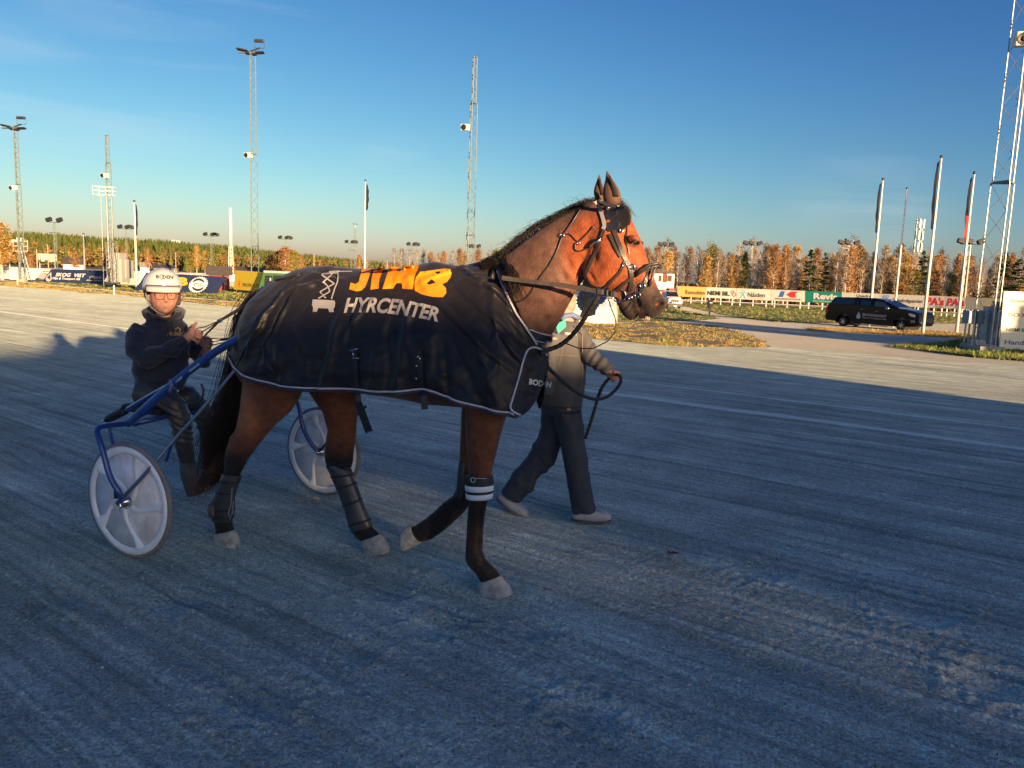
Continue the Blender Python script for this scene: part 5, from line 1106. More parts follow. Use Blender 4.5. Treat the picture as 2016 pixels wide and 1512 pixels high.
# head
hb.loft(hs((1180, 398, 1152, 470, .06), (1205, 397, 1153, 500, .078), (1226, 404, 1155, 532, .098), (1243, 432, 1164, 552, .108), (1254, 457, 1178, 564, .112), (1264, 478, 1191, 570, .100), (1271, 500, 1203, 576, .082), (1279, 525, 1216, 584, .064), (1288, 548, 1232, 590, .055), (1296, 568, 1246, 594, .052), (1305, 584, 1256, 602, .055), (1312, 597, 1263, 612, .050), (1308, 609, 1272, 622, .042), (1300, 619, 1283, 629, .025)), HN, 24, pw=2.1)
# lower jaw and lip
hb.loft(hs((1222, 576, 1196, 572, .050), (1236, 590, 1212, 588, .042), (1249, 598, 1218, 604, .042), (1255, 608, 1222, 615, .040), (1256, 618, 1230, 624, .036), (1252, 627, 1243, 631, .02)), HN, 18)
# shoulder, stifle masses
def hell(px, py, y, rx, ry, rz): hb.ell(HP(px, py, y), rx, ry, rz, HD, HN, UP, 20, 14)
hell(955, 700, -.12, .20, .11, .26); hell(955, 700, .12, .20, .11, .26); hell(545, 680, -.16, .26, .14, .26); hell(560, 680, .16, .26, .14, .26)
hell(1178, 530, -.062, .075, .035, .085); hell(1178, 530, .062, .075, .035, .085)     # jaw plates
hell(1247, 470, -.092, .035, .022, .02); hell(1247, 470, .092, .035, .022, .02)       # brow
hell(1262, 606, 0, .05, .045, .035); hell(1302, 598, -.028, .032, .025, .028); hell(1302, 598, .028, .032, .025, .028)
LEGS = {
 'near_fore': (-.125, [(925, 740, 1030, 750, .11), (920, 800, 1000, 812, .095), (918, 830, 990, 838, .080), (919, 865, 982, 868, .068), (923, 905, 973, 906, .058), (925, 932, 967, 934, .050), (922, 950, 968, 951, .052), (922, 970, 966, 972, .048), (924, 990, 958, 993, .040), (921, 1015, 954, 1017, .036), (919, 1050, 950, 1052, .034), (917, 1082, 949, 1084, .034), (917, 1103, 956, 1104, .039), (924, 1116, 966, 1112, .038), (938, 1130, 976, 1122, .034), (947, 1146, 985, 1134, .038)]),
 'far_fore': (.125, [(915, 740, 1020, 750, .11), (910, 810, 985, 815, .085), (908, 850, 962, 852, .066), (906, 900, 953, 905, .056), (903, 935, 948, 945, .052), (900, 960, 940, 975, .052), (893, 975, 929, 989, .046), (876, 986, 912, 1011, .036), (857, 1004, 890, 1032, .033), (838, 1020, 868, 1050, .034), (824, 1030, 850, 1062, .038), (815, 1036, 838, 1066, .032), (808, 1036, 828, 1068, .036)]),
 'near_hind': (-.155, [(482, 690, 610, 700, .14), (484, 740, 598, 758, .115), (480, 775, 586, 786, .10), (474, 812, 569, 812, .082), (466, 846, 542, 836, .064), (452, 868, 517, 866, .052), (445, 888, 500, 888, .046), (443, 910, 487, 906, .040), (441, 932, 472, 935, .034), (434, 958, 462, 962, .032), (425, 980, 456, 984, .034), (418, 1000, 456, 1004, .038), (423, 1024, 454, 1025, .034), (426, 1046, 459, 1042, .036), (425, 1053, 460, 1046, .038)]),
 'far_hind': (.125, [(560, 700, 700, 705, .14), (600, 750, 700, 765, .115), (622, 785, 699, 790, .095), (638, 810, 701, 815, .075), (647, 845, 700, 850, .060), (641, 880, 696, 885, .050), (640, 905, 694, 910, .047), (647, 925, 689, 928, .040), (656, 945, 690, 940, .036), (667, 968, 698, 956, .033), (680, 1004, 711, 992, .033), (688, 1033, 722, 1022, .037), (694, 1048, 731, 1036, .037), (703, 1060, 741, 1046, .034), (712, 1066, 748, 1053, .037)]),
}
for k, (y, st) in LEGS.items(): hb.loft(hs(*st, y=y), HN, 20)
body = fuse(hb, 'body', M_coat, horse, .0075, 6, .5)
# sculpt muscles, eye socket, nostril, veins with soft local pushes
me = body.data; HOv = np.array(HO); V = getv(me) + HOv; Nn = getn(me)
tree = bvh_of(body)
def push(px, py, r_, amt, sx=1.0, ang=0.0, near=True):
    global V
    p, n = hit(tree, px, py)
    if p is None: return
    d = V - np.array(p); u = np.array(HD) * math.cos(ang) + np.array((0, 0, 1.0)) * math.sin(ang); a = d @ u; q = np.sqrt(np.maximum((d ** 2).sum(1) - a ** 2, 0) + (a / sx) ** 2)
    w = np.exp(-(q / r_) ** 2) * ((V - HOv) @ np.array(HN) < 0.05); V = V + Nn * (w * amt)[:, None]
push(1251, 478, .018, -.012); push(1252, 469, .010, .007, 2.4, -.5); push(1249, 488, .012, .004, 2, -.5)
push(1243, 452, .020, -.008)                                             # hollow over the eye
push(1262, 528, .012, .006, 4, -.95)                                    # facial crest
push(1240, 520, .020, -.005, 3, -.95); push(1280, 545, .015, -.004, 2, -1)
push(1190, 545, .035, .006); push(1172, 500, .02, -.010, 2.2, 1.3)       # cheek edge
push(1164, 545, .012, -.008, 3, -1.0)
push(1300, 597, .013, -.028, 1.2, .5); push(1292, 588, .008, .006, 2, .9); push(1306, 590, .007, .006, 2, -.3); push(1300, 607, .008, .004, 2, 0)   # nostril
push(1256, 598, .010, -.012, 3.0, -1.3)                                  # mouth corner
for (x, y) in ((1120, 520), (1110, 545), (1100, 570), (1090, 600), (1075, 630)): push(x, y, .018, -.009, 2.5, -1.1)   # jugular groove
for (x, y) in ((1060, 520), (1080, 490), (1040, 560)): push(x, y, .045, .007, 2.4, -.9)
for (x, y) in ((1150, 450), (1130, 480)): push(x, y, .03, .006, 2, -.8)
for (x, y) in ((945, 1010), (944, 1040), (942, 1070)): push(x, y, .009, -.011, 4, 1.55)      # tendon grooves
push(530, 790, .04, .008, 2, .9); push(505, 830, .02, -.007, 3, .9); push(560, 790, .03, -.006, 2, 1.0); push(655, 830, .02, .006, 2, 1.5); push(960, 850, .03, .008, 2, 1.5); push(945, 870, .015, -.006, 3, 1.5)
push(940, 1098, .014, .006); push(930, 1100, .012, .005); push(966, 1128, .012, -.004); push(944, 955, .02, .004); push(530, 868, .02, .006); push(455, 862, .02, .008); push(478, 880, .014, -.006, 3, 1.4); push(655, 905, .02, .006); push(676, 880, .015, -.006, 3, 1.5); push(950, 840, .02, -.007, 4, 1.5); push(972, 850, .015, .006, 4, 1.5)
n1 = fbm(V[:, 0] * 22, V[:, 1] * 22, V[:, 2] * 22, 2); V = V + Nn * (n1 * .0009)[:, None]
setv(me, V - HOv)
# coat: bay with black points, darker muzzle and crest, sweat-darkened neck
PX = project_px(V); x, y = PX[:, 0], PX[:, 1]; L_ = (V - HOv); hx = L_ @ np.array(HD); hz = L_[:, 2]
def sm(a, b, v): q = np.clip((v - a) / (b - a), 0, 1); return q * q * (3 - 2 * q)
bay = np.array([.26, .064, .021]); brown = np.array([.088, .044, .032]); black = np.array([.016, .012, .011]); muz = np.array([.055, .038, .030]); leg = np.array([.155, .054, .027])
def to_h(px, py): p = HP(px, py); return (p - HO).dot(HD), p.z
def reg(px, py, r0, r1, sc=1.0):   # radial mask in the horse's own side view
    cx, cz = to_h(px, py); return 1 - sm(r0, r1, np.hypot(hx - cx, (hz - cz) * sc))
nn = fbm(hx * 6, hz * 6, L_ @ np.array(HN) * 6, 3); fine = fbm(hx * 38, hz * 60, L_[:, 1] * 38, 2)
C = np.tile(leg, (len(V), 1))
up_ = sm(1.05, 1.25, hz)[:, None]; C = C * (1 - up_) + brown * up_
head = np.clip(reg(1205, 500, .16, .27) + reg(1250, 520, .12, .2), 0, 1)[:, None]; C = C * (1 - head) + bay * head
patch = np.clip(.35 + .5 * nn, 0, 1)[:, None] * up_ * (1 - head); C = C * (1 - patch) + np.array([.13, .062, .042]) * patch
m_ = (reg(1268, 610, .10, .16) * .95)[:, None]; C = C * (1 - m_) + muz * m_
# rusty patch on thigh and gaskin, black from the hocks and knees down
hocks = (1 - sm(.50, .66, hz + .05 * nn))[:, None]; C = C * (1 - hocks) + black * hocks
cx, cz = to_h(470, 860); gl = (reg(530, 800, .08, .17))[:, None] * .8; C = C * (1 - gl) + np.array([.36, .13, .05]) * gl
for q in ((1251, 478, .012, .03), ): e_ = reg(*q)[:, None] * .6; C = C * (1 - e_) + black * e_
e_ = reg(1300, 597, .006, .020)[:, None]; C = C * (1 - e_) + np.array([.030, .012, .011]) * e_; e_ = reg(1297, 599, .002, .007)[:, None]; C = C * (1 - e_) + np.array([.35, .05, .05]) * e_
e_ = reg(1258, 603, .004, .016)[:, None] * .9; C = C * (1 - e_) + np.array([.04, .012, .012]) * e_
crest = sm(.0, .02, 0 * hx)[:, None]
C = C * (1 + .22 * fine + .10 * nn)[:, None]; setcol(me, np.clip(C, .004, 1))
body_bvh = bvh_of(body)
# ---- hooves
def hoof(rows, y, name='hoof'):
    mb = MB(); mb.loft(hs(*rows, y=y), HN, 20, pw=2.3); o = mb.obj(name, M_hoof, horse, smooth=True, bevel=.004); return o
hoof([(944, 1146, 986, 1132, .042), (942, 1152, 993, 1143, .047), (941, 1163, 1003, 1155, .052), (944, 1171, 1009, 1168, .056), (946, 1174, 1008, 1171, .054)], -.125)
hoof([(424, 1051, 461, 1043, .040), (421, 1062, 467, 1054, .045), (420, 1072, 471, 1069, .050), (421, 1078, 473, 1077, .052)], -.155)
hoof([(712, 1064, 749, 1051, .040), (713, 1075, 757, 1062, .045), (717, 1086, 766, 1077, .050), (722, 1092, 769, 1086, .050)], .125)
hoof([(810, 1034, 830, 1068, .038), (801, 1034, 821, 1074, .043), (793, 1042, 806, 1081, .047), (790, 1050, 796, 1086, .040)], .125)
# shoes
mb = MB(); p = HP(976, 1176, -.125); mb.ring(Vector((p.x, p.y, .008)), UP, .055, .008, 20, 5); mb.obj('horseshoe', M_steel, horse)
# ---- eyes
for yy, vis in ((-.112, True), (.112, False)):
    mb = MB(); 
    if vis: c, n = hit(body_bvh, 1251, 478, HP(1251, 478, yy))
    else: c = HP(1251, 478, 0) + HN * .1; n = HN
    mb.ell(c + n * (-.010 if vis else -.016), .019, .017, .016, HD, HN, UP); mb.obj('eye', M_eye, horse, smooth=True)
    if vis:
        for (pts, r_) in (([(1243, 479), (1247, 474), (1252, 472.5), (1257, 474.5), (1259, 478)], .0042), ([(1243, 479), (1248, 482.5), (1253, 483.5), (1258, 481), (1259, 478)], .0032)):
            mb = MB(); mb.tube([hit(body_bvh, *q, c)[0] + n * .001 for q in pts], r_, 6); mb.obj('eyelid', mat('eyelid_skin', (.05, .028, .02), .4), horse, smooth=True)
# ---- ears
def ear(pts_base, tip, mid, w, y, name='ear'):
    (lx, ly), (rx, ry) = pts_base; mb = MB(); rows = []
    for q in np.linspace(0, 1, 9):
        wd = (1 - q) ** .55 * (1 + .55 * math.sin(math.pi * min(1, q * 1.25))) if q < 1 else .02
        cx = (lx + rx) / 2 * (1 - q) + tip[0] * q + mid * math.sin(math.pi * q); cy = (ly + ry) / 2 * (1 - q) + tip[1] * q; hw = (rx - lx) / 2 * max(wd, .05) * .82
        rows.append((cx - hw * 1.25, cy, cx + hw * 1.25, cy, max(.004, w * max(wd, .1) * .5)))
    mb.loft(hs(*rows, y=y), HN, 16, pw=1.8); o = mb.obj(name, mat('ear_coat', (.085, .042, .027), .75, bump=(120, .3, .002)), horse, smooth=True)
    # dark patch painting the shaded inside of the ear, facing forward
    rows2 = [((r_[0] + r_[2]) / 2 + (r_[2] - r_[0]) * .02, r_[1], r_[2] - (r_[2] - r_[0]) * .12, r_[3], .006) for r_ in rows[2:8]]
    m2 = MB(); m2.loft(hs(*rows2, y=y - w * .52), HN, 10); m2.obj('ear_shade', mat('ear_shade', (.012, .008, .007), .8), o, smooth=True); return o
ear(((1192, 404), (1220, 404)), (1195, 337), 2, .045, -.055); ear(((1174, 397), (1192, 397)), (1180, 344), -2, .04, .06)
mb = MB(); mb.prism([HP(x, y, -.030) for x, y in ((1252, 594), (1258, 600), (1265, 612), (1272, 626), (1264, 627), (1257, 626), (1257, 614), (1254, 602))], .06, HN); mb.obj('mouth', mat('mouth_inner', (.05, .012, .012), .35), horse)
mb = MB(); mb.tube([HP(1256, 606, -.01), HP(1260, 616, -.014), HP(1264, 625, -.016)], [.006, .008, .006], 10); mb.obj('tongue', mat('tongue_pink', (.42, .14, .13), .35), horse, smooth=True)
mb = MB(); [mb.ell(HP(1271 + k * 3.2, 626.5 + k * .5, -.022), .006, .006, .010) for k in range(3)]; mb.obj('teeth', mat('teeth_ivory', (.55, .48, .36), .4), horse, smooth=True)
# ---- hair
def strands(name, roots, n, m, parent, seed=1, jitter=.01, r0=.0022, curl=.01, seg=9, spread=.03):
    """roots: list of guide curves [(point,...)] ; strands are interpolated between neighbouring guides"""
    r = random.Random(seed); mb = MB()
    for i in range(n):
        g_ = r.uniform(0, len(roots) - 1); k = min(int(g_), len(roots) - 2) if len(roots) > 1 else 0; f = g_ - k
        A = roots[k]; B = roots[min(k + 1, len(roots) - 1)]; off = Vector((r.gauss(0, 1), r.gauss(0, 1), r.gauss(0, 1))) * jitter; ph = r.uniform(0, 6.28); ln = r.uniform(.72, 1.05); sp = Vector((r.gauss(0, 1), r.gauss(0, 1), r.gauss(0, .7))) * spread; pts = []
        for s in range(seg):
            q = s / (seg - 1) * ln; t_ = q * (len(A) - 1); a = min(int(t_), len(A) - 2); ff = t_ - a
            p = A[a].lerp(A[a + 1], ff).lerp(B[a].lerp(B[a + 1], ff), f)
            pts.append(p + off + sp * q * q + Vector((math.sin(ph + q * 9), math.cos(ph * 2 + q * 7), math.sin(ph * 3 + q * 8))) * curl * q)
        mb.tube(pts, [r0 * (1 - .75 * s / (seg - 1)) for s in range(seg)], 3, cap=False)
    return mb.obj(name, m, parent, smooth=True, recalc=False)
def gc(*pts): return [HP(a, b, c) for a, b, c in pts]
tail_g = [gc((505, 590, -.05), (478, 625, -.06), (462, 690, -.07), (440, 780, -.08), (405, 860, -.08), (395, 925, -.07)), gc((515, 585, 0), (488, 630, 0), (472, 720, -.04), (455, 800, -.05), (425, 870, -.05), (408, 945, -.06)), gc((520, 590, .03), (505, 650, .02), (490, 760, 0), (478, 820, 0), (450, 880, 0), (425, 945, -.02)), gc((525, 600, 0), (515, 680, -.02), (500, 780, -.03), (480, 840, -.03), (458, 890, -.03), (440, 925, -.03))]
tm = MB(); tm.loft(hs((508, 585, 530, 600, .03), (478, 632, 515, 640, .05), (462, 700, 512, 705, .065), (440, 780, 500, 780, .075), (415, 840, 480, 845, .07), (402, 890, 456, 900, .05), (402, 925, 428, 930, .02)), HN, 14)
tail = tm.obj('tail', M_hair, horse, smooth=True)
strands('tail_hair', tail_g, 1500, mat('tail_hair_brown', (.030, .019, .013), .45, spec=.4, var=(30, .4)), tail, 2, .022, .0026, .015, 11, .03)
strands('tail_hair_ends', [gc((440, 895, -.05), (410, 930, -.07), (385, 960, -.08), (360, 975, -.08)), gc((445, 895, -.03), (425, 930, -.05), (408, 955, -.05), (398, 980, -.05)), gc((452, 890, 0), (440, 915, 0), (428, 940, 0), (412, 965, 0))], 330, M_hair2, tail, 6, .014, .0016, .02, 9, .03)
crest_pts = [(1178, 396), (1150, 404), (1120, 418), (1090, 433), (1060, 450), (1035, 470), (1010, 490), (985, 508), (960, 520)]
def mg(dy0, dx, dy1, dx2, dy2, yo): return [[HP(a, b + dy0, yo * .4), HP(a + dx, b + dy1, yo), HP(a + dx2, b + dy2, yo * 1.6)] for a, b in crest_pts]
strands('mane', mg(0, -14, -1, -28, 12, .02), 760, M_hairb, horse, 3, .006, .0015, .005, 7, .010)
strands('mane', mg(-1, -12, -2, -24, 8, -.03), 700, M_hair, horse, 4, .007, .0015, .006, 7, .012)
strands('mane', mg(0, -12, -7, -24, -6, 0), 36, mat('mane_wisps', (.05, .035, .025), .5), horse, 9, .012, .0013, .02, 8, .035)
strands('mane_lock', [[HP(985, 520, -.06), HP(996, 536, -.11), HP(1006, 560, -.15), HP(1012, 590, -.165)], [HP(992, 512, -.05), HP(1008, 532, -.12), HP(1018, 556, -.145), HP(1020, 585, -.155)]], 170, M_hair, horse, 8, .012, .0022, .020, 9, .02)
strands('mane_lock', [[HP(950, 520, -.06), HP(962, 512, -.06), HP(980, 510, -.05), HP(1000, 500, -.03)], [HP(952, 526, -.08), HP(968, 520, -.09), HP(988, 520, -.09), HP(1004, 510, -.06)]], 120, M_hair, horse, 12, .008, .0024, .016, 8, .01)
strands('forelock', [[HP(1190, 394, -.02), HP(1200, 380, -.04), HP(1216, 398, -.06), HP(1228, 414, -.08)], [HP(1200, 394, 0), HP(1222, 396, -.02), HP(1240, 412, -.03), HP(1250, 440, -.04)]], 60, mat('mane_wisps'), horse, 5, .006, .0013, .008, 7, .008)
# ---- straps lying on the body
def strap(name, pts, wpx, m, parent, bvh=None, off=.005, thick=.0035, step=4, fb=-.12, closed=False):
    bvh = bvh or body_bvh; P = []; Nr = []
    for (a, b) in zip(pts, pts[1:]):
        n = max(1, int(math.hypot(b[0] - a[0], b[1] - a[1]) / step))
        for i in range(n):
            P.append((a[0] + (b[0] - a[0]) * i / n, a[1] + (b[1] - a[1]) * i / n))
    P.append(pts[-1][:2]); W3 = []
    last = None
    for q in P:
        f = HP(q[0], q[1], fb); l, n = hit(bvh, q[0], q[1], f, off)
        if last is not None and (l - last).length > .07: l = f if (f - last).length < .07 else l
        W3.append((l, n)); last = l
    for _ in range(2):
        W3 = [W3[0]] + [((W3[i - 1][0] + W3[i][0] * 2 + W3[i + 1][0]) / 4, (W3[i - 1][1] + W3[i][1] * 2 + W3[i + 1][1]).normalized()) for i in range(1, len(W3) - 1)] + [W3[-1]]
    sc = .0021 * wpx / 2; vs = []; fs = []
    for i, (l, n) in enumerate(W3):
        t = (W3[min(i + 1, len(W3) - 1)][0] - W3[max(i - 1, 0)][0]).normalized(); s_ = t.cross(n).normalized()
        for (a, b) in ((-1, 0), (1, 0), (1, 1), (-1, 1)): vs.append(l + s_ * a * sc + n * b * thick)
    for i in range(len(W3) - 1):
        for k in range(4): fs.append((i * 4 + k, i * 4 + (k + 1) % 4, (i + 1) * 4 + (k + 1) % 4, (i + 1) * 4 + k))
    fs += [(3, 2, 1, 0), tuple(len(vs) - 4 + k for k in range(4))]
    mb = MB(); mb.add(vs, fs); return mb.obj(name, m, parent)
bridle = bpy.data.objects.new('bridle', None); COL.objects.link(bridle); bridle.parent = horse
def st_(name, pts, w, m=None, **k): return strap(name, pts, w, m or M_leather, bridle, **k)
st_('crown_strap', [(1172, 396), (1182, 412), (1188, 430), (1192, 448), (1188, 452)], 8, mat('reflective_strap', (.28, .28, .29), .3)); 
st_('crown_strap', [(1180, 392), (1192, 408), (1205, 420), (1215, 440)], 8)
st_('cheek_strap', [(1208, 452), (1218, 478), (1226, 500), (1232, 512), (1240, 526), (1243, 540), (1244, 560), (1241, 572)], 9)
st_('throat_strap', [(1190, 452), (1182, 474), (1176, 492), (1165, 515), (1152, 545)], 7)
st_('cheek_strap', [(1200, 462), (1214, 492), (1222, 506)], 6)
st_('jaw_strap', [(1230, 512), (1222, 534), (1204, 552), (1184, 572)], 6)
st_('noseband', [(1238, 524), (1256, 530), (1272, 534)], 7); st_('noseband', [(1244, 546), (1260, 536), (1276, 528)], 6); st_('noseband', [(1214, 572), (1228, 558), (1240, 550)], 7)
st_('noseband', [(1256, 580), (1270, 566), (1282, 552)], 6); st_('noseband', [(1262, 572), (1272, 552), (1276, 530)], 8)
st_('face_strap', [(1232, 416), (1233, 450), (1234, 480), (1238, 500)], 2)
st_('browband', [(1214, 402), (1226, 412), (1238, 418)], 7); st_('browband', [(1180, 396), (1196, 404), (1212, 408)], 9, mat('fleece_dark', (.01, .014, .03), .9))
st_('browband', [(1198, 412), (1212, 410), (1230, 408)], 5, mat('fleece_white', (.5, .48, .42), .9, bump=(90, 1, .01)), off=.012)
st_('mouth_strap', [(1247, 594), (1240, 602), (1231, 612)], 4)
def cup(name, cx, cy, w, h, depth, m, parent, ang=0.0):
    """blinker cup: a curved leather shell standing off the cheek"""
    c, n = hit(body_bvh, cx, cy, HP(cx, cy, -.1)); mb = MB(); vs = []; k1, k2 = 10, 12
    a1 = (HD * math.cos(ang) + UP * math.sin(ang)).normalized(); a2 = n.cross(a1).normalized()
    for i in range(k1 + 1):
        for j in range(k2 + 1):
            u = -1 + 2 * i / k1; v = -1 + 2 * j / k2; r_ = max(0, 1 - .35 * v * v); vs.append(c + a1 * u * w * r_ + a2 * v * h + n * (.006 + depth * (.5 + .5 * u) ** 1.6 * (1 - .5 * v * v)))
    mb.add(vs, [(i * (k2 + 1) + j, (i + 1) * (k2 + 1) + j, (i + 1) * (k2 + 1) + j + 1, i * (k2 + 1) + j + 1) for i in range(k1) for j in range(k2)])
    o = mb.obj(name, m, parent, smooth=True); s = o.modifiers.new('s', 'SOLIDIFY'); s.thickness = .004; return o
cup('blinker', 1216, 436, .052, .050, .055, M_leather, bridle, .5); cup('ear_pad', 1204, 420, .035, .03, .02, mat('navy_pad', (.008, .012, .03), .8), bridle, .3)
cup('ear_pad', 1206, 446, .035, .022, .012, mat('navy_pad'), bridle, .2)
# forehead and cheek hardware
def ring_at(name, px, py, R, r_, m=M_metal, off=.012, y=-.08, bv=None):
    c, n = hit(bv or body_bvh, px, py, HP(px, py, y), off); mb = MB(); nn_ = (n + (-HN) * .8).normalized(); mb.ring(c, nn_, R, r_); return mb.obj(name, m, bridle, smooth=True)
ring_at('bit_ring', 1220, 581, .031, .0038); ring_at('bit_ring', 1257, 580, .012, .003); ring_at('buckle', 1244, 525, .011, .003); ring_at('buckle', 1265, 563, .011, .003); ring_at('buckle', 1222, 456, .007, .004, M_metal)
ring_at('buckle', 1228, 521, .009, .002); ring_at('cheek_boss', 1243, 584, .008, .006)
mb = MB(); c = HP(1183, 478, -.112); mb.tube([hit(body_bvh, 1166, 486, c, .012)[0], hit(body_bvh, 1184, 472, c, .014)[0]], .0075, 8); mb.obj('clip', M_metal, bridle, smooth=True)
# leather loop standing over the nose
mb = MB(); lp = [HP(1250, 542, -.07), HP(1262, 534, -.075), HP(1278, 524, -.06), HP(1296, 521, -.04), HP(1301, 525, -.02), HP(1290, 531, -.03), HP(1285, 540, -.05), HP(1283, 552, -.05), HP(1278, 562, -.055)]
for k in (-1, 1): mb.tube([p + UP * .006 * k for p in lp], .006, 6)
mb.obj('nose_loop', M_leather, bridle, smooth=True)
# neck cords and check rein
def cord(name, pts, r_, m, parent, bv=None, off=.006, y=-.12, fb=None):
    W3 = []
    for (a, b) in zip(pts, pts[1:]):
        n = max(1, int(math.hypot(b[0] - a[0], b[1] - a[1]) / 5))
        for i in range(n): q = (a[0] + (b[0] - a[0]) * i / n, a[1] + (b[1] - a[1]) * i / n); l, nn_ = hit(bv or body_bvh, q[0], q[1], HP(q[0], q[1], y), off); W3.append(l)
    for _ in range(3): W3 = [W3[0]] + [(W3[i - 1] + W3[i] * 2 + W3[i + 1]) / 4 for i in range(1, len(W3) - 1)] + [W3[-1]]
    mb = MB(); mb.tube(W3, r_, 6); return mb.obj(name, m, parent, smooth=True)
cord('overcheck_cord', [(1144, 413), (1132, 432), (1120, 450), (1109, 463), (1097, 494), (1083, 521), (1068, 540), (1056, 558), (1044, 580), (1030, 592), (1012, 596)], .0042, M_leather, bridle)
cord('overcheck_cord', [(1109, 463), (1122, 458), (1132, 472), (1136, 480), (1155, 462), (1175, 442)], .003, M_leather, bridle)
cord('overcheck_cord', [(1134, 478), (1128, 490), (1134, 497), (1148, 494), (1160, 487), (1172, 479)], .004, M_leather, bridle)
ring_at('small_ring', 1109, 464, .009, .0025); ring_at('small_ring', 1140, 479, .006, .002)
cord('poll_cord', [(1150, 405), (1165, 398), (1178, 396)], .006, M_leather, bridle, off=.012)
# boots
def bootloft(name, rows, y, m, parent=horse, grow=1.0): mb = MB(); mb.loft(hs(*rows, y=y), HN, 22); return mb.obj(name, m, parent, smooth=True, bevel=.003)
bt = bootloft('knee_boot', [(918, 934, 969, 937, .058), (917, 950, 971, 952, .060), (918, 966, 970, 970, .058), (920, 980, 967, 983, .054)], -.125, M_neo)
mb = MB(); mb.loft(hs((917, 952, 971, 955, .0615), (917, 963, 971, 966, .061), y=-.125), HN, 22); mb.obj('reflective_band', mat('reflective_white', (.75, .8, .85), .4), bt, smooth=True); mb = MB(); mb.loft(hs((918, 969, 970, 971, .0605), (919, 979, 968, 982, .058), y=-.125), HN, 22); mb.obj('reflective_band', mat('reflective_white'), bt, smooth=True)
mb = MB(); mb.ring(HP(931, 945, -.20), HN, .012, .0015, 14, 4); mb.tube([HP(934, 942, -.195), HP(958, 942, -.192)], .0012, 4); mb.obj('print', mat('reflective_white'), bt)
bootloft('arm_boot', [(906, 908, 924, 909, .05), (904, 935, 922, 938, .055), (902, 958, 922, 966, .054), (899, 972, 915, 980, .05)], .11, mat('blue_black_boot', (.02, .03, .045), .5))
b2 = bootloft('shin_boot', [(439, 930, 475, 937, .042), (434, 952, 467, 958, .042), (424, 975, 460, 981, .042), (415, 992, 461, 998, .048), (416, 1010, 459, 1012, .046), (421, 1026, 456, 1027, .040)], -.155, M_boot)
mb = MB(); mb.loft(hs((414, 990, 436, 996, .045), (413, 1002, 434, 1008, .048), (416, 1014, 432, 1018, .040), y=-.165), HN, 16); mb.obj('heel_cup', mat('worn_leather', (.12, .095, .075), .5), b2, smooth=True)
mb = MB(); mb.tube([HP(457, 960, -.19), HP(455, 990, -.20), HP(450, 1010, -.20), HP(453, 1022, -.20), HP(457, 1012, -.2), HP(460, 985, -.19)], .004, 6); mb.obj('strap_edge', mat('grey_edge', (.2, .21, .22), .4), b2, smooth=True)
b3 = bootloft('shin_boot', [(643, 916, 678, 912, .048), (650, 930, 692, 926, .048), (658, 950, 695, 943, .044), (668, 972, 703, 958, .042), (680, 1006, 715, 993, .042), (686, 1030, 726, 1018, .047), (692, 1046, 733, 1036, .046)], .125, M_boot)
for (rows_, y_, par_) in ((((436, 944, 470, 948), (428, 966, 461, 970), (415, 1000, 460, 1003), (419, 1016, 458, 1017)), -.155, b2), (((653, 938, 694, 933), (664, 962, 700, 951), (676, 996, 711, 983), (687, 1034, 729, 1022)), .125, b3)):
    for (ax_, ay_, bx_, by_) in rows_: mb = MB(); mb.loft(hs((ax_ - 1, ay_ - 2, bx_ + 1, by_ - 2, .0485), (ax_ - 1, ay_ + 2, bx_ + 1, by_ + 2, .0485), y=y_), HN, 20); mb.obj('boot_strap', M_black, par_, smooth=True)
mb = MB(); mb.tube([HP(643, 919, .08), HP(655, 913, .075), (HP(672, 915, .08)), HP(691, 927, .08)], .006, 6); mb.obj('boot_rim', M_black, b3, smooth=True)
# ================================================================ the blanket
M_blk = mat('blanket_fabric', (.0115, .0112, .0145), .46, spec=.3, sheen=.05, bump=(220, .12, .001), var=(6, .06))
M_pipe = mat('silver_piping', (.50, .50, .55), .45); M_web = mat('black_webbing', (.010, .010, .013), .55, bump=(200, .4, .001))
M_jor = mat('orange_print', (.80, .27, .008), .5); M_jgr = mat('grey_print', (.34, .335, .33), .5)
TOP = [(462, 690, 0), (478, 640, 0), (497, 598, 0), (522, 567, 0), (546, 552, 0), (575, 536, 0), (605, 526, 0), (640, 521, 0), (680, 525, 0), (720, 528, 0), (760, 529, 0), (800, 527, 0), (830, 521, 0), (855, 516, 0), (885, 521, 0), (910, 527, 0), (935, 521, 0), (955, 518, 0), (972, 524, 0), (985, 531, -.02), (1004, 580, -.095), (1036, 640, -.10), (1072, 688, -.04), (1080, 706, 0), (1078, 735, 0)]
HEM = [(451, 700, -.20), (455, 716, -.24), (463, 728, -.27), (478, 740, -.30), (500, 750, -.32), (530, 759, -.335), (560, 766, -.345), (600, 769, -.35), (650, 771, -.35), (705, 773, -.35), (750, 777, -.35), (795, 776, -.34), (835, 773, -.335), (870, 784, -.33), (900, 794, -.32), (930, 803, -.31), (955, 810, -.30), (975, 815, -.29), (990, 818, -.28), (1003, 820, -.27), (1013, 821, -.255), (1024, 820, -.22), (1038, 810, -.17), (1054, 788, -.10), (1066, 762, -.03)]
def interp(L, q):
    t_ = q * (len(L) - 1); i = min(int(t_), len(L) - 2); f = t_ - i; A, B = L[i], L[i + 1]
    # catmull-rom
    P0, P3 = L[max(i - 1, 0)], L[min(i + 2, len(L) - 1)]
    return tuple(.5 * (2 * A[k] + (B[k] - P0[k]) * f + (2 * P0[k] - 5 * A[k] + 4 * B[k] - P3[k]) * f * f + (3 * A[k] - P0[k] - 3 * B[k] + P3[k]) * f ** 3) for k in range(3))
NU, NV = 300, 110
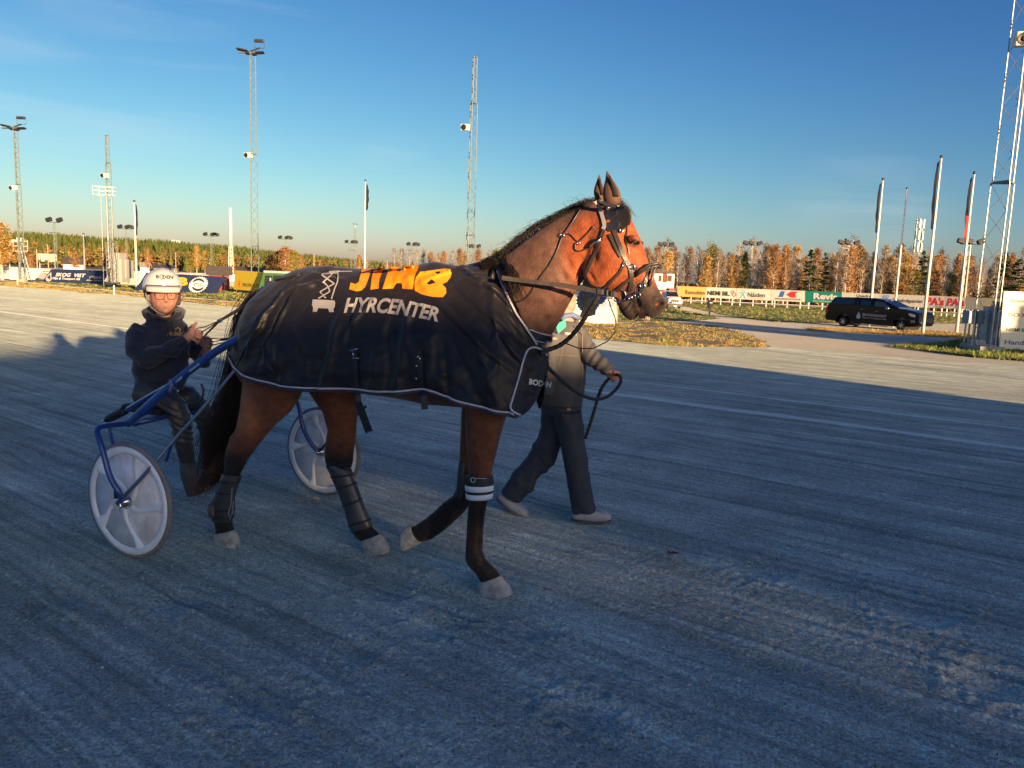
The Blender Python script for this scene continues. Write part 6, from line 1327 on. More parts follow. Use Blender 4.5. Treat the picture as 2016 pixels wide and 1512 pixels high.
def blanket_pt(u, v):
    """u along the horse 0 tail .. 1 chest, v 0 back line .. 1 hem (near side)"""
    a = interp(TOP, u); b = interp(HEM, u); A = HP(*a); B = HP(*b)
    yA, yB = a[2], b[2]; body_w = .285 if u < .6 else .285 - .03 * (u - .6) / .4
    # a barrel drape: quick out over the back, then nearly straight down
    f = 1 - (1 - v) ** 2.3; f = f ** .62
    if u > .79: k = min(1, (u - .79) / .1); f = f * (1 - k) + (v ** .8) * k
    if u < .12: k = 1 - u / .12; f = f * (1 - k) + v ** .8 * k
    y = yA + (yB - yA) * f
    xa, za = (A - HO).dot(HD), A.z; xb, zb = (B - HO).dot(HD), B.z
    x = xa + (xb - xa) * v; z = za + (zb - za) * v
    return x, y, z
X = np.zeros((NU + 1, NV + 1)); Y = X.copy(); Zz = X.copy()
for i in range(NU + 1):
    for j in range(NV + 1): X[i, j], Y[i, j], Zz[i, j] = blanket_pt(i / NU, j / NV)
UU, VV = np.meshgrid(np.linspace(0, 1, NU + 1), np.linspace(0, 1, NV + 1), indexing='ij')
def ridge(t): return 1 - np.abs(((t) % 2) - 1) * 2     # -1..1 triangle
warp = fbm(UU * 5, VV * 4, o=3)
def gfold(cx, cz, ang, ln, w, amp):
    """one soft fold centred at (cx, cz) in photo pixels, running at ang (deg, screen clockwise) for ln px"""
    c = HP(cx, cz, -.3); ux, uz = math.cos(rad(-ang)), math.sin(rad(-ang)); px = .0026
    dx = X - (c - HO).dot(HD); dz = Zz - c.z; a = dx * ux + dz * uz; q = -dx * uz + dz * ux + .02 * warp
    return amp * np.exp(-(a / (ln * px * .6)) ** 2) * np.exp(-(q / (w * px * .5)) ** 2)
D_ = np.zeros_like(X)
FO = [(960, 590, 38, 150, 16, .013), (930, 615, 35, 170, 14, -.009), (900, 640, 38, 200, 18, .012), (985, 570, 30, 90, 12, .010), (975, 610, 40, 120, 12, -.008), (940, 570, 22, 90, 12, .010), (1010, 640, 48, 90, 12, .009), (870, 600, 30, 120, 14, -.007), (990, 680, 55, 110, 20, .012), (950, 720, 62, 130, 26, .010), (900, 700, 60, 120, 22, -.008),
 (850, 535, 150, 60, 12, .014), (880, 532, 20, 60, 9, .012), (945, 533, 140, 60, 10, .012), (905, 545, 160, 70, 10, .008), (925, 528, 60, 40, 9, .012), (800, 540, 165, 70, 10, .006), (965, 535, 70, 50, 9, .010),
 (515, 620, 112, 110, 12, .016), (535, 640, 108, 130, 13, -.010), (550, 610, 100, 100, 11, .010), (500, 660, 118, 80, 11, .012), (570, 560, 165, 70, 12, .012), (600, 545, 12, 60, 10, .009), (585, 600, 100, 110, 20, -.006), (478, 690, 125, 50, 9, .009),
 (660, 690, 98, 150, 24, .012), (690, 640, 82, 120, 18, -.008), (705, 620, 120, 90, 16, .010), (640, 720, 96, 110, 20, -.008), (800, 640, 75, 120, 20, .008), (795, 720, 92, 120, 24, .011), (770, 700, 85, 140, 18, -.008), (745, 725, 95, 110, 20, .007), (850, 720, 88, 130, 22, .009), (880, 740, 80, 110, 18, -.007), (560, 720, 75, 90, 26, .009), (600, 700, 60, 100, 24, -.008), (530, 705, 60, 80, 18, .008), (720, 560, 30, 100, 14, .004), (660, 580, 40, 110, 14, .004), (1020, 760, 100, 80, 12, -.006), (1045, 740, 80, 70, 9, .010), (1062, 740, 84, 60, 7, -.008), (1030, 790, 95, 40, 8, .006), (820, 600, 45, 110, 12, .006), (760, 600, 60, 100, 12, -.004)]
for f in FO: D_ += gfold(*f[:4], f[4] * .72, f[5] * 1.35)
D_ *= 1.3
D_ += .007 * fbm(UU * 14 + VV * 5, VV * 5, o=3) + .0035 * np.clip(fbm(UU * 9 - VV * 6 + 3, VV * 3 + UU * 4, o=2), 0, 1) * np.sin(UU * 60 - VV * 26 + 5 * warp) + .0018 * ridge(UU * 40 + VV * 6 + 3 * warp) * np.clip(fbm(UU * 6, VV * 5, o=2), 0, 1)
D_ += .016 * np.sin(UU * 46 + 2.2 * warp) * np.clip((VV - .72) / .28, 0, 1) ** 1.6 * .7      # hem ripple
Yd = Y - D_ * np.clip(VV / .12, 0, 1); Zd = Zz + D_ * np.clip(1 - VV / .3, 0, 1) * (.9 - .6 * np.exp(-((UU - .52) / .16) ** 2))
near = [[HO + HD * X[i, j] + HN * Yd[i, j] + UP * Zd[i, j] for j in range(NV + 1)] for i in range(NU + 1)]
blanket = root('horse_blanket', HO + UP * 1.2 - HN * 0, 'black horse blanket with orange and grey lettering and silver piping over the bay horse', 'horse blanket')
mb = MB(); vs = []; W_ = 2 * NV + 1
for i in range(NU + 1):
    for j in range(NV, 0, -1): vs.append(near[i][j])
    for j in range(0, NV + 1):
        p = near[i][j]
        if j == 0: vs.append(p); continue
        q = p - HO; y_ = q.dot(HN); vs.append(p - HN * y_ * (1 + (1 if i / NU < .68 else max(.25, 1 - (i / NU - .68) / .17 * .75))))
    pass
fs = [(i * W_ + j, (i + 1) * W_ + j, (i + 1) * W_ + j + 1, i * W_ + j + 1) for i in range(NU) for j in range(W_ - 1)]
mb.add(vs, fs); cloth = mb.obj('cloth', M_blk, blanket, smooth=True)
so = cloth.modifiers.new('s', 'SOLIDIFY'); so.thickness = .006; so.offset = -1
cl_bvh = bvh_of(cloth)
# keep the body inside the cloth
_me = body.data; _V = getv(_me).copy(); _n = 0
for i in range(len(_V)):
    x_, y_, z_ = (_V[i] @ np.array(HD)), (_V[i] @ np.array(HN)), _V[i][2]
    if z_ < .72 or x_ > .42: continue
    o_ = HO + HD * float(x_) + UP * float(z_); sg = -1 if y_ < 0 else 1
    l, nn_, k_, dd = cl_bvh.ray_cast(o_, HN * sg)
    if l is None: continue
    if abs(y_) > dd - .018: _V[i] += np.array(HN) * (sg * max(dd - .018, 0) - y_); _n += 1
    l, nn_, k_, dd = cl_bvh.ray_cast(HO + HD * float(_V[i] @ np.array(HD)) + HN * float(_V[i] @ np.array(HN)) + UP * .9, UP)
    if l is not None and z_ > l.z - .012 and x_ < .16: _V[i][2] = l.z - .012
setv(_me, _V); body_bvh = bvh_of(body); print('clamped', _n)
# piping along the hem and the front edge
def nearpt(u, v, off=.006):
    i = u * NU; i0 = min(int(i), NU - 1); f = i - i0; j = v * NV; j0 = min(int(j), NV - 1); g_ = j - j0
    p = near[i0][j0].lerp(near[i0 + 1][j0], f).lerp(near[i0][j0 + 1].lerp(near[i0 + 1][j0 + 1], f), g_); return p - HN * off
mb = MB(); mb.tube([nearpt(u, .975, .009) for u in np.linspace(0.0, .84, 220)], .0052, 6)
mb.obj('hem_piping', M_pipe, blanket, smooth=True)
mb = MB(); mb.tube([nearpt(u, .995, .003) for u in np.linspace(0.0, .86, 220)], .008, 6); mb.obj('hem_binding', mat('grey_binding', (.03, .032, .04), .5), blanket, smooth=True)
mb = MB(); mb.tube([nearpt(0.003, v, .006) for v in np.linspace(0, .97, 30)], .005, 6); mb.obj('rear_piping', M_pipe, blanket, smooth=True)
def on_cloth(px, py, off=.005, fb=-.2):
    l, n = hit(cl_bvh, px, py, HP(px, py, fb), off); return l, n
def cpath(name, pts, r_, m, off=.005, smooth_=2, parent=None):
    W3 = []
    for (a, b) in zip(pts, pts[1:]):
        n = max(1, int(math.hypot(b[0] - a[0], b[1] - a[1]) / 4))
        for i in range(n):
            l, n_ = on_cloth(a[0] + (b[0] - a[0]) * i / n, a[1] + (b[1] - a[1]) * i / n, off, -.12)
            if W3 and (l - W3[-1]).length > .08: continue
            W3.append(l)
    for _ in range(smooth_): W3 = [W3[0]] + [(W3[i - 1] + W3[i] * 2 + W3[i + 1]) / 4 for i in range(1, len(W3) - 1)] + [W3[-1]]
    mb = MB(); mb.tube(W3, r_, 6); return mb.obj(name, m, parent or blanket, smooth=True)
cpath('front_piping', [(975, 530), (984, 552), (998, 586), (1016, 620), (1036, 650), (1052, 674), (1058, 684)], .0062, M_pipe, off=.010)
cpath('flap_piping', [(1076, 700), (1066, 688), (1052, 683), (1040, 686), (1033, 697), (1028, 715), (1020, 745), (1011, 775), (1004, 800), (1008, 810), (1018, 816), (1028, 818)], .0052, M_pipe)
# chest strap with pale edges across the front of the neck
c_ = strap('chest_strap', [(1040, 655), (1062, 662), (1086, 667)], 15, mat('grey_strap', (.055, .057, .065), .5), blanket, off=.008, bvh=body_bvh); 
for dy in (-8, 8): strap('strap_edge', [(1042, 655 + dy), (1062, 662 + dy), (1086, 667 + dy)], 2.5, M_pipe, blanket, off=.012)
# lettering -------------------------------------------------------
def decal(name, polys, m, off=.0035, parent=None, step=3.5):
    """polys: list of outlines in photo points (even-odd); draped over the cloth"""
    V = []; F = []; 
    for poly in polys: b = len(V); V += poly; F.append(tuple(range(b, b + len(poly))))
    V2, F2 = remesh2d(np.array(V, float), F, step); vs = [on_cloth(x, y, off, -.25)[0] for x, y in V2]
    mb = MB(); mb.add(vs, F2); o = mb.obj(name, m, parent or blanket, smooth=True, recalc=False); return o
def zz(pts): return [(440 + x * .3274, 480 + y * .3274) for x, y in pts]
decal('letter_j', [zz([(833, 157), (892, 152), (873, 215), (855, 262), (832, 282), (800, 288), (757, 276), (766, 236), (795, 246), (815, 232)])], M_jor)
decal('letter_i', [zz([(905, 152), (968, 147), (940, 210), (935, 272), (885, 278), (893, 210)])], M_jor)
decal('letter_a', [zz([(1000, 142), (1056, 138), (1040, 168), (1062, 170), (1082, 137), (1176, 129), (1172, 150), (1150, 200), (1138, 276), (1078, 272), (1074, 240), (1040, 238), (1022, 272), (958, 274), (972, 225)])], M_jor)
decal('letter_b', [zz([(1160, 200), (1184, 172), (1290, 158), (1332, 152), (1362, 156), (1371, 180), (1365, 205), (1345, 232), (1315, 245), (1338, 270), (1340, 300), (1320, 322), (1262, 322), (1190, 305), (1150, 284), (1150, 235)]), zz([(1250, 212), (1278, 236), (1235, 250), (1222, 240)]), zz([(1268, 170), (1300, 168), (1304, 180), (1286, 186)])], M_jor)
P_, F_, asp = text_tris('HYRCENTER', .12, .035)
V2, F2 = remesh2d(P_ * np.array([asp, 1.0]), F_, .16); vs = []
def quad3(u, BLp, BM, BRp): return tuple((1 - u) * ((1 - u) * BLp[k] + u * BM[k]) + u * ((1 - u) * BM[k] + u * BRp[k]) for k in (0, 1))
for (x, y) in V2:
    u = x / asp; lo = quad3(u, (724, 418), (1000, 402), (1290, 474)); hi = quad3(u, (738, 328), (1030, 306), (1308, 388)); q = (lo[0] + (hi[0] - lo[0]) * y, lo[1] + (hi[1] - lo[1]) * y)
    vs.append(on_cloth(*zz([q])[0], .0035, -.25)[0])
mb = MB(); mb.add(vs, F2); mb.obj('lettering', M_jgr, blanket, smooth=True, recalc=False)
def bar(a, b, w):
    dx, dy = b[0] - a[0], b[1] - a[1]; L = math.hypot(dx, dy); nx, ny = -dy / L * w / 2, dx / L * w / 2; return [(a[0] + nx, a[1] + ny), (b[0] + nx, b[1] + ny), (b[0] - nx, b[1] - ny), (a[0] - nx, a[1] - ny)]
k = 0
for (a, b, w) in [((590, 188), (640, 222), 8), ((655, 185), (598, 235), 8), ((598, 235), (668, 240), 1), ((640, 222), (668, 242), 8), ((605, 232), (632, 262), 8), ((668, 242), (582, 292), 8), ((632, 262), (642, 290), 8), ((582, 292), (618, 330), 8), ((642, 290), (572, 332), 8), ((640, 172), (775, 170), 6), ((690, 180), (690, 230), 8), ((690, 230), (672, 270), 8), ((672, 270), (652, 335), 8), ((590, 188), (640, 182), 8)]:
    if w > 1: decal('lift_print', [zz(bar(a, b, w))], M_jgr, .0034 + .0002 * k, step=4); k += 1
decal('lift_print', [zz([(636, 170), (700, 166), (690, 184), (640, 188)])], M_jgr, .0066)
decal('lift_print', [zz([(540, 338), (668, 344), (675, 355), (672, 385), (664, 395), (668, 412), (640, 414), (632, 392), (572, 390), (566, 410), (540, 412), (542, 385), (535, 370)])], M_jgr, .006)
P_, F_, asp = text_tris('BODEN', .15, .04); V2, F2 = remesh2d(P_ * np.array([asp, 1.0]), F_, .25); mb = MB(); vs = [on_cloth(1040 + 46 * x / asp, 757 + 7 * x / asp - 12 * y, .004, -.1)[0] for x, y in V2]
mb.add(vs, F2); mb.obj('flap_lettering', M_txtw, blanket, smooth=True, recalc=False)
# straps and buckles on the side
def cstrap(name, pts, w, off=.006, m=M_web): return strap(name, pts, w, m, blanket, bvh=cl_bvh, off=off, fb=-.35)
cstrap('side_strap', [(700, 690), (702, 730), (705, 772), (706, 800)], 13); cstrap('side_strap', [(826, 690), (829, 730), (834, 775), (836, 806)], 15)
mb = MB(); mb.add([HP(*p) for p in ((697, 793, -.36), (712, 790, -.36), (734, 848, -.34), (720, 854, -.34), (697, 793, -.355), (712, 790, -.355), (734, 848, -.335), (720, 854, -.335))], [(0, 1, 2, 3), (7, 6, 5, 4), (0, 1, 5, 4), (1, 2, 6, 5), (2, 3, 7, 6), (3, 0, 4, 7)]); mb.obj('loose_strap', M_web, blanket)
mb = MB(); mb.tube([HP(719, 854, -.345), HP(734, 848, -.345)], .003, 6); mb.obj('strap_tip', M_metal, blanket)
mb = MB(); 
for pts in ([(688, 693), (694, 690), (706, 688)], [(697, 691), (699, 702)], [(692, 705), (710, 706)]): mb.tube([on_cloth(x, y, .012)[0] for x, y in pts], .0028, 6)
mb.obj('buckle', M_metal, blanket, smooth=True)
mb = MB()
for pts in ([(825, 700), (829, 706), (826, 712)],): mb.tube([on_cloth(x, y, .014)[0] for x, y in pts], .003, 6)
mb.obj('buckle', M_metal, blanket, smooth=True)
for (x, y) in ((822, 720), (821, 744), (824, 702)): mb = MB(); mb.ell(on_cloth(x, y, .012)[0], .006, .006, .006); mb.obj('stud', M_metal, blanket, smooth=True)
mb = MB(); w_ = [on_cloth(x, y, .006, 0)[0] for x, y in ((545, 553), (556, 551), (568, 549), (580, 545), (592, 543))]; mb.tube(w_, .006, 6); mb.obj('rump_tie', M_web, blanket, smooth=True)
print('blanket done')
# ================================================================ sulky
M_blue_t = mat('blue_tube_paint', (.012, .05, .24), .28, coat=.5, var=(9, .15)); M_wheelw = mat('white_wheel_plastic', (.86, .90, .92), .35, var=(6, .12)); M_disc = mat('milky_disc', (.74, .76, .78), .4, var=(9, .28), bump=(12, .2, .003))
M_tyre = mat('pale_tyre', (.20, .20, .19), .8, var=(8, .15)); M_rub = mat('black_rubber', (.012, .012, .013), .6)
sulky = root('sulky', SO.copy(), 'blue two-wheeled racing sulky with white disc wheels', 'sulky')
def sp(*pts): return [SP(*p) for p in pts]
def sulky_wheel(hub, sgn, rot0):
    ax = SN * sgn; R = .325; c = hub
    mb = MB(); mb.lathe(c, ax, [(.303, -.012), (.318, -.013), (R, -.006), (R, .006), (.318, .013), (.303, .012)], 64); w = mb.obj('wheel', M_tyre, sulky, smooth=True)
    mb = MB(); mb.lathe(c, ax, [(.262, -.008), (.268, -.016), (.285, -.017), (.292, -.012), (.303, -.014), (.303, .014), (.285, .017), (.268, .016), (.262, .008)], 64); mb.obj('rim', M_wheelw, w, smooth=True)
    mb = MB(); mb.lathe(c, ax, [(0, -.010), (.05, -.012), (.265, -.006), (.265, .006), (.05, .012), (0, .010)], 48); mb.obj('disc', M_disc, w, smooth=True)
    e1 = SD; e2 = UP; mb = MB()
    for s_ in (-1, 1):
        for k in range(5):
            q0 = rot0 + k * 2 * math.pi / 5; rows = []; vs = []
            for i in range(12):
                f = i / 11; r_ = .045 + .225 * f; q = q0 + .75 * math.sin(f * 1.7) ; wd = .012 + .030 * f ** 5 + .012 * (1 - f) ** 3; d = (e1 * math.cos(q) + e2 * math.sin(q)); tn = (-e1 * math.sin(q) + e2 * math.cos(q)); p = c + d * r_ + ax * s_ * .007
                for (a, h) in ((-1, 0), (-.45, .014), (.45, .014), (1, 0)): vs.append(p + tn * a * wd + ax * s_ * h)
            mb.add(vs, [(i * 4 + j, i * 4 + j + 1, (i + 1) * 4 + j + 1, (i + 1) * 4 + j) for i in range(11) for j in range(3)])
    mb.obj('spoke', M_wheelw, w, smooth=True)
    mb = MB(); mb.lathe(c, ax, [(0, -.07), (.012, -.07), (.014, -.05), (.030, -.045), (.034, -.02), (.034, .02), (.03, .045), (.014, .05), (.012, .07), (0, .07)], 24); mb.obj('hub', M_metal, w, smooth=True)
    return w
NH = SO - SN * .765 + UP * .325; NH += SD * (SP(255, 993, -.765) - NH).dot(SD); FH = SO + SN * .765 + UP * .325; FH += SD * (SP(636, 885, .765) - FH).dot(SD)
sulky_wheel(NH, -1, .5); sulky_wheel(FH, 1, 1.1)
def tube_obj(name, pts, r_, m, parent=sulky, n=12):
    # smooth the polyline
    P = [Vector(p) for p in pts]; rr = list(r_) if hasattr(r_, '__len__') else [r_] * len(P)
    for _ in range(2):
        Q = [P[0]]; R_ = [rr[0]]
        for i in range(len(P) - 1): Q += [P[i].lerp(P[i + 1], .25), P[i].lerp(P[i + 1], .75)]; R_ += [rr[i] * .75 + rr[i + 1] * .25, rr[i] * .25 + rr[i + 1] * .75]
        Q.append(P[-1]); R_.append(rr[-1]); P, rr = Q, R_
    mb = MB(); mb.tube(P, rr, n); return mb.obj(name, m, parent, smooth=True)
tube_obj('fork', [NH - SN * .06] + sp((240, 978, -.86), (216, 940, -.88), (206, 900, -.88), (196, 866, -.88), (189, 848, -.87), (197, 840, -.84), (215, 837, -.78), (248, 834, -.66), (272, 832, -.55)), .0155, M_blue_t)
tube_obj('fork', [FH - SN * .05] + sp((608, 868, .68), (595, 840, .67), (591, 810, .67), (585, 788, .66), (566, 775, .62), (535, 780, .6)), .0155, M_blue_t)
tube_obj('fork', [FH - SN * .05] + sp((652, 862, .68), (684, 836, .62), (720, 800, .55)), .009, M_dark)
tube_obj('crossbar', sp((266, 834, -.58), (300, 826, -.35), (336, 818, -.1), (390, 808, .2), (470, 795, .45), (545, 780, .62)), .017, M_blue_t)
tube_obj('shaft', sp((250, 836, -.64), (283, 806, -.60), (350, 747, -.54), (402, 707, -.48), (455, 673, -.43), (530, 640, -.37), (620, 628, -.33)), [.021, .022, .023, .023, .022, .018, .015], M_blue_t)
tube_obj('shaft', sp((470, 740, .58), (520, 715, .5), (575, 690, .42), (640, 670, .36)), .02, M_blue_t)
tube_obj('seat_rail', sp((246, 809, -.42), (290, 782, -.42), (335, 757, -.44), (352, 748, -.5)), .013, M_blue_t)
tube_obj('rubber_grip', sp((207, 828, -.42), (213, 825, -.42), (246, 808, -.42)), [.012, .026, .027], M_rub)
tube_obj('bolt', sp((200, 831, -.42), (210, 826, -.42)), .008, M_metal)
tube_obj('wheel_stay', [NH - SN * .075] + sp((300, 918, -.78), (330, 879, -.70), (400, 803, -.58), (463, 728, -.46)), [.012, .010, .009, .009, .009], mat('stay_steel', (.13, .18, .24), .3, metal=.5))
tube_obj('mud_stay', sp((216, 842, -.76), (218, 856, -.76), (222, 874, -.78)), .009, M_blue_t); tube_obj('foot_rest', sp((344, 862, -.3), (336, 880, -.34), (327, 908, -.4)), .010, M_blue_t)
tube_obj('seat_bracket', sp((258, 830, -.5), (300, 806, -.2), (330, 800, -.05)), .012, M_blue_t)
mb = MB(); mb.box(SP(318, 800, -.02), (.34, .36, .05), SD, SN, UP); mb.obj('seat', mat('seat_pad', (.02, .02, .022), .6), sulky, bevel=.02)
tube_obj('rein_hook', sp((350, 776, -.52), (356, 788, -.52), (372, 795, -.52), (390, 793, -.52), (399, 783, -.52), (401, 768, -.52), (396, 756, -.52)), .0065, M_dark); tube_obj('clamp', sp((333, 755, -.57), (352, 771, -.57)), .005, M_metal); tube_obj('clamp_band', sp((334, 748, -.60), (340, 760, -.60), (335, 772, -.58)), .007, mat('dull_alloy', (.2, .24, .3), .4, metal=.6))
mb = MB(); ring_c = NH - SN * .10; mb.ring(ring_c + UP * .0 + SD * .03, SN, .028, .0025, 20, 5); mb.obj('safety_ring', M_metal, sulky); mb = MB(); mb.box(NH - SN * .08 + UP * .055, (.02, .02, .05), SD, SN, UP); mb.obj('lock_pin', M_black, sulky, bevel=.005)
for (a, b) in (((372, 731), (392, 716)), ((322, 775), (341, 757)), ((346, 752), (358, 742)), ((285, 806), (300, 793))):   # worn pale stickers on the shaft
    y_ = -.545 - .0; A_, B_ = SP(a[0], a[1], -.57), SP(b[0], b[1], -.57); d = (B_ - A_).normalized(); s_ = d.cross(SN).normalized(); mb = MB(); mb.add([A_ + s_ * .005, B_ + s_ * .005, B_ - s_ * .007, A_ - s_ * .007], [(0, 1, 2, 3)]); mb.obj('sticker', mat('worn_sticker', (.30, .36, .45), .5, var=(60, .5)), sulky)
# ================================================================ driver
M_skin = mat('skin', (.44, .225, .165), .55, spec=.3, sub=.1, var=(38, .14), bump=(160, .5, .002)); M_hoodie = mat('navy_hoodie', (.019, .024, .042), .85, bump=(260, .3, .001), sheen=.2, var=(9, .2)); M_trs = mat('dark_riding_trousers', (.06, .052, .046), .36, bump=(30, .5, .004))
dvo = SP(315, 760, 0); dvn = Vector((dvo.x, dvo.y, 0)).normalized(); dvr = Vector((dvn.y, -dvn.x, 0))
def DV(px, py, d=0.0): return plane_pt(px, py, dvo + dvn * d, dvn)
driver = root('person', dvo - UP * (dvo.z), 'driver in white helmet, orange glasses and dark hooded sweater sitting in the sulky', 'person')
def dl(mb, rows, n=20, pw=2.0, d=0.0, lat=None): mb.loft([(DV(r_[0], r_[1], r_[5] if len(r_) > 5 else d), DV(r_[2], r_[3], r_[5] if len(r_) > 5 else d), r_[4]) for r_ in rows], lat or dvn, n, pw=pw)
def dt(mb, pts, r_, n=12): mb.tube([DV(*p) for p in pts], r_, n)
bm_ = MB()
dl(bm_, [(304, 556, 344, 556, .070), (298, 566, 349, 566, .085), (296, 578, 351, 578, .092), (296, 590, 351, 590, .092), (298, 600, 349, 601, .087), (302, 608, 345, 609, .078), (309, 615, 339, 616, .060), (316, 619.5, 333, 619.5, .035)], pw=2.3)
dl(bm_, [(306, 600, 338, 600, .05), (307, 620, 338, 620, .05), (296, 634, 350, 634, .06)], d=.02)
dl(bm_, [(275, 642, 370, 642, .07), (268, 690, 366, 690, .10), (272, 740, 355, 740, .10), (278, 768, 345, 772, .11)])
bm_.ell(DV(327.5, 592, -.093), .011, .012, .012, dvr, dvn, UP); bm_.tube([DV(326, 579, -.082), DV(327.5, 590, -.096)], [.007, .011], 8)          # nose
bm_.tube([DV(316, 600, -.078), DV(325, 599, -.087), DV(334, 600, -.078)], [.003, .0055, .003], 8); bm_.tube([DV(317, 603.5, -.076), DV(325, 604.5, -.084), DV(333, 603.5, -.076)], [.003, .006, .003], 8)   # lips
bm_.ell(DV(325, 613, -.060), .02, .018, .014, dvr, dvn, UP); bm_.tube([DV(309, 573, -.072), DV(318, 571, -.083), DV(330, 571, -.083), DV(342, 573, -.07)], .006, 8)   # chin, brow
for x_ in (296, 350): bm_.ell(DV(x_, 588, .0), .008, .016, .028, dvr, dvn, UP)       # ears
# arms inside the sleeves, hands closed round the reins
dt(bm_, [(276, 648, -.03), (272, 682, -.12), (288, 706, -.2), (330, 690, -.24), (372, 663, -.27)], [.05, .045, .045, .038, .027]); dt(bm_, [(368, 650, .06), (384, 690, .08), (398, 712, .02), (408, 684, -.12)], [.05, .045, .042, .026])
def hand(mb, f, palm, fingers, thumb, pr=(.026, .036, .040), fr=.0088):
    mb.ell(f(*palm), pr[0], pr[1], pr[2], dvn, dvr, UP, 16, 10)
    for ch in fingers: mb.tube([f(*p) for p in ch], [fr * 1.1, fr * 1.05, fr, fr * .85][:len(ch)], 8)
    mb.tube([f(*p) for p in thumb], [fr * 1.5, fr * 1.25, fr * .95], 8)
hand(bm_, DV, (379, 659, -.27), [[(384, 650, -.29), (396, 652, -.30), (399, 657, -.275), (392, 659, -.262)], [(384, 656, -.30), (396, 659, -.31), (399, 664, -.285), (391, 665, -.27)], [(383, 662, -.30), (394, 666, -.31), (396, 671, -.285), (389, 671, -.27)], [(380, 668, -.29), (389, 673, -.30), (391, 677, -.28), (385, 676, -.27)]], [(376, 650, -.27), (382, 641, -.285), (388, 634, -.29)])
hand(bm_, DV, (403, 676, -.13), [[(406, 668, -.15), (416, 669, -.16), (418, 673, -.14), (412, 675, -.13)], [(406, 673, -.16), (416, 675, -.17), (418, 679, -.145), (411, 680, -.13)], [(405, 679, -.16), (414, 682, -.165), (415, 685, -.145), (409, 686, -.13)], [(402, 684, -.15), (409, 688, -.155), (410, 690, -.14), (405, 690, -.13)]], [(402, 668, -.13), (408, 664, -.145), (413, 665, -.15)], pr=(.022, .030, .034), fr=.008)
dt(bm_, [(290, 772, -.06), (345, 800, -.26), (358, 838, -.27), (364, 880, -.27), (371, 925, -.26)], [.07, .055, .045, .04, .03]); dt(bm_, [(325, 775, .12), (385, 795, .05), (410, 850, .05), (420, 920, .05)], [.07, .055, .045, .03])
dbody = fuse(bm_, 'body', M_skin, driver, .0048, 3, .5)
me = dbody.data; V = getv(me).copy() + np.array(driver.location); N_ = getn(me)
def dpush(px, py, r_, amt):
    global V
    c = np.array(DV(px, py, -.085)); d2 = ((V - c) ** 2).sum(1); V = V + N_ * (np.exp(-d2 / r_ ** 2) * amt)[:, None]
dpush(316, 582, .012, -.008); dpush(338, 582, .012, -.008); dpush(309, 598, .014, .004); dpush(342, 598, .014, .004); dpush(325, 609, .010, -.004); dpush(315, 597, .008, -.005); dpush(337, 597, .008, -.005); dpush(311, 604, .010, .004); dpush(340, 604, .010, .004); dpush(320, 588, .006, -.003); dpush(334, 588, .006, -.003)
setv(me, V - np.array(driver.location))
for x_ in (316.5, 338):
    mb = MB(); mb.ell(DV(x_, 582, -.070), .0125, .012, .0085, dvr, dvn, UP); o = mb.obj('eye', mat('eye_white', (.45, .42, .38), .3), driver, smooth=True); mb = MB(); mb.ell(DV(x_, 582, -.0795), .0052, .004, .0055, dvr, dvn, UP); mb.obj('iris', M_eye, o, smooth=True)
mb = MB(); mb.tube([DV(318, 601.8, -.0825), DV(325, 602, -.0895), DV(332, 601.8, -.0825)], .0018, 6); mb.obj('mouth_line', mat('lip_dark', (.12, .035, .03), .6), driver); mb = MB(); mb.tube([DV(320.5, 601.2, -.0855), DV(325, 601.3, -.0905), DV(330, 601.2, -.0855)], .0022, 6); mb.obj('teeth', mat('teeth_ivory', (.55, .48, .36), .4), driver)
# glasses
mb = MB()
for (x0, x1) in ((305, 324), (329, 347)):
    pts = [(x0, 577.5), (x1, 577.5), (x1 - .5, 587), (x1 - 4, 589.5), (x0 + 4, 589.5), (x0 + .5, 586), (x0, 577.5)]; mb.tube([DV(a, b, -.098 + .0009 * abs(a - 326)) for a, b in pts], .0027, 6)
mb.tube([DV(324, 580, -.10), DV(329, 580, -.10)], .0027, 6); mb.tube([DV(305, 579, -.09), DV(298, 580, -.02)], .0022, 6); mb.tube([DV(347, 579, -.09), DV(350, 580, -.02)], .0022, 6); gl_ = mb.obj('glasses', mat('dark_frames', (.16, .02, .012), .3), driver, smooth=True)
m_l = mat('orange_lens', (.75, .16, .07), .08, trans=0, alpha=.16)
for (x0, x1) in ((305, 324), (329, 347)): mb = MB(); mb.add([DV(a, b, -.0965 + .0009 * abs(a - 326)) for a, b in ((x0, 577.5), (x1, 577.5), (x1 - .5, 588), (x0 + .5, 588))], [(0, 1, 2, 3)]); mb.obj('lens', m_l, gl_)
# helmet
mb = MB(); dl(mb, [(279.5, 570, 358.5, 570, .142), (280, 560, 358, 561, .146), (283, 549, 355, 550, .140), (290, 539, 348, 540, .122), (300, 532, 338, 533, .09), (311, 528, 328, 528.5, .045), (317, 527, 322, 527, .01)], 40, 2.15, .025)
helm = mb.obj('helmet', mat('white_helmet_shell', (.50, .49, .47), .22, coat=.4, var=(7, .05)), driver, smooth=True); 
mb = MB(); vs = []; nn_ = 26
for i in range(nn_ + 1):
    q = -1 + 2 * i / nn_; x_ = 321 + 33.5 * q; dd = -.115 - .045 * (1 - q * q) ** .6
    for (dy, o_) in ((-9, .012), (-2, -.006), (5.5 - 1.5 * q * q, -.016), (5.0 - 1.5 * q * q, -.004), (-4, .015)): vs.append(DV(x_, 570.5 + dy + q * 1.0, dd + o_))
mb.add(vs, [(i * 5 + j, i * 5 + (j + 1) % 5, (i + 1) * 5 + (j + 1) % 5, (i + 1) * 5 + j) for i in range(nn_) for j in range(5)]); mb.obj('visor', mat('white_helmet_shell'), helm, smooth=True)
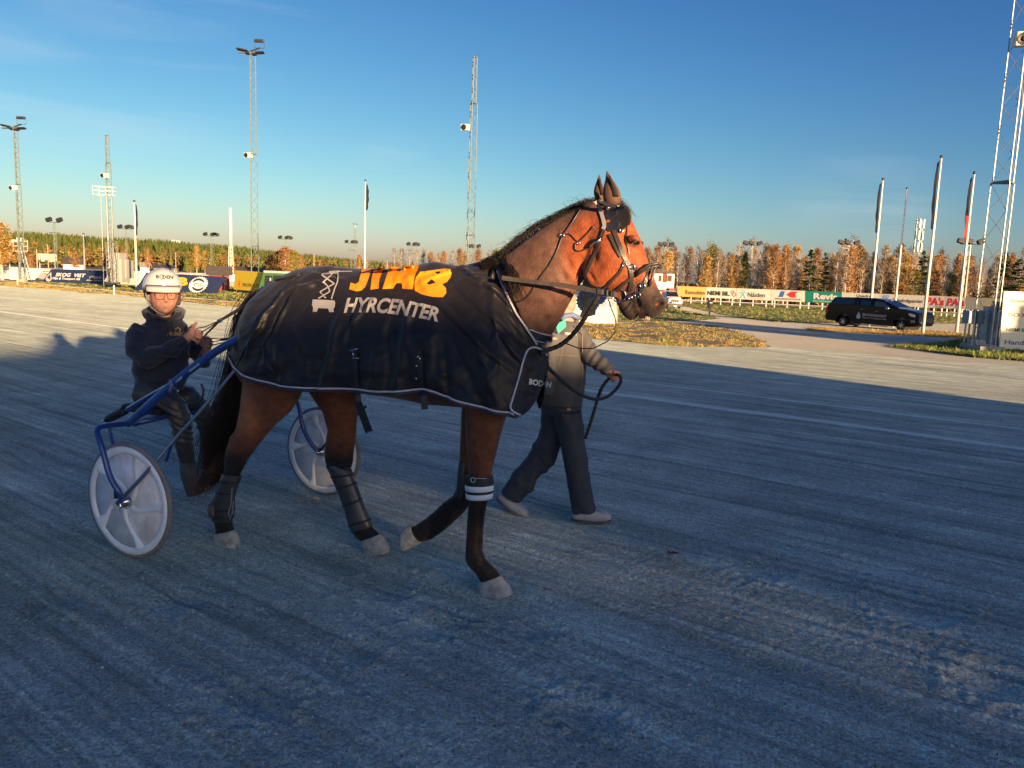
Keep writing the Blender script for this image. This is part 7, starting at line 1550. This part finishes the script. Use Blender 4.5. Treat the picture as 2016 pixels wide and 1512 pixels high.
hb_ = bvh_of(helm); P_, F_, asp = text_tris('B  DEN', 0, .045); V2, F2 = remesh2d(P_ * np.array([asp, 1.0]), F_, .25); mb = MB(); vs = []
for (x, y) in V2: px_, py_ = 307.5 + 33.5 * x / asp, 548.5 + 1.2 * x / asp - 7.2 * y; l, n_ = hit(hb_, px_, py_, DV(px_, py_, -.1), .0015); vs.append(l)
mb.add(vs, F2); mb.obj('lettering', M_txtk, helm, recalc=False)
mb = MB(); pts = [hit(hb_, 318.3 + 3.6 * math.sin(q), 544.8 - 3.6 * math.cos(q), DV(318, 545, -.1), .002)[0] for q in np.linspace(-2.5, 2.5, 16)]; pts.append(hit(hb_, 318.5, 551.5, DV(318, 545, -.1), .002)[0]); pts.append(pts[0]); mb.tube(pts, .0026, 6); mb.obj('pin_emblem', M_txtk, helm)
for (x_, y_) in ((294, 561.5), (352.5, 562.5)): mb = MB(); mb.ell(hit(hb_, x_, y_, DV(x_, y_, -.1), .001)[0], .004, .004, .004); mb.obj('rivet', M_black, helm)
mb = MB(); dl(mb, [(288, 568, 352, 568, .10), (286, 580, 354, 580, .09)], 24, 2, .06); mb.obj('lining', mat('helmet_lining', (.02, .015, .012), .9), helm, smooth=True)
def dtube(name, pts, r_, m, parent=driver): mb = MB(); mb.tube([DV(*p) for p in pts], r_, 8); return mb.obj(name, m, parent, smooth=True)
dtube('chin_strap', [(286, 572, -.03), (289, 590, -.06), (297, 604, -.07), (312, 617, -.08), (326, 621, -.075)], .005, mat('grey_strap2', (.25, .24, .22), .6)); dtube('chin_strap', [(356, 572, -.03), (354, 588, -.05), (346, 604, -.07), (336, 615, -.08), (326, 621, -.075)], .005, mat('dark_brown_strap', (.05, .03, .02), .6))
dtube('chin_strap', [(283, 570, 0), (287, 586, -.02), (296, 598, -.05)], .006, mat('dark_brown_strap')); dtube('ear_flap', [(352, 584, .03), (354, 592, .03), (350, 600, .02)], .012, mat('dark_brown_strap'))
# hooded sweater
mb = MB(); dl(mb, [(263, 765, 358, 770, .150), (262, 748, 366, 748, .152), (258, 715, 372, 715, .148), (258, 680, 376, 682, .142), (262, 655, 378, 658, .130), (270, 640, 374, 642, .112), (284, 630, 362, 632, .095), (297, 621, 351, 622, .088)], 32, 2.2, .01)
dt(mb, [(277, 648, -.02), (265, 664, -.07), (268, 690, -.14), (287, 708, -.2), (325, 694, -.24), (355, 675, -.26), (368, 667, -.265)], [.075, .070, .064, .060, .052, .044, .036], 16); dt(mb, [(366, 650, .04), (382, 672, .07), (392, 700, .05), (400, 712, 0), (406, 698, -.08)], [.07, .062, .055, .05, .038], 16)
mb.tube([DV(292, 621, -.08), DV(284, 617, .02), DV(298, 609, .10), DV(330, 608, .12), DV(354, 616, .07), DV(353, 624, -.04)], [.028, .034, .036, .036, .034, .024], 12)
mb.tube([DV(294, 618, -.07), DV(306, 624, -.12), DV(322, 630, -.14)], .020, 10); mb.tube([DV(353, 620, -.05), DV(342, 627, -.11), DV(328, 632, -.14)], .018, 10)
mb.ell(DV(318, 622, .14), .13, .07, .07, dvr, dvn, UP)
hood = fuse(mb, 'hooded_sweater', M_hoodie, driver, .008, 5)
me = hood.data; V = getv(me).copy(); N_ = getn(me); L_ = V @ np.array(dvr); zc = V[:, 2]
f_ = .014 * fbm(L_ * 9 + zc * 5, zc * 12, o=3) + .012 * np.sin(zc * 60 + 3 * vnoise(L_ * 6, zc * 6)) * np.clip(vnoise(L_ * 4 + 9, zc * 5), 0, 1); setv(me, V + N_ * f_[:, None])
sb_ = bvh_of(hood)
P_, F_, asp = text_tris('Midnight', .35, .01); V2, F2 = remesh2d(P_ * np.array([asp, 1.0]), F_, .3); mb = MB(); vs = []
for (x, y) in V2: px_, py_ = 328 + 40 * x / asp, 665 - 3 * x / asp - 11 * y; l, n_ = hit(sb_, px_, py_, DV(px_, py_, -.13), .003); vs.append(l)
mb.add(vs, F2); mb.obj('chest_print', mat('gold_print', (.40, .27, .05), .5), hood, recalc=False)
mb = MB(); mb.ring(hit(sb_, 350, 650, DV(350, 650, -.14), .003)[0], dvn, .014, .003, 14, 4); mb.obj('chest_emblem', mat('gold_print'), hood)
for x_ in (331, 342): dtube('drawstring', [(x_ - 4, 632, -.155), (x_, 645, -.158), (x_ + 1, 660, -.16)], .0028, M_black, hood)
# trousers and boots
mb = MB(); dl(mb, [(265, 756, 350, 762, .13), (268, 778, 345, 785, .13)], 24); dt(mb, [(284, 772, -.06), (318, 782, -.18), (345, 799, -.27), (357, 832, -.28), (363, 875, -.28), (370, 918, -.27)], [.098, .088, .070, .064, .056, .046], 18); dt(mb, [(325, 772, .10), (370, 782, .06), (396, 805, .03), (408, 850, .03), (418, 915, .03)], [.09, .08, .065, .055, .045], 16)
tr = fuse(mb, 'trousers', M_trs, driver, .008, 4); me = tr.data; V = getv(me).copy(); N_ = getn(me); A1 = V @ np.array(dvr); zc = V[:, 2]
f_ = .005 * np.sin(zc * 140 + A1 * 70 + 3 * vnoise(A1 * 12, zc * 10)) * np.clip(vnoise(A1 * 7, zc * 7) + .45, 0, 1) + .004 * fbm(A1 * 14, zc * 14, o=2); setv(me, V + N_ * f_[:, None])
mb = MB(); dl(mb, [(350, 908, 391, 910, .055), (354, 930, 392, 930, .05), (357, 945, 398, 940, .052), (362, 960, 404, 952, .052), (366, 972, 405, 962, .045), (369, 977, 400, 969, .035)], 20, 2.2, -.27); mb.obj('boot', mat('boot_leather', (.11, .10, .095), .4, bump=(40, .5, .004)), driver, smooth=True)
mb = MB(); dl(mb, [(402, 905, 435, 905, .05), (404, 935, 436, 932, .05), (408, 950, 446, 944, .045)], 20, 2.2, .03); mb.obj('boot', mat('boot_leather'), driver, smooth=True)
# ================================================================ reins
reins = root('reins', DV(400, 660, -.28), 'black leather reins running from the driver over the horse back to the bit', 'reins')
def ribbon(name, P, w, m, parent, thick=.003, side=UP):
    P = [Vector(p) for p in P]; mb = MB(); vs = []; 
    for i, p in enumerate(P):
        t = (P[min(i + 1, len(P) - 1)] - P[max(i - 1, 0)]).normalized(); s_ = (side - t * side.dot(t)).normalized(); n = t.cross(s_).normalized(); ww = w[i] if hasattr(w, '__len__') else w
        for (a, b) in ((-1, -1), (1, -1), (1, 1), (-1, 1)): vs.append(p + s_ * a * ww / 2 + n * b * thick / 2)
    fs = [(i * 4 + k, i * 4 + (k + 1) % 4, (i + 1) * 4 + (k + 1) % 4, (i + 1) * 4 + k) for i in range(len(P) - 1) for k in range(4)] + [(3, 2, 1, 0), tuple(len(vs) - 4 + k for k in range(4))]
    mb.add(vs, fs); return mb.obj(name, m, parent)
J1 = HP(433, 631, -.12); ribbon('rear_rein', [J1, HP(452, 620, -.12), HP(480, 604, -.12), HP(508, 588, -.12), HP(532, 572, -.11)], [.014, .018, .022, .024, .024], M_leather, reins); ribbon('rear_rein', [HP(478, 606, -.10), HP(500, 592, -.06), HP(524, 572, -.03), HP(560, 545, -.02)], .018, M_leather, reins)
ribbon('rear_rein', [DV(394, 672, -.30), DV(408, 656, -.30), J1], .014, M_rub, reins)
for pts in ([(386, 647, -.31), (405, 643, -.30)], [(397, 654, -.32), (412, 645, -.30)]): mb = MB(); mb.tube([DV(*p) for p in pts] + [J1], .0035, 6); mb.obj('hand_loop', M_rub, reins)
mb = MB(); mb.box(HP(433, 631, -.12), (.035, .02, .02), (.8, -.3, .4)); mb.obj('rein_buckle', M_metal, reins, bevel=.004)
J2 = HP(468, 664, .05)
for pts in ([(410, 666, -.16), (424, 667, -.15), (438, 668, -.12)], [(414, 681, -.17), (436, 675, -.13)], [(413, 673, -.17), (430, 671, -.14)]): mb = MB(); mb.tube([DV(*p) for p in pts] + [J2], .004, 6); mb.obj('hand_loop', M_rub, reins)
mb = MB(); mb.tube([HP(434, 669, .02), HP(448, 667, .03)], .008, 8); mb.obj('rein_keeper', M_leather, reins)
ribbon('front_rein', [HP(988, 547, -.20), HP(1010, 550, -.19), HP(1060, 556, -.185), (HP(1110, 562, -.175)), HP(1150, 569, -.165), HP(1185, 575, -.155), HP(1215, 581, -.13)], .021, mat('worn_rein', (.055, .045, .035), .45, bump=(80, .3, .001), var=(25, .3)), reins)
for (x_, w_) in ((1177, 1), (1196, 2), (1207, 1)): mb = MB(); p = HP(x_, 573.5 + (x_ - 1177) * .16, -.158); mb.box(p, (.008, .012, .028), HD, HN, UP); mb.obj('rein_keeper', M_leather if w_ == 1 else M_metal, reins, bevel=.002)
# ================================================================ handler
M_jack = mat('grey_jacket', (.078, .077, .080), .75, bump=(120, .3, .002), var=(7, .05)); M_tr2 = mat('dark_blue_trousers', (.036, .042, .056), .75, bump=(90, .3, .002), var=(6, .2)); M_shoe = mat('grey_shoe', (.40, .40, .42), .6, var=(12, .15))
hvo = HP(1105, 850, 1.27); hvn = Vector((hvo.x, hvo.y, 0)).normalized(); hvr = Vector((hvn.y, -hvn.x, 0))
def HV(px, py, d=0.0): return plane_pt(px, py, hvo + hvn * d, hvn)
handler = root('person', Vector((hvo.x, hvo.y, 0)), 'handler in brown-grey jacket and dark trousers striding beside the horse with the lead rope', 'person')
def hl(mb, rows, n=20, pw=2.0, d=0.0): mb.loft([(HV(r_[0], r_[1], r_[5] if len(r_) > 5 else d), HV(r_[2], r_[3], r_[5] if len(r_) > 5 else d), r_[4]) for r_ in rows], hvn, n, pw=pw)
def ht(mb, pts, r_, n=12): mb.tube([HV(*p) for p in pts], r_, n)
bm_ = MB(); bm_.ell(HV(1106, 585, 0), .088, .078, .118, hvr, hvn, UP, 24, 16); bm_.ell(HV(1118, 600, 0), .055, .058, .06, hvr, hvn, UP); bm_.ell(HV(1131, 590, 0), .014, .012, .013, hvr, hvn, UP); bm_.tube([HV(1126, 602, -.015), HV(1127, 602, .015)], .007, 6)
hl(bm_, [(1095, 605, 1128, 610, .055), (1092, 630, 1132, 632, .065), (1085, 660, 1142, 660, .11), (1082, 740, 1136, 740, .10), (1085, 795, 1128, 795, .07)])
ht(bm_, [(1136, 662, -.02), (1158, 704, -.10), (1196, 732, -.18)], [.045, .04, .026]); ht(bm_, [(1090, 665, -.14), (1080, 720, -.18), (1072, 775, -.16)], [.045, .04, .03])
hd_ = dvn; dvn, dvr_ = hvn, dvr; dvr = hvr
hand(bm_, HV, (1203, 737, -.19), [[(1208, 731, -.21), (1217, 733, -.22), (1220, 738, -.20), (1214, 740, -.18)], [(1207, 735, -.215), (1215, 739, -.225), (1217, 744, -.20), (1211, 745, -.185)], [(1205, 739, -.215), (1212, 744, -.22), (1213, 748, -.20), (1208, 749, -.185)], [(1202, 742, -.21), (1207, 748, -.215), (1208, 751, -.20), (1204, 751, -.19)]], [(1203, 730, -.19), (1213, 731, -.20), (1221, 736, -.205)], pr=(.024, .034, .030), fr=.0085)
dvn, dvr = hd_, dvr_
ht(bm_, [(1100, 800, .04), (1070, 870, .06), (1010, 958, .04)], [.05, .04, .03]); ht(bm_, [(1114, 800, -.06), (1130, 890, -.08), (1146, 985, -.08)], [.055, .045, .03])
fuse(bm_, 'body', M_skin, handler, .0055, 3)
mb = MB(); mb.ell(HV(1103, 577, .0), .096, .086, .112, hvr, hvn, UP, 24, 16); mb.obj('cap', mat('black_cap', (.015, .015, .018), .8), handler, smooth=True)
mb = MB(); hl(mb, [(1056, 793, 1145, 797, .150), (1058, 770, 1150, 772, .155), (1066, 730, 1154, 732, .150), (1068, 690, 1156, 692, .148), (1072, 660, 1151, 662, .135), (1082, 642, 1145, 646, .11), (1096, 630, 1138, 634, .075)], 32, 2.3)
ht(mb, [(1136, 655, -.03), (1150, 680, -.07), (1166, 706, -.12), (1186, 720, -.16), (1199, 730, -.18)], [.066, .064, .058, .052, .042], 16); ht(mb, [(1092, 658, -.11), (1084, 700, -.17), (1077, 740, -.18), (1072, 775, -.16)], [.062, .062, .056, .048], 16)
mb.tube([HV(1102, 626, -.05), HV(1096, 622, .03), HV(1112, 620, .09), HV(1132, 626, .05), HV(1136, 632, -.03)], .016, 10)
jk = fuse(mb, 'jacket', M_jack, handler, .008, 4); me = jk.data; V = getv(me).copy(); N_ = getn(me); A1 = V @ np.array(hvr); zc = V[:, 2]
arm = np.clip((A1 - float(HV(1150, 700).dot(hvr)) ) / .05, 0, 1); f_ = .006 * fbm(A1 * 9, zc * 5, o=3) + arm * .0045 * np.sin(A1 * 95 - zc * 60 + 2 * vnoise(A1 * 9, zc * 9)); setv(me, V + N_ * f_[:, None])
jb_ = bvh_of(jk)
def on_j(px, py, off=.004): return hit(jb_, px, py, HV(px, py, -.15), off)[0]
mb = MB(); mb.tube([on_j(x, y) for x, y in ((1143, 640), (1146, 660), (1147, 690), (1146, 720), (1144, 750), (1141, 780))], .003, 5); mb.tube([on_j(x, y) for x, y in ((1096, 699), (1120, 700), (1140, 701))], .002, 5); mb.obj('seam', mat('pale_seam', (.22, .18, .14), .8), jk)
mb = MB(); P_, F_, asp = text_tris('TRAVET', 0, .05); vs = [on_j(1112 + 24 * p[0], 660 - 5 * p[1] + .5 * p[0], .004) for p in P_]; mb.add(vs, F_); mb.obj('chest_print', M_txtw, jk, recalc=False)
mb = MB(); mb.tube([HV(1106, 630, -.085), HV(1112, 622, -.07), HV(1126, 620, -.055), HV(1140, 626, -.03)], .018, 8); mb.obj('collar_lining', mat('blue_collar', (.10, .15, .30), .7), jk, smooth=True)
mb = MB(); mb.prism([HV(1094, 640, -.19), HV(1113, 628, -.19), HV(1115, 643, -.19), HV(1099, 657, -.19)], .012, hvn); mb.obj('teal_patch', mat('teal_cloth', (.05, .42, .36), .7), jk)
mb = MB(); hl(mb, [(1062, 785, 1146, 790, .13), (1064, 815, 1144, 815, .13)], 24)
mb.loft([(HV(1066, 808, .05), HV(1120, 812, .05), .11), (HV(1062, 850, .06), HV(1110, 862, .06), .095), (HV(1042, 890, .06), HV(1090, 915, .06), .08), (HV(1014, 925, .05), HV(1062, 945, .05), .072), (HV(996, 950, .04), HV(1040, 970, .04), .068), (HV(984, 968, .04), HV(1022, 990, .04), .066)], hvn, 20)
mb.loft([(HV(1085, 808, -.06), HV(1145, 808, -.06), .11), (HV(1098, 850, -.07), HV(1152, 850, -.07), .10), (HV(1108, 900, -.08), HV(1156, 895, -.08), .085), (HV(1116, 945, -.08), HV(1161, 940, -.08), .078), (HV(1121, 985, -.08), HV(1167, 980, -.08), .074), (HV(1125, 1012, -.08), HV(1172, 1004, -.08), .074)], hvn, 20)
tr = fuse(mb, 'trousers', M_tr2, handler, .008, 4); me = tr.data; V = getv(me).copy(); N_ = getn(me); A1 = V @ np.array(hvr); zc = V[:, 2]; f_ = .011 * fbm(A1 * 10 + zc * 6, zc * 5, o=3) + .009 * np.sin(A1 * 50 + zc * 40 + 4 * vnoise(A1 * 6, zc * 6)) * np.clip(vnoise(A1 * 5, zc * 4), 0, 1); setv(me, V + N_ * f_[:, None])
mb = MB(); hl(mb, [(1126, 1006, 1128, 1020, .04), (1134, 1002, 1136, 1023, .046), (1150, 1000, 1153, 1025, .045), (1170, 998, 1172, 1027, .045), (1190, 1005, 1192, 1026, .045), (1203, 1012, 1203, 1022, .03)], 18, 2.4, -.08); mb.obj('shoe', M_shoe, handler, smooth=True)
mb = MB(); hl(mb, [(985, 970, 979, 980, .035), (998, 975, 990, 992, .042), (1012, 984, 1003, 1004, .044), (1026, 992, 1018, 1012, .045), (1036, 1001, 1030, 1015, .042), (1041, 1008, 1038, 1015, .025)], 18, 2.3, .04); mb.obj('shoe', M_shoe, handler, smooth=True)
for rows in ([(1125, 1018, 1126, 1023, .045, -.08), (1150, 1023, 1151, 1028, .047, -.08), (1180, 1025, 1181, 1030, .047, -.08), (1203, 1020, 1203, 1025, .038, -.08)], [(980, 976, 977, 982, .036, .04), (992, 989, 988, 994, .044, .04), (1012, 1003, 1009, 1009, .046, .04), (1036, 1014, 1034, 1019, .04, .04)]):
    mb = MB(); hl(mb, rows, 14, 3); mb.obj('sole', mat('shoe_sole', (.10, .10, .105), .7), handler, smooth=True)
mb = MB()
for k in range(4): x_ = 1172 + k * 5; mb.tube([HV(x_, 1004 + k * 2.2, -.125), HV(x_ + 1, 1001.5 + k * 2.2, -.09)], .003, 5)
mb.obj('laces', mat('dark_laces', (.06, .06, .065), .7), handler)
# ================================================================ lead rope
rope = root('lead_rope', HP(1177, 585, .02), 'black braided lead rope from the bridle to the handler, its loose end hanging', 'lead rope')
def rp_(pts, r_, name, m):
    P = [Vector(p) for p in pts]
    for _ in range(3):
        Q = [P[0]]
        for i in range(len(P) - 1): Q += [P[i].lerp(P[i + 1], .25), P[i].lerp(P[i + 1], .75)]
        P = Q + [P[-1]]
    # resample and add a braid bulge
    L = [0]; 
    for a, b in zip(P, P[1:]): L.append(L[-1] + (b - a).length)
    n = int(L[-1] / .006); R = []; k = 0
    for i in range(n + 1):
        s_ = L[-1] * i / n
        while k < len(L) - 2 and L[k + 1] < s_: k += 1
        R.append(P[k].lerp(P[k + 1], (s_ - L[k]) / max(1e-6, L[k + 1] - L[k])))
    mb = MB(); mb.tube(R, [r_ * (1 + .08 * math.sin(i * .006 / .030 * 6.28)) for i in range(n + 1)], 8); return mb.obj(name, m, rope, smooth=True)
M_rope = mat('braided_rope', (.028, .024, .020), .7, bump=(90, .8, .004), var=(60, .5))
rp_([HP(1178, 583, -.03), HP(1172, 594, -.03), HP(1161, 610, -.02), HP(1141, 643, 0), HP(1120, 667, .0), HP(1100, 682, -.02), HP(1077, 689, -.07), HP(1064, 696, -.10)], .0115, 'rope', M_rope)
rp_([HP(1062, 700, -.06), HP(1070, 715, .1), HP(1101, 745, .35), HP(1132, 771, .6), HP(1158, 784, .8), HP(1180, 787, .95), HP(1199, 780, 1.03), HP(1216, 764, 1.05), HP(1224, 748, 1.05), HP(1220, 738, 1.04), HV(1211, 738, -.19), HV(1202, 742, -.19), HV(1192, 752, -.2), HV(1183, 766, -.2), HV(1176, 786, -.2), HV(1168, 815, -.2), HV(1160, 840, -.2), HV(1152, 864, -.2)], .0105, 'rope', M_rope)
mb = MB(); mb.tube([HP(*p) for p in ((1197, 588, .02), (1203, 606, .02), (1211, 626, .02), (1213, 642, .02), (1210, 655, .03), (1196, 672, .05), (1168, 686, .06), (1140, 686, .06), (1114, 676, .03))], .003, 6); mb.obj('loose_cord', mat('brown_cord', (.10, .06, .04), .7), rope, smooth=True)
mb = MB(); mb.box(HP(1212, 648, .02), (.012, .012, .035)); mb.obj('snap_hook', mat('brass', (.5, .35, .12), .3, metal=.9), rope, bevel=.003)
# ================================================================ prize rosettes on the far side of the bridle
ros = root('prize_rosette', HP(1165, 590, .17), 'blue and white pleated prize rosettes with cream ribbons hanging under the horse jaw', 'rosette')
def rosette(c, R, n, r_in, name='pleated_disc'):
    mb = MB(); vs = [c]; ax = HN; e1, e2 = HD, UP; cols = [(.85, .86, .88), (.62, .68, .85)]; mb.col = (0, 0, 0)
    for i in range(n * 2):
        q = math.pi * i / n; q2 = math.pi * (i + 1) / n; zo = .012 if i % 2 else -.012; zo2 = -zo; mb.col = cols[i % 2]
        d1 = e1 * math.cos(q) + e2 * math.sin(q); d2 = e1 * math.cos(q2) + e2 * math.sin(q2); mb.add([c + d1 * r_in, c + d1 * R + ax * zo, c + d2 * R + ax * zo2, c + d2 * r_in], [(0, 1, 2, 3)])
    return mb.obj(name, mat('satin_pleats', rough=.4, attr=True), ros, recalc=False)
c1 = HP(1158, 592, .17); rosette(c1, .062, 22, .02); c2 = HP(1176, 580, .20); rosette(c2, .052, 22, .02)
mb = MB(); mb.lathe(c1 - HN * .016, -HN, [(0, .006), (.02, .006), (.028, 0)], 20); mb.obj('button', mat('cream_ribbon', (.55, .48, .32), .5), ros, smooth=True); mb = MB(); mb.lathe(c2 - HN * .016, -HN, [(0, .004), (.03, .003), (.034, 0)], 20); mb.obj('button', mat('navy_satin', (.30, .36, .60), .4), ros, smooth=True)
for (pts) in ([(1150, 548), (1162, 550), (1178, 560), (1176, 570), (1146, 562)], [(1152, 596), (1163, 594), (1150, 632), (1138, 630)], [(1163, 594), (1174, 596), (1172, 620), (1156, 624)]):
    mb = MB(); mb.prism([HP(x, y, .155) for x, y in pts], .004, HN); mb.obj('ribbon', mat('cream_ribbon'), ros)
# small litter
for (x_, y_, c, lab) in ((1326, 1090, (.15, .01, .02), 'dark red scrap lying on the track in front of the handler'), (315, 866, (.35, .36, .30), 'small pale and red scrap lying on the track beside the near wheel')):
    p = G(x_, y_); mb = MB(); r_ = random.Random(x_)
    for k in range(7): a = Vector((r_.gauss(0, .012), r_.gauss(0, .012), .004 + .006 * r_.random())); mb.box(p + a, (.022, .012, .005), (r_.gauss(0, 1), r_.gauss(0, 1), .3), (r_.gauss(0, 1), r_.gauss(0, 1), 0.1))
    o = mb.obj('litter', mat('litter_%d' % x_, c, .7), loc=p); tag(o, lab, 'litter')
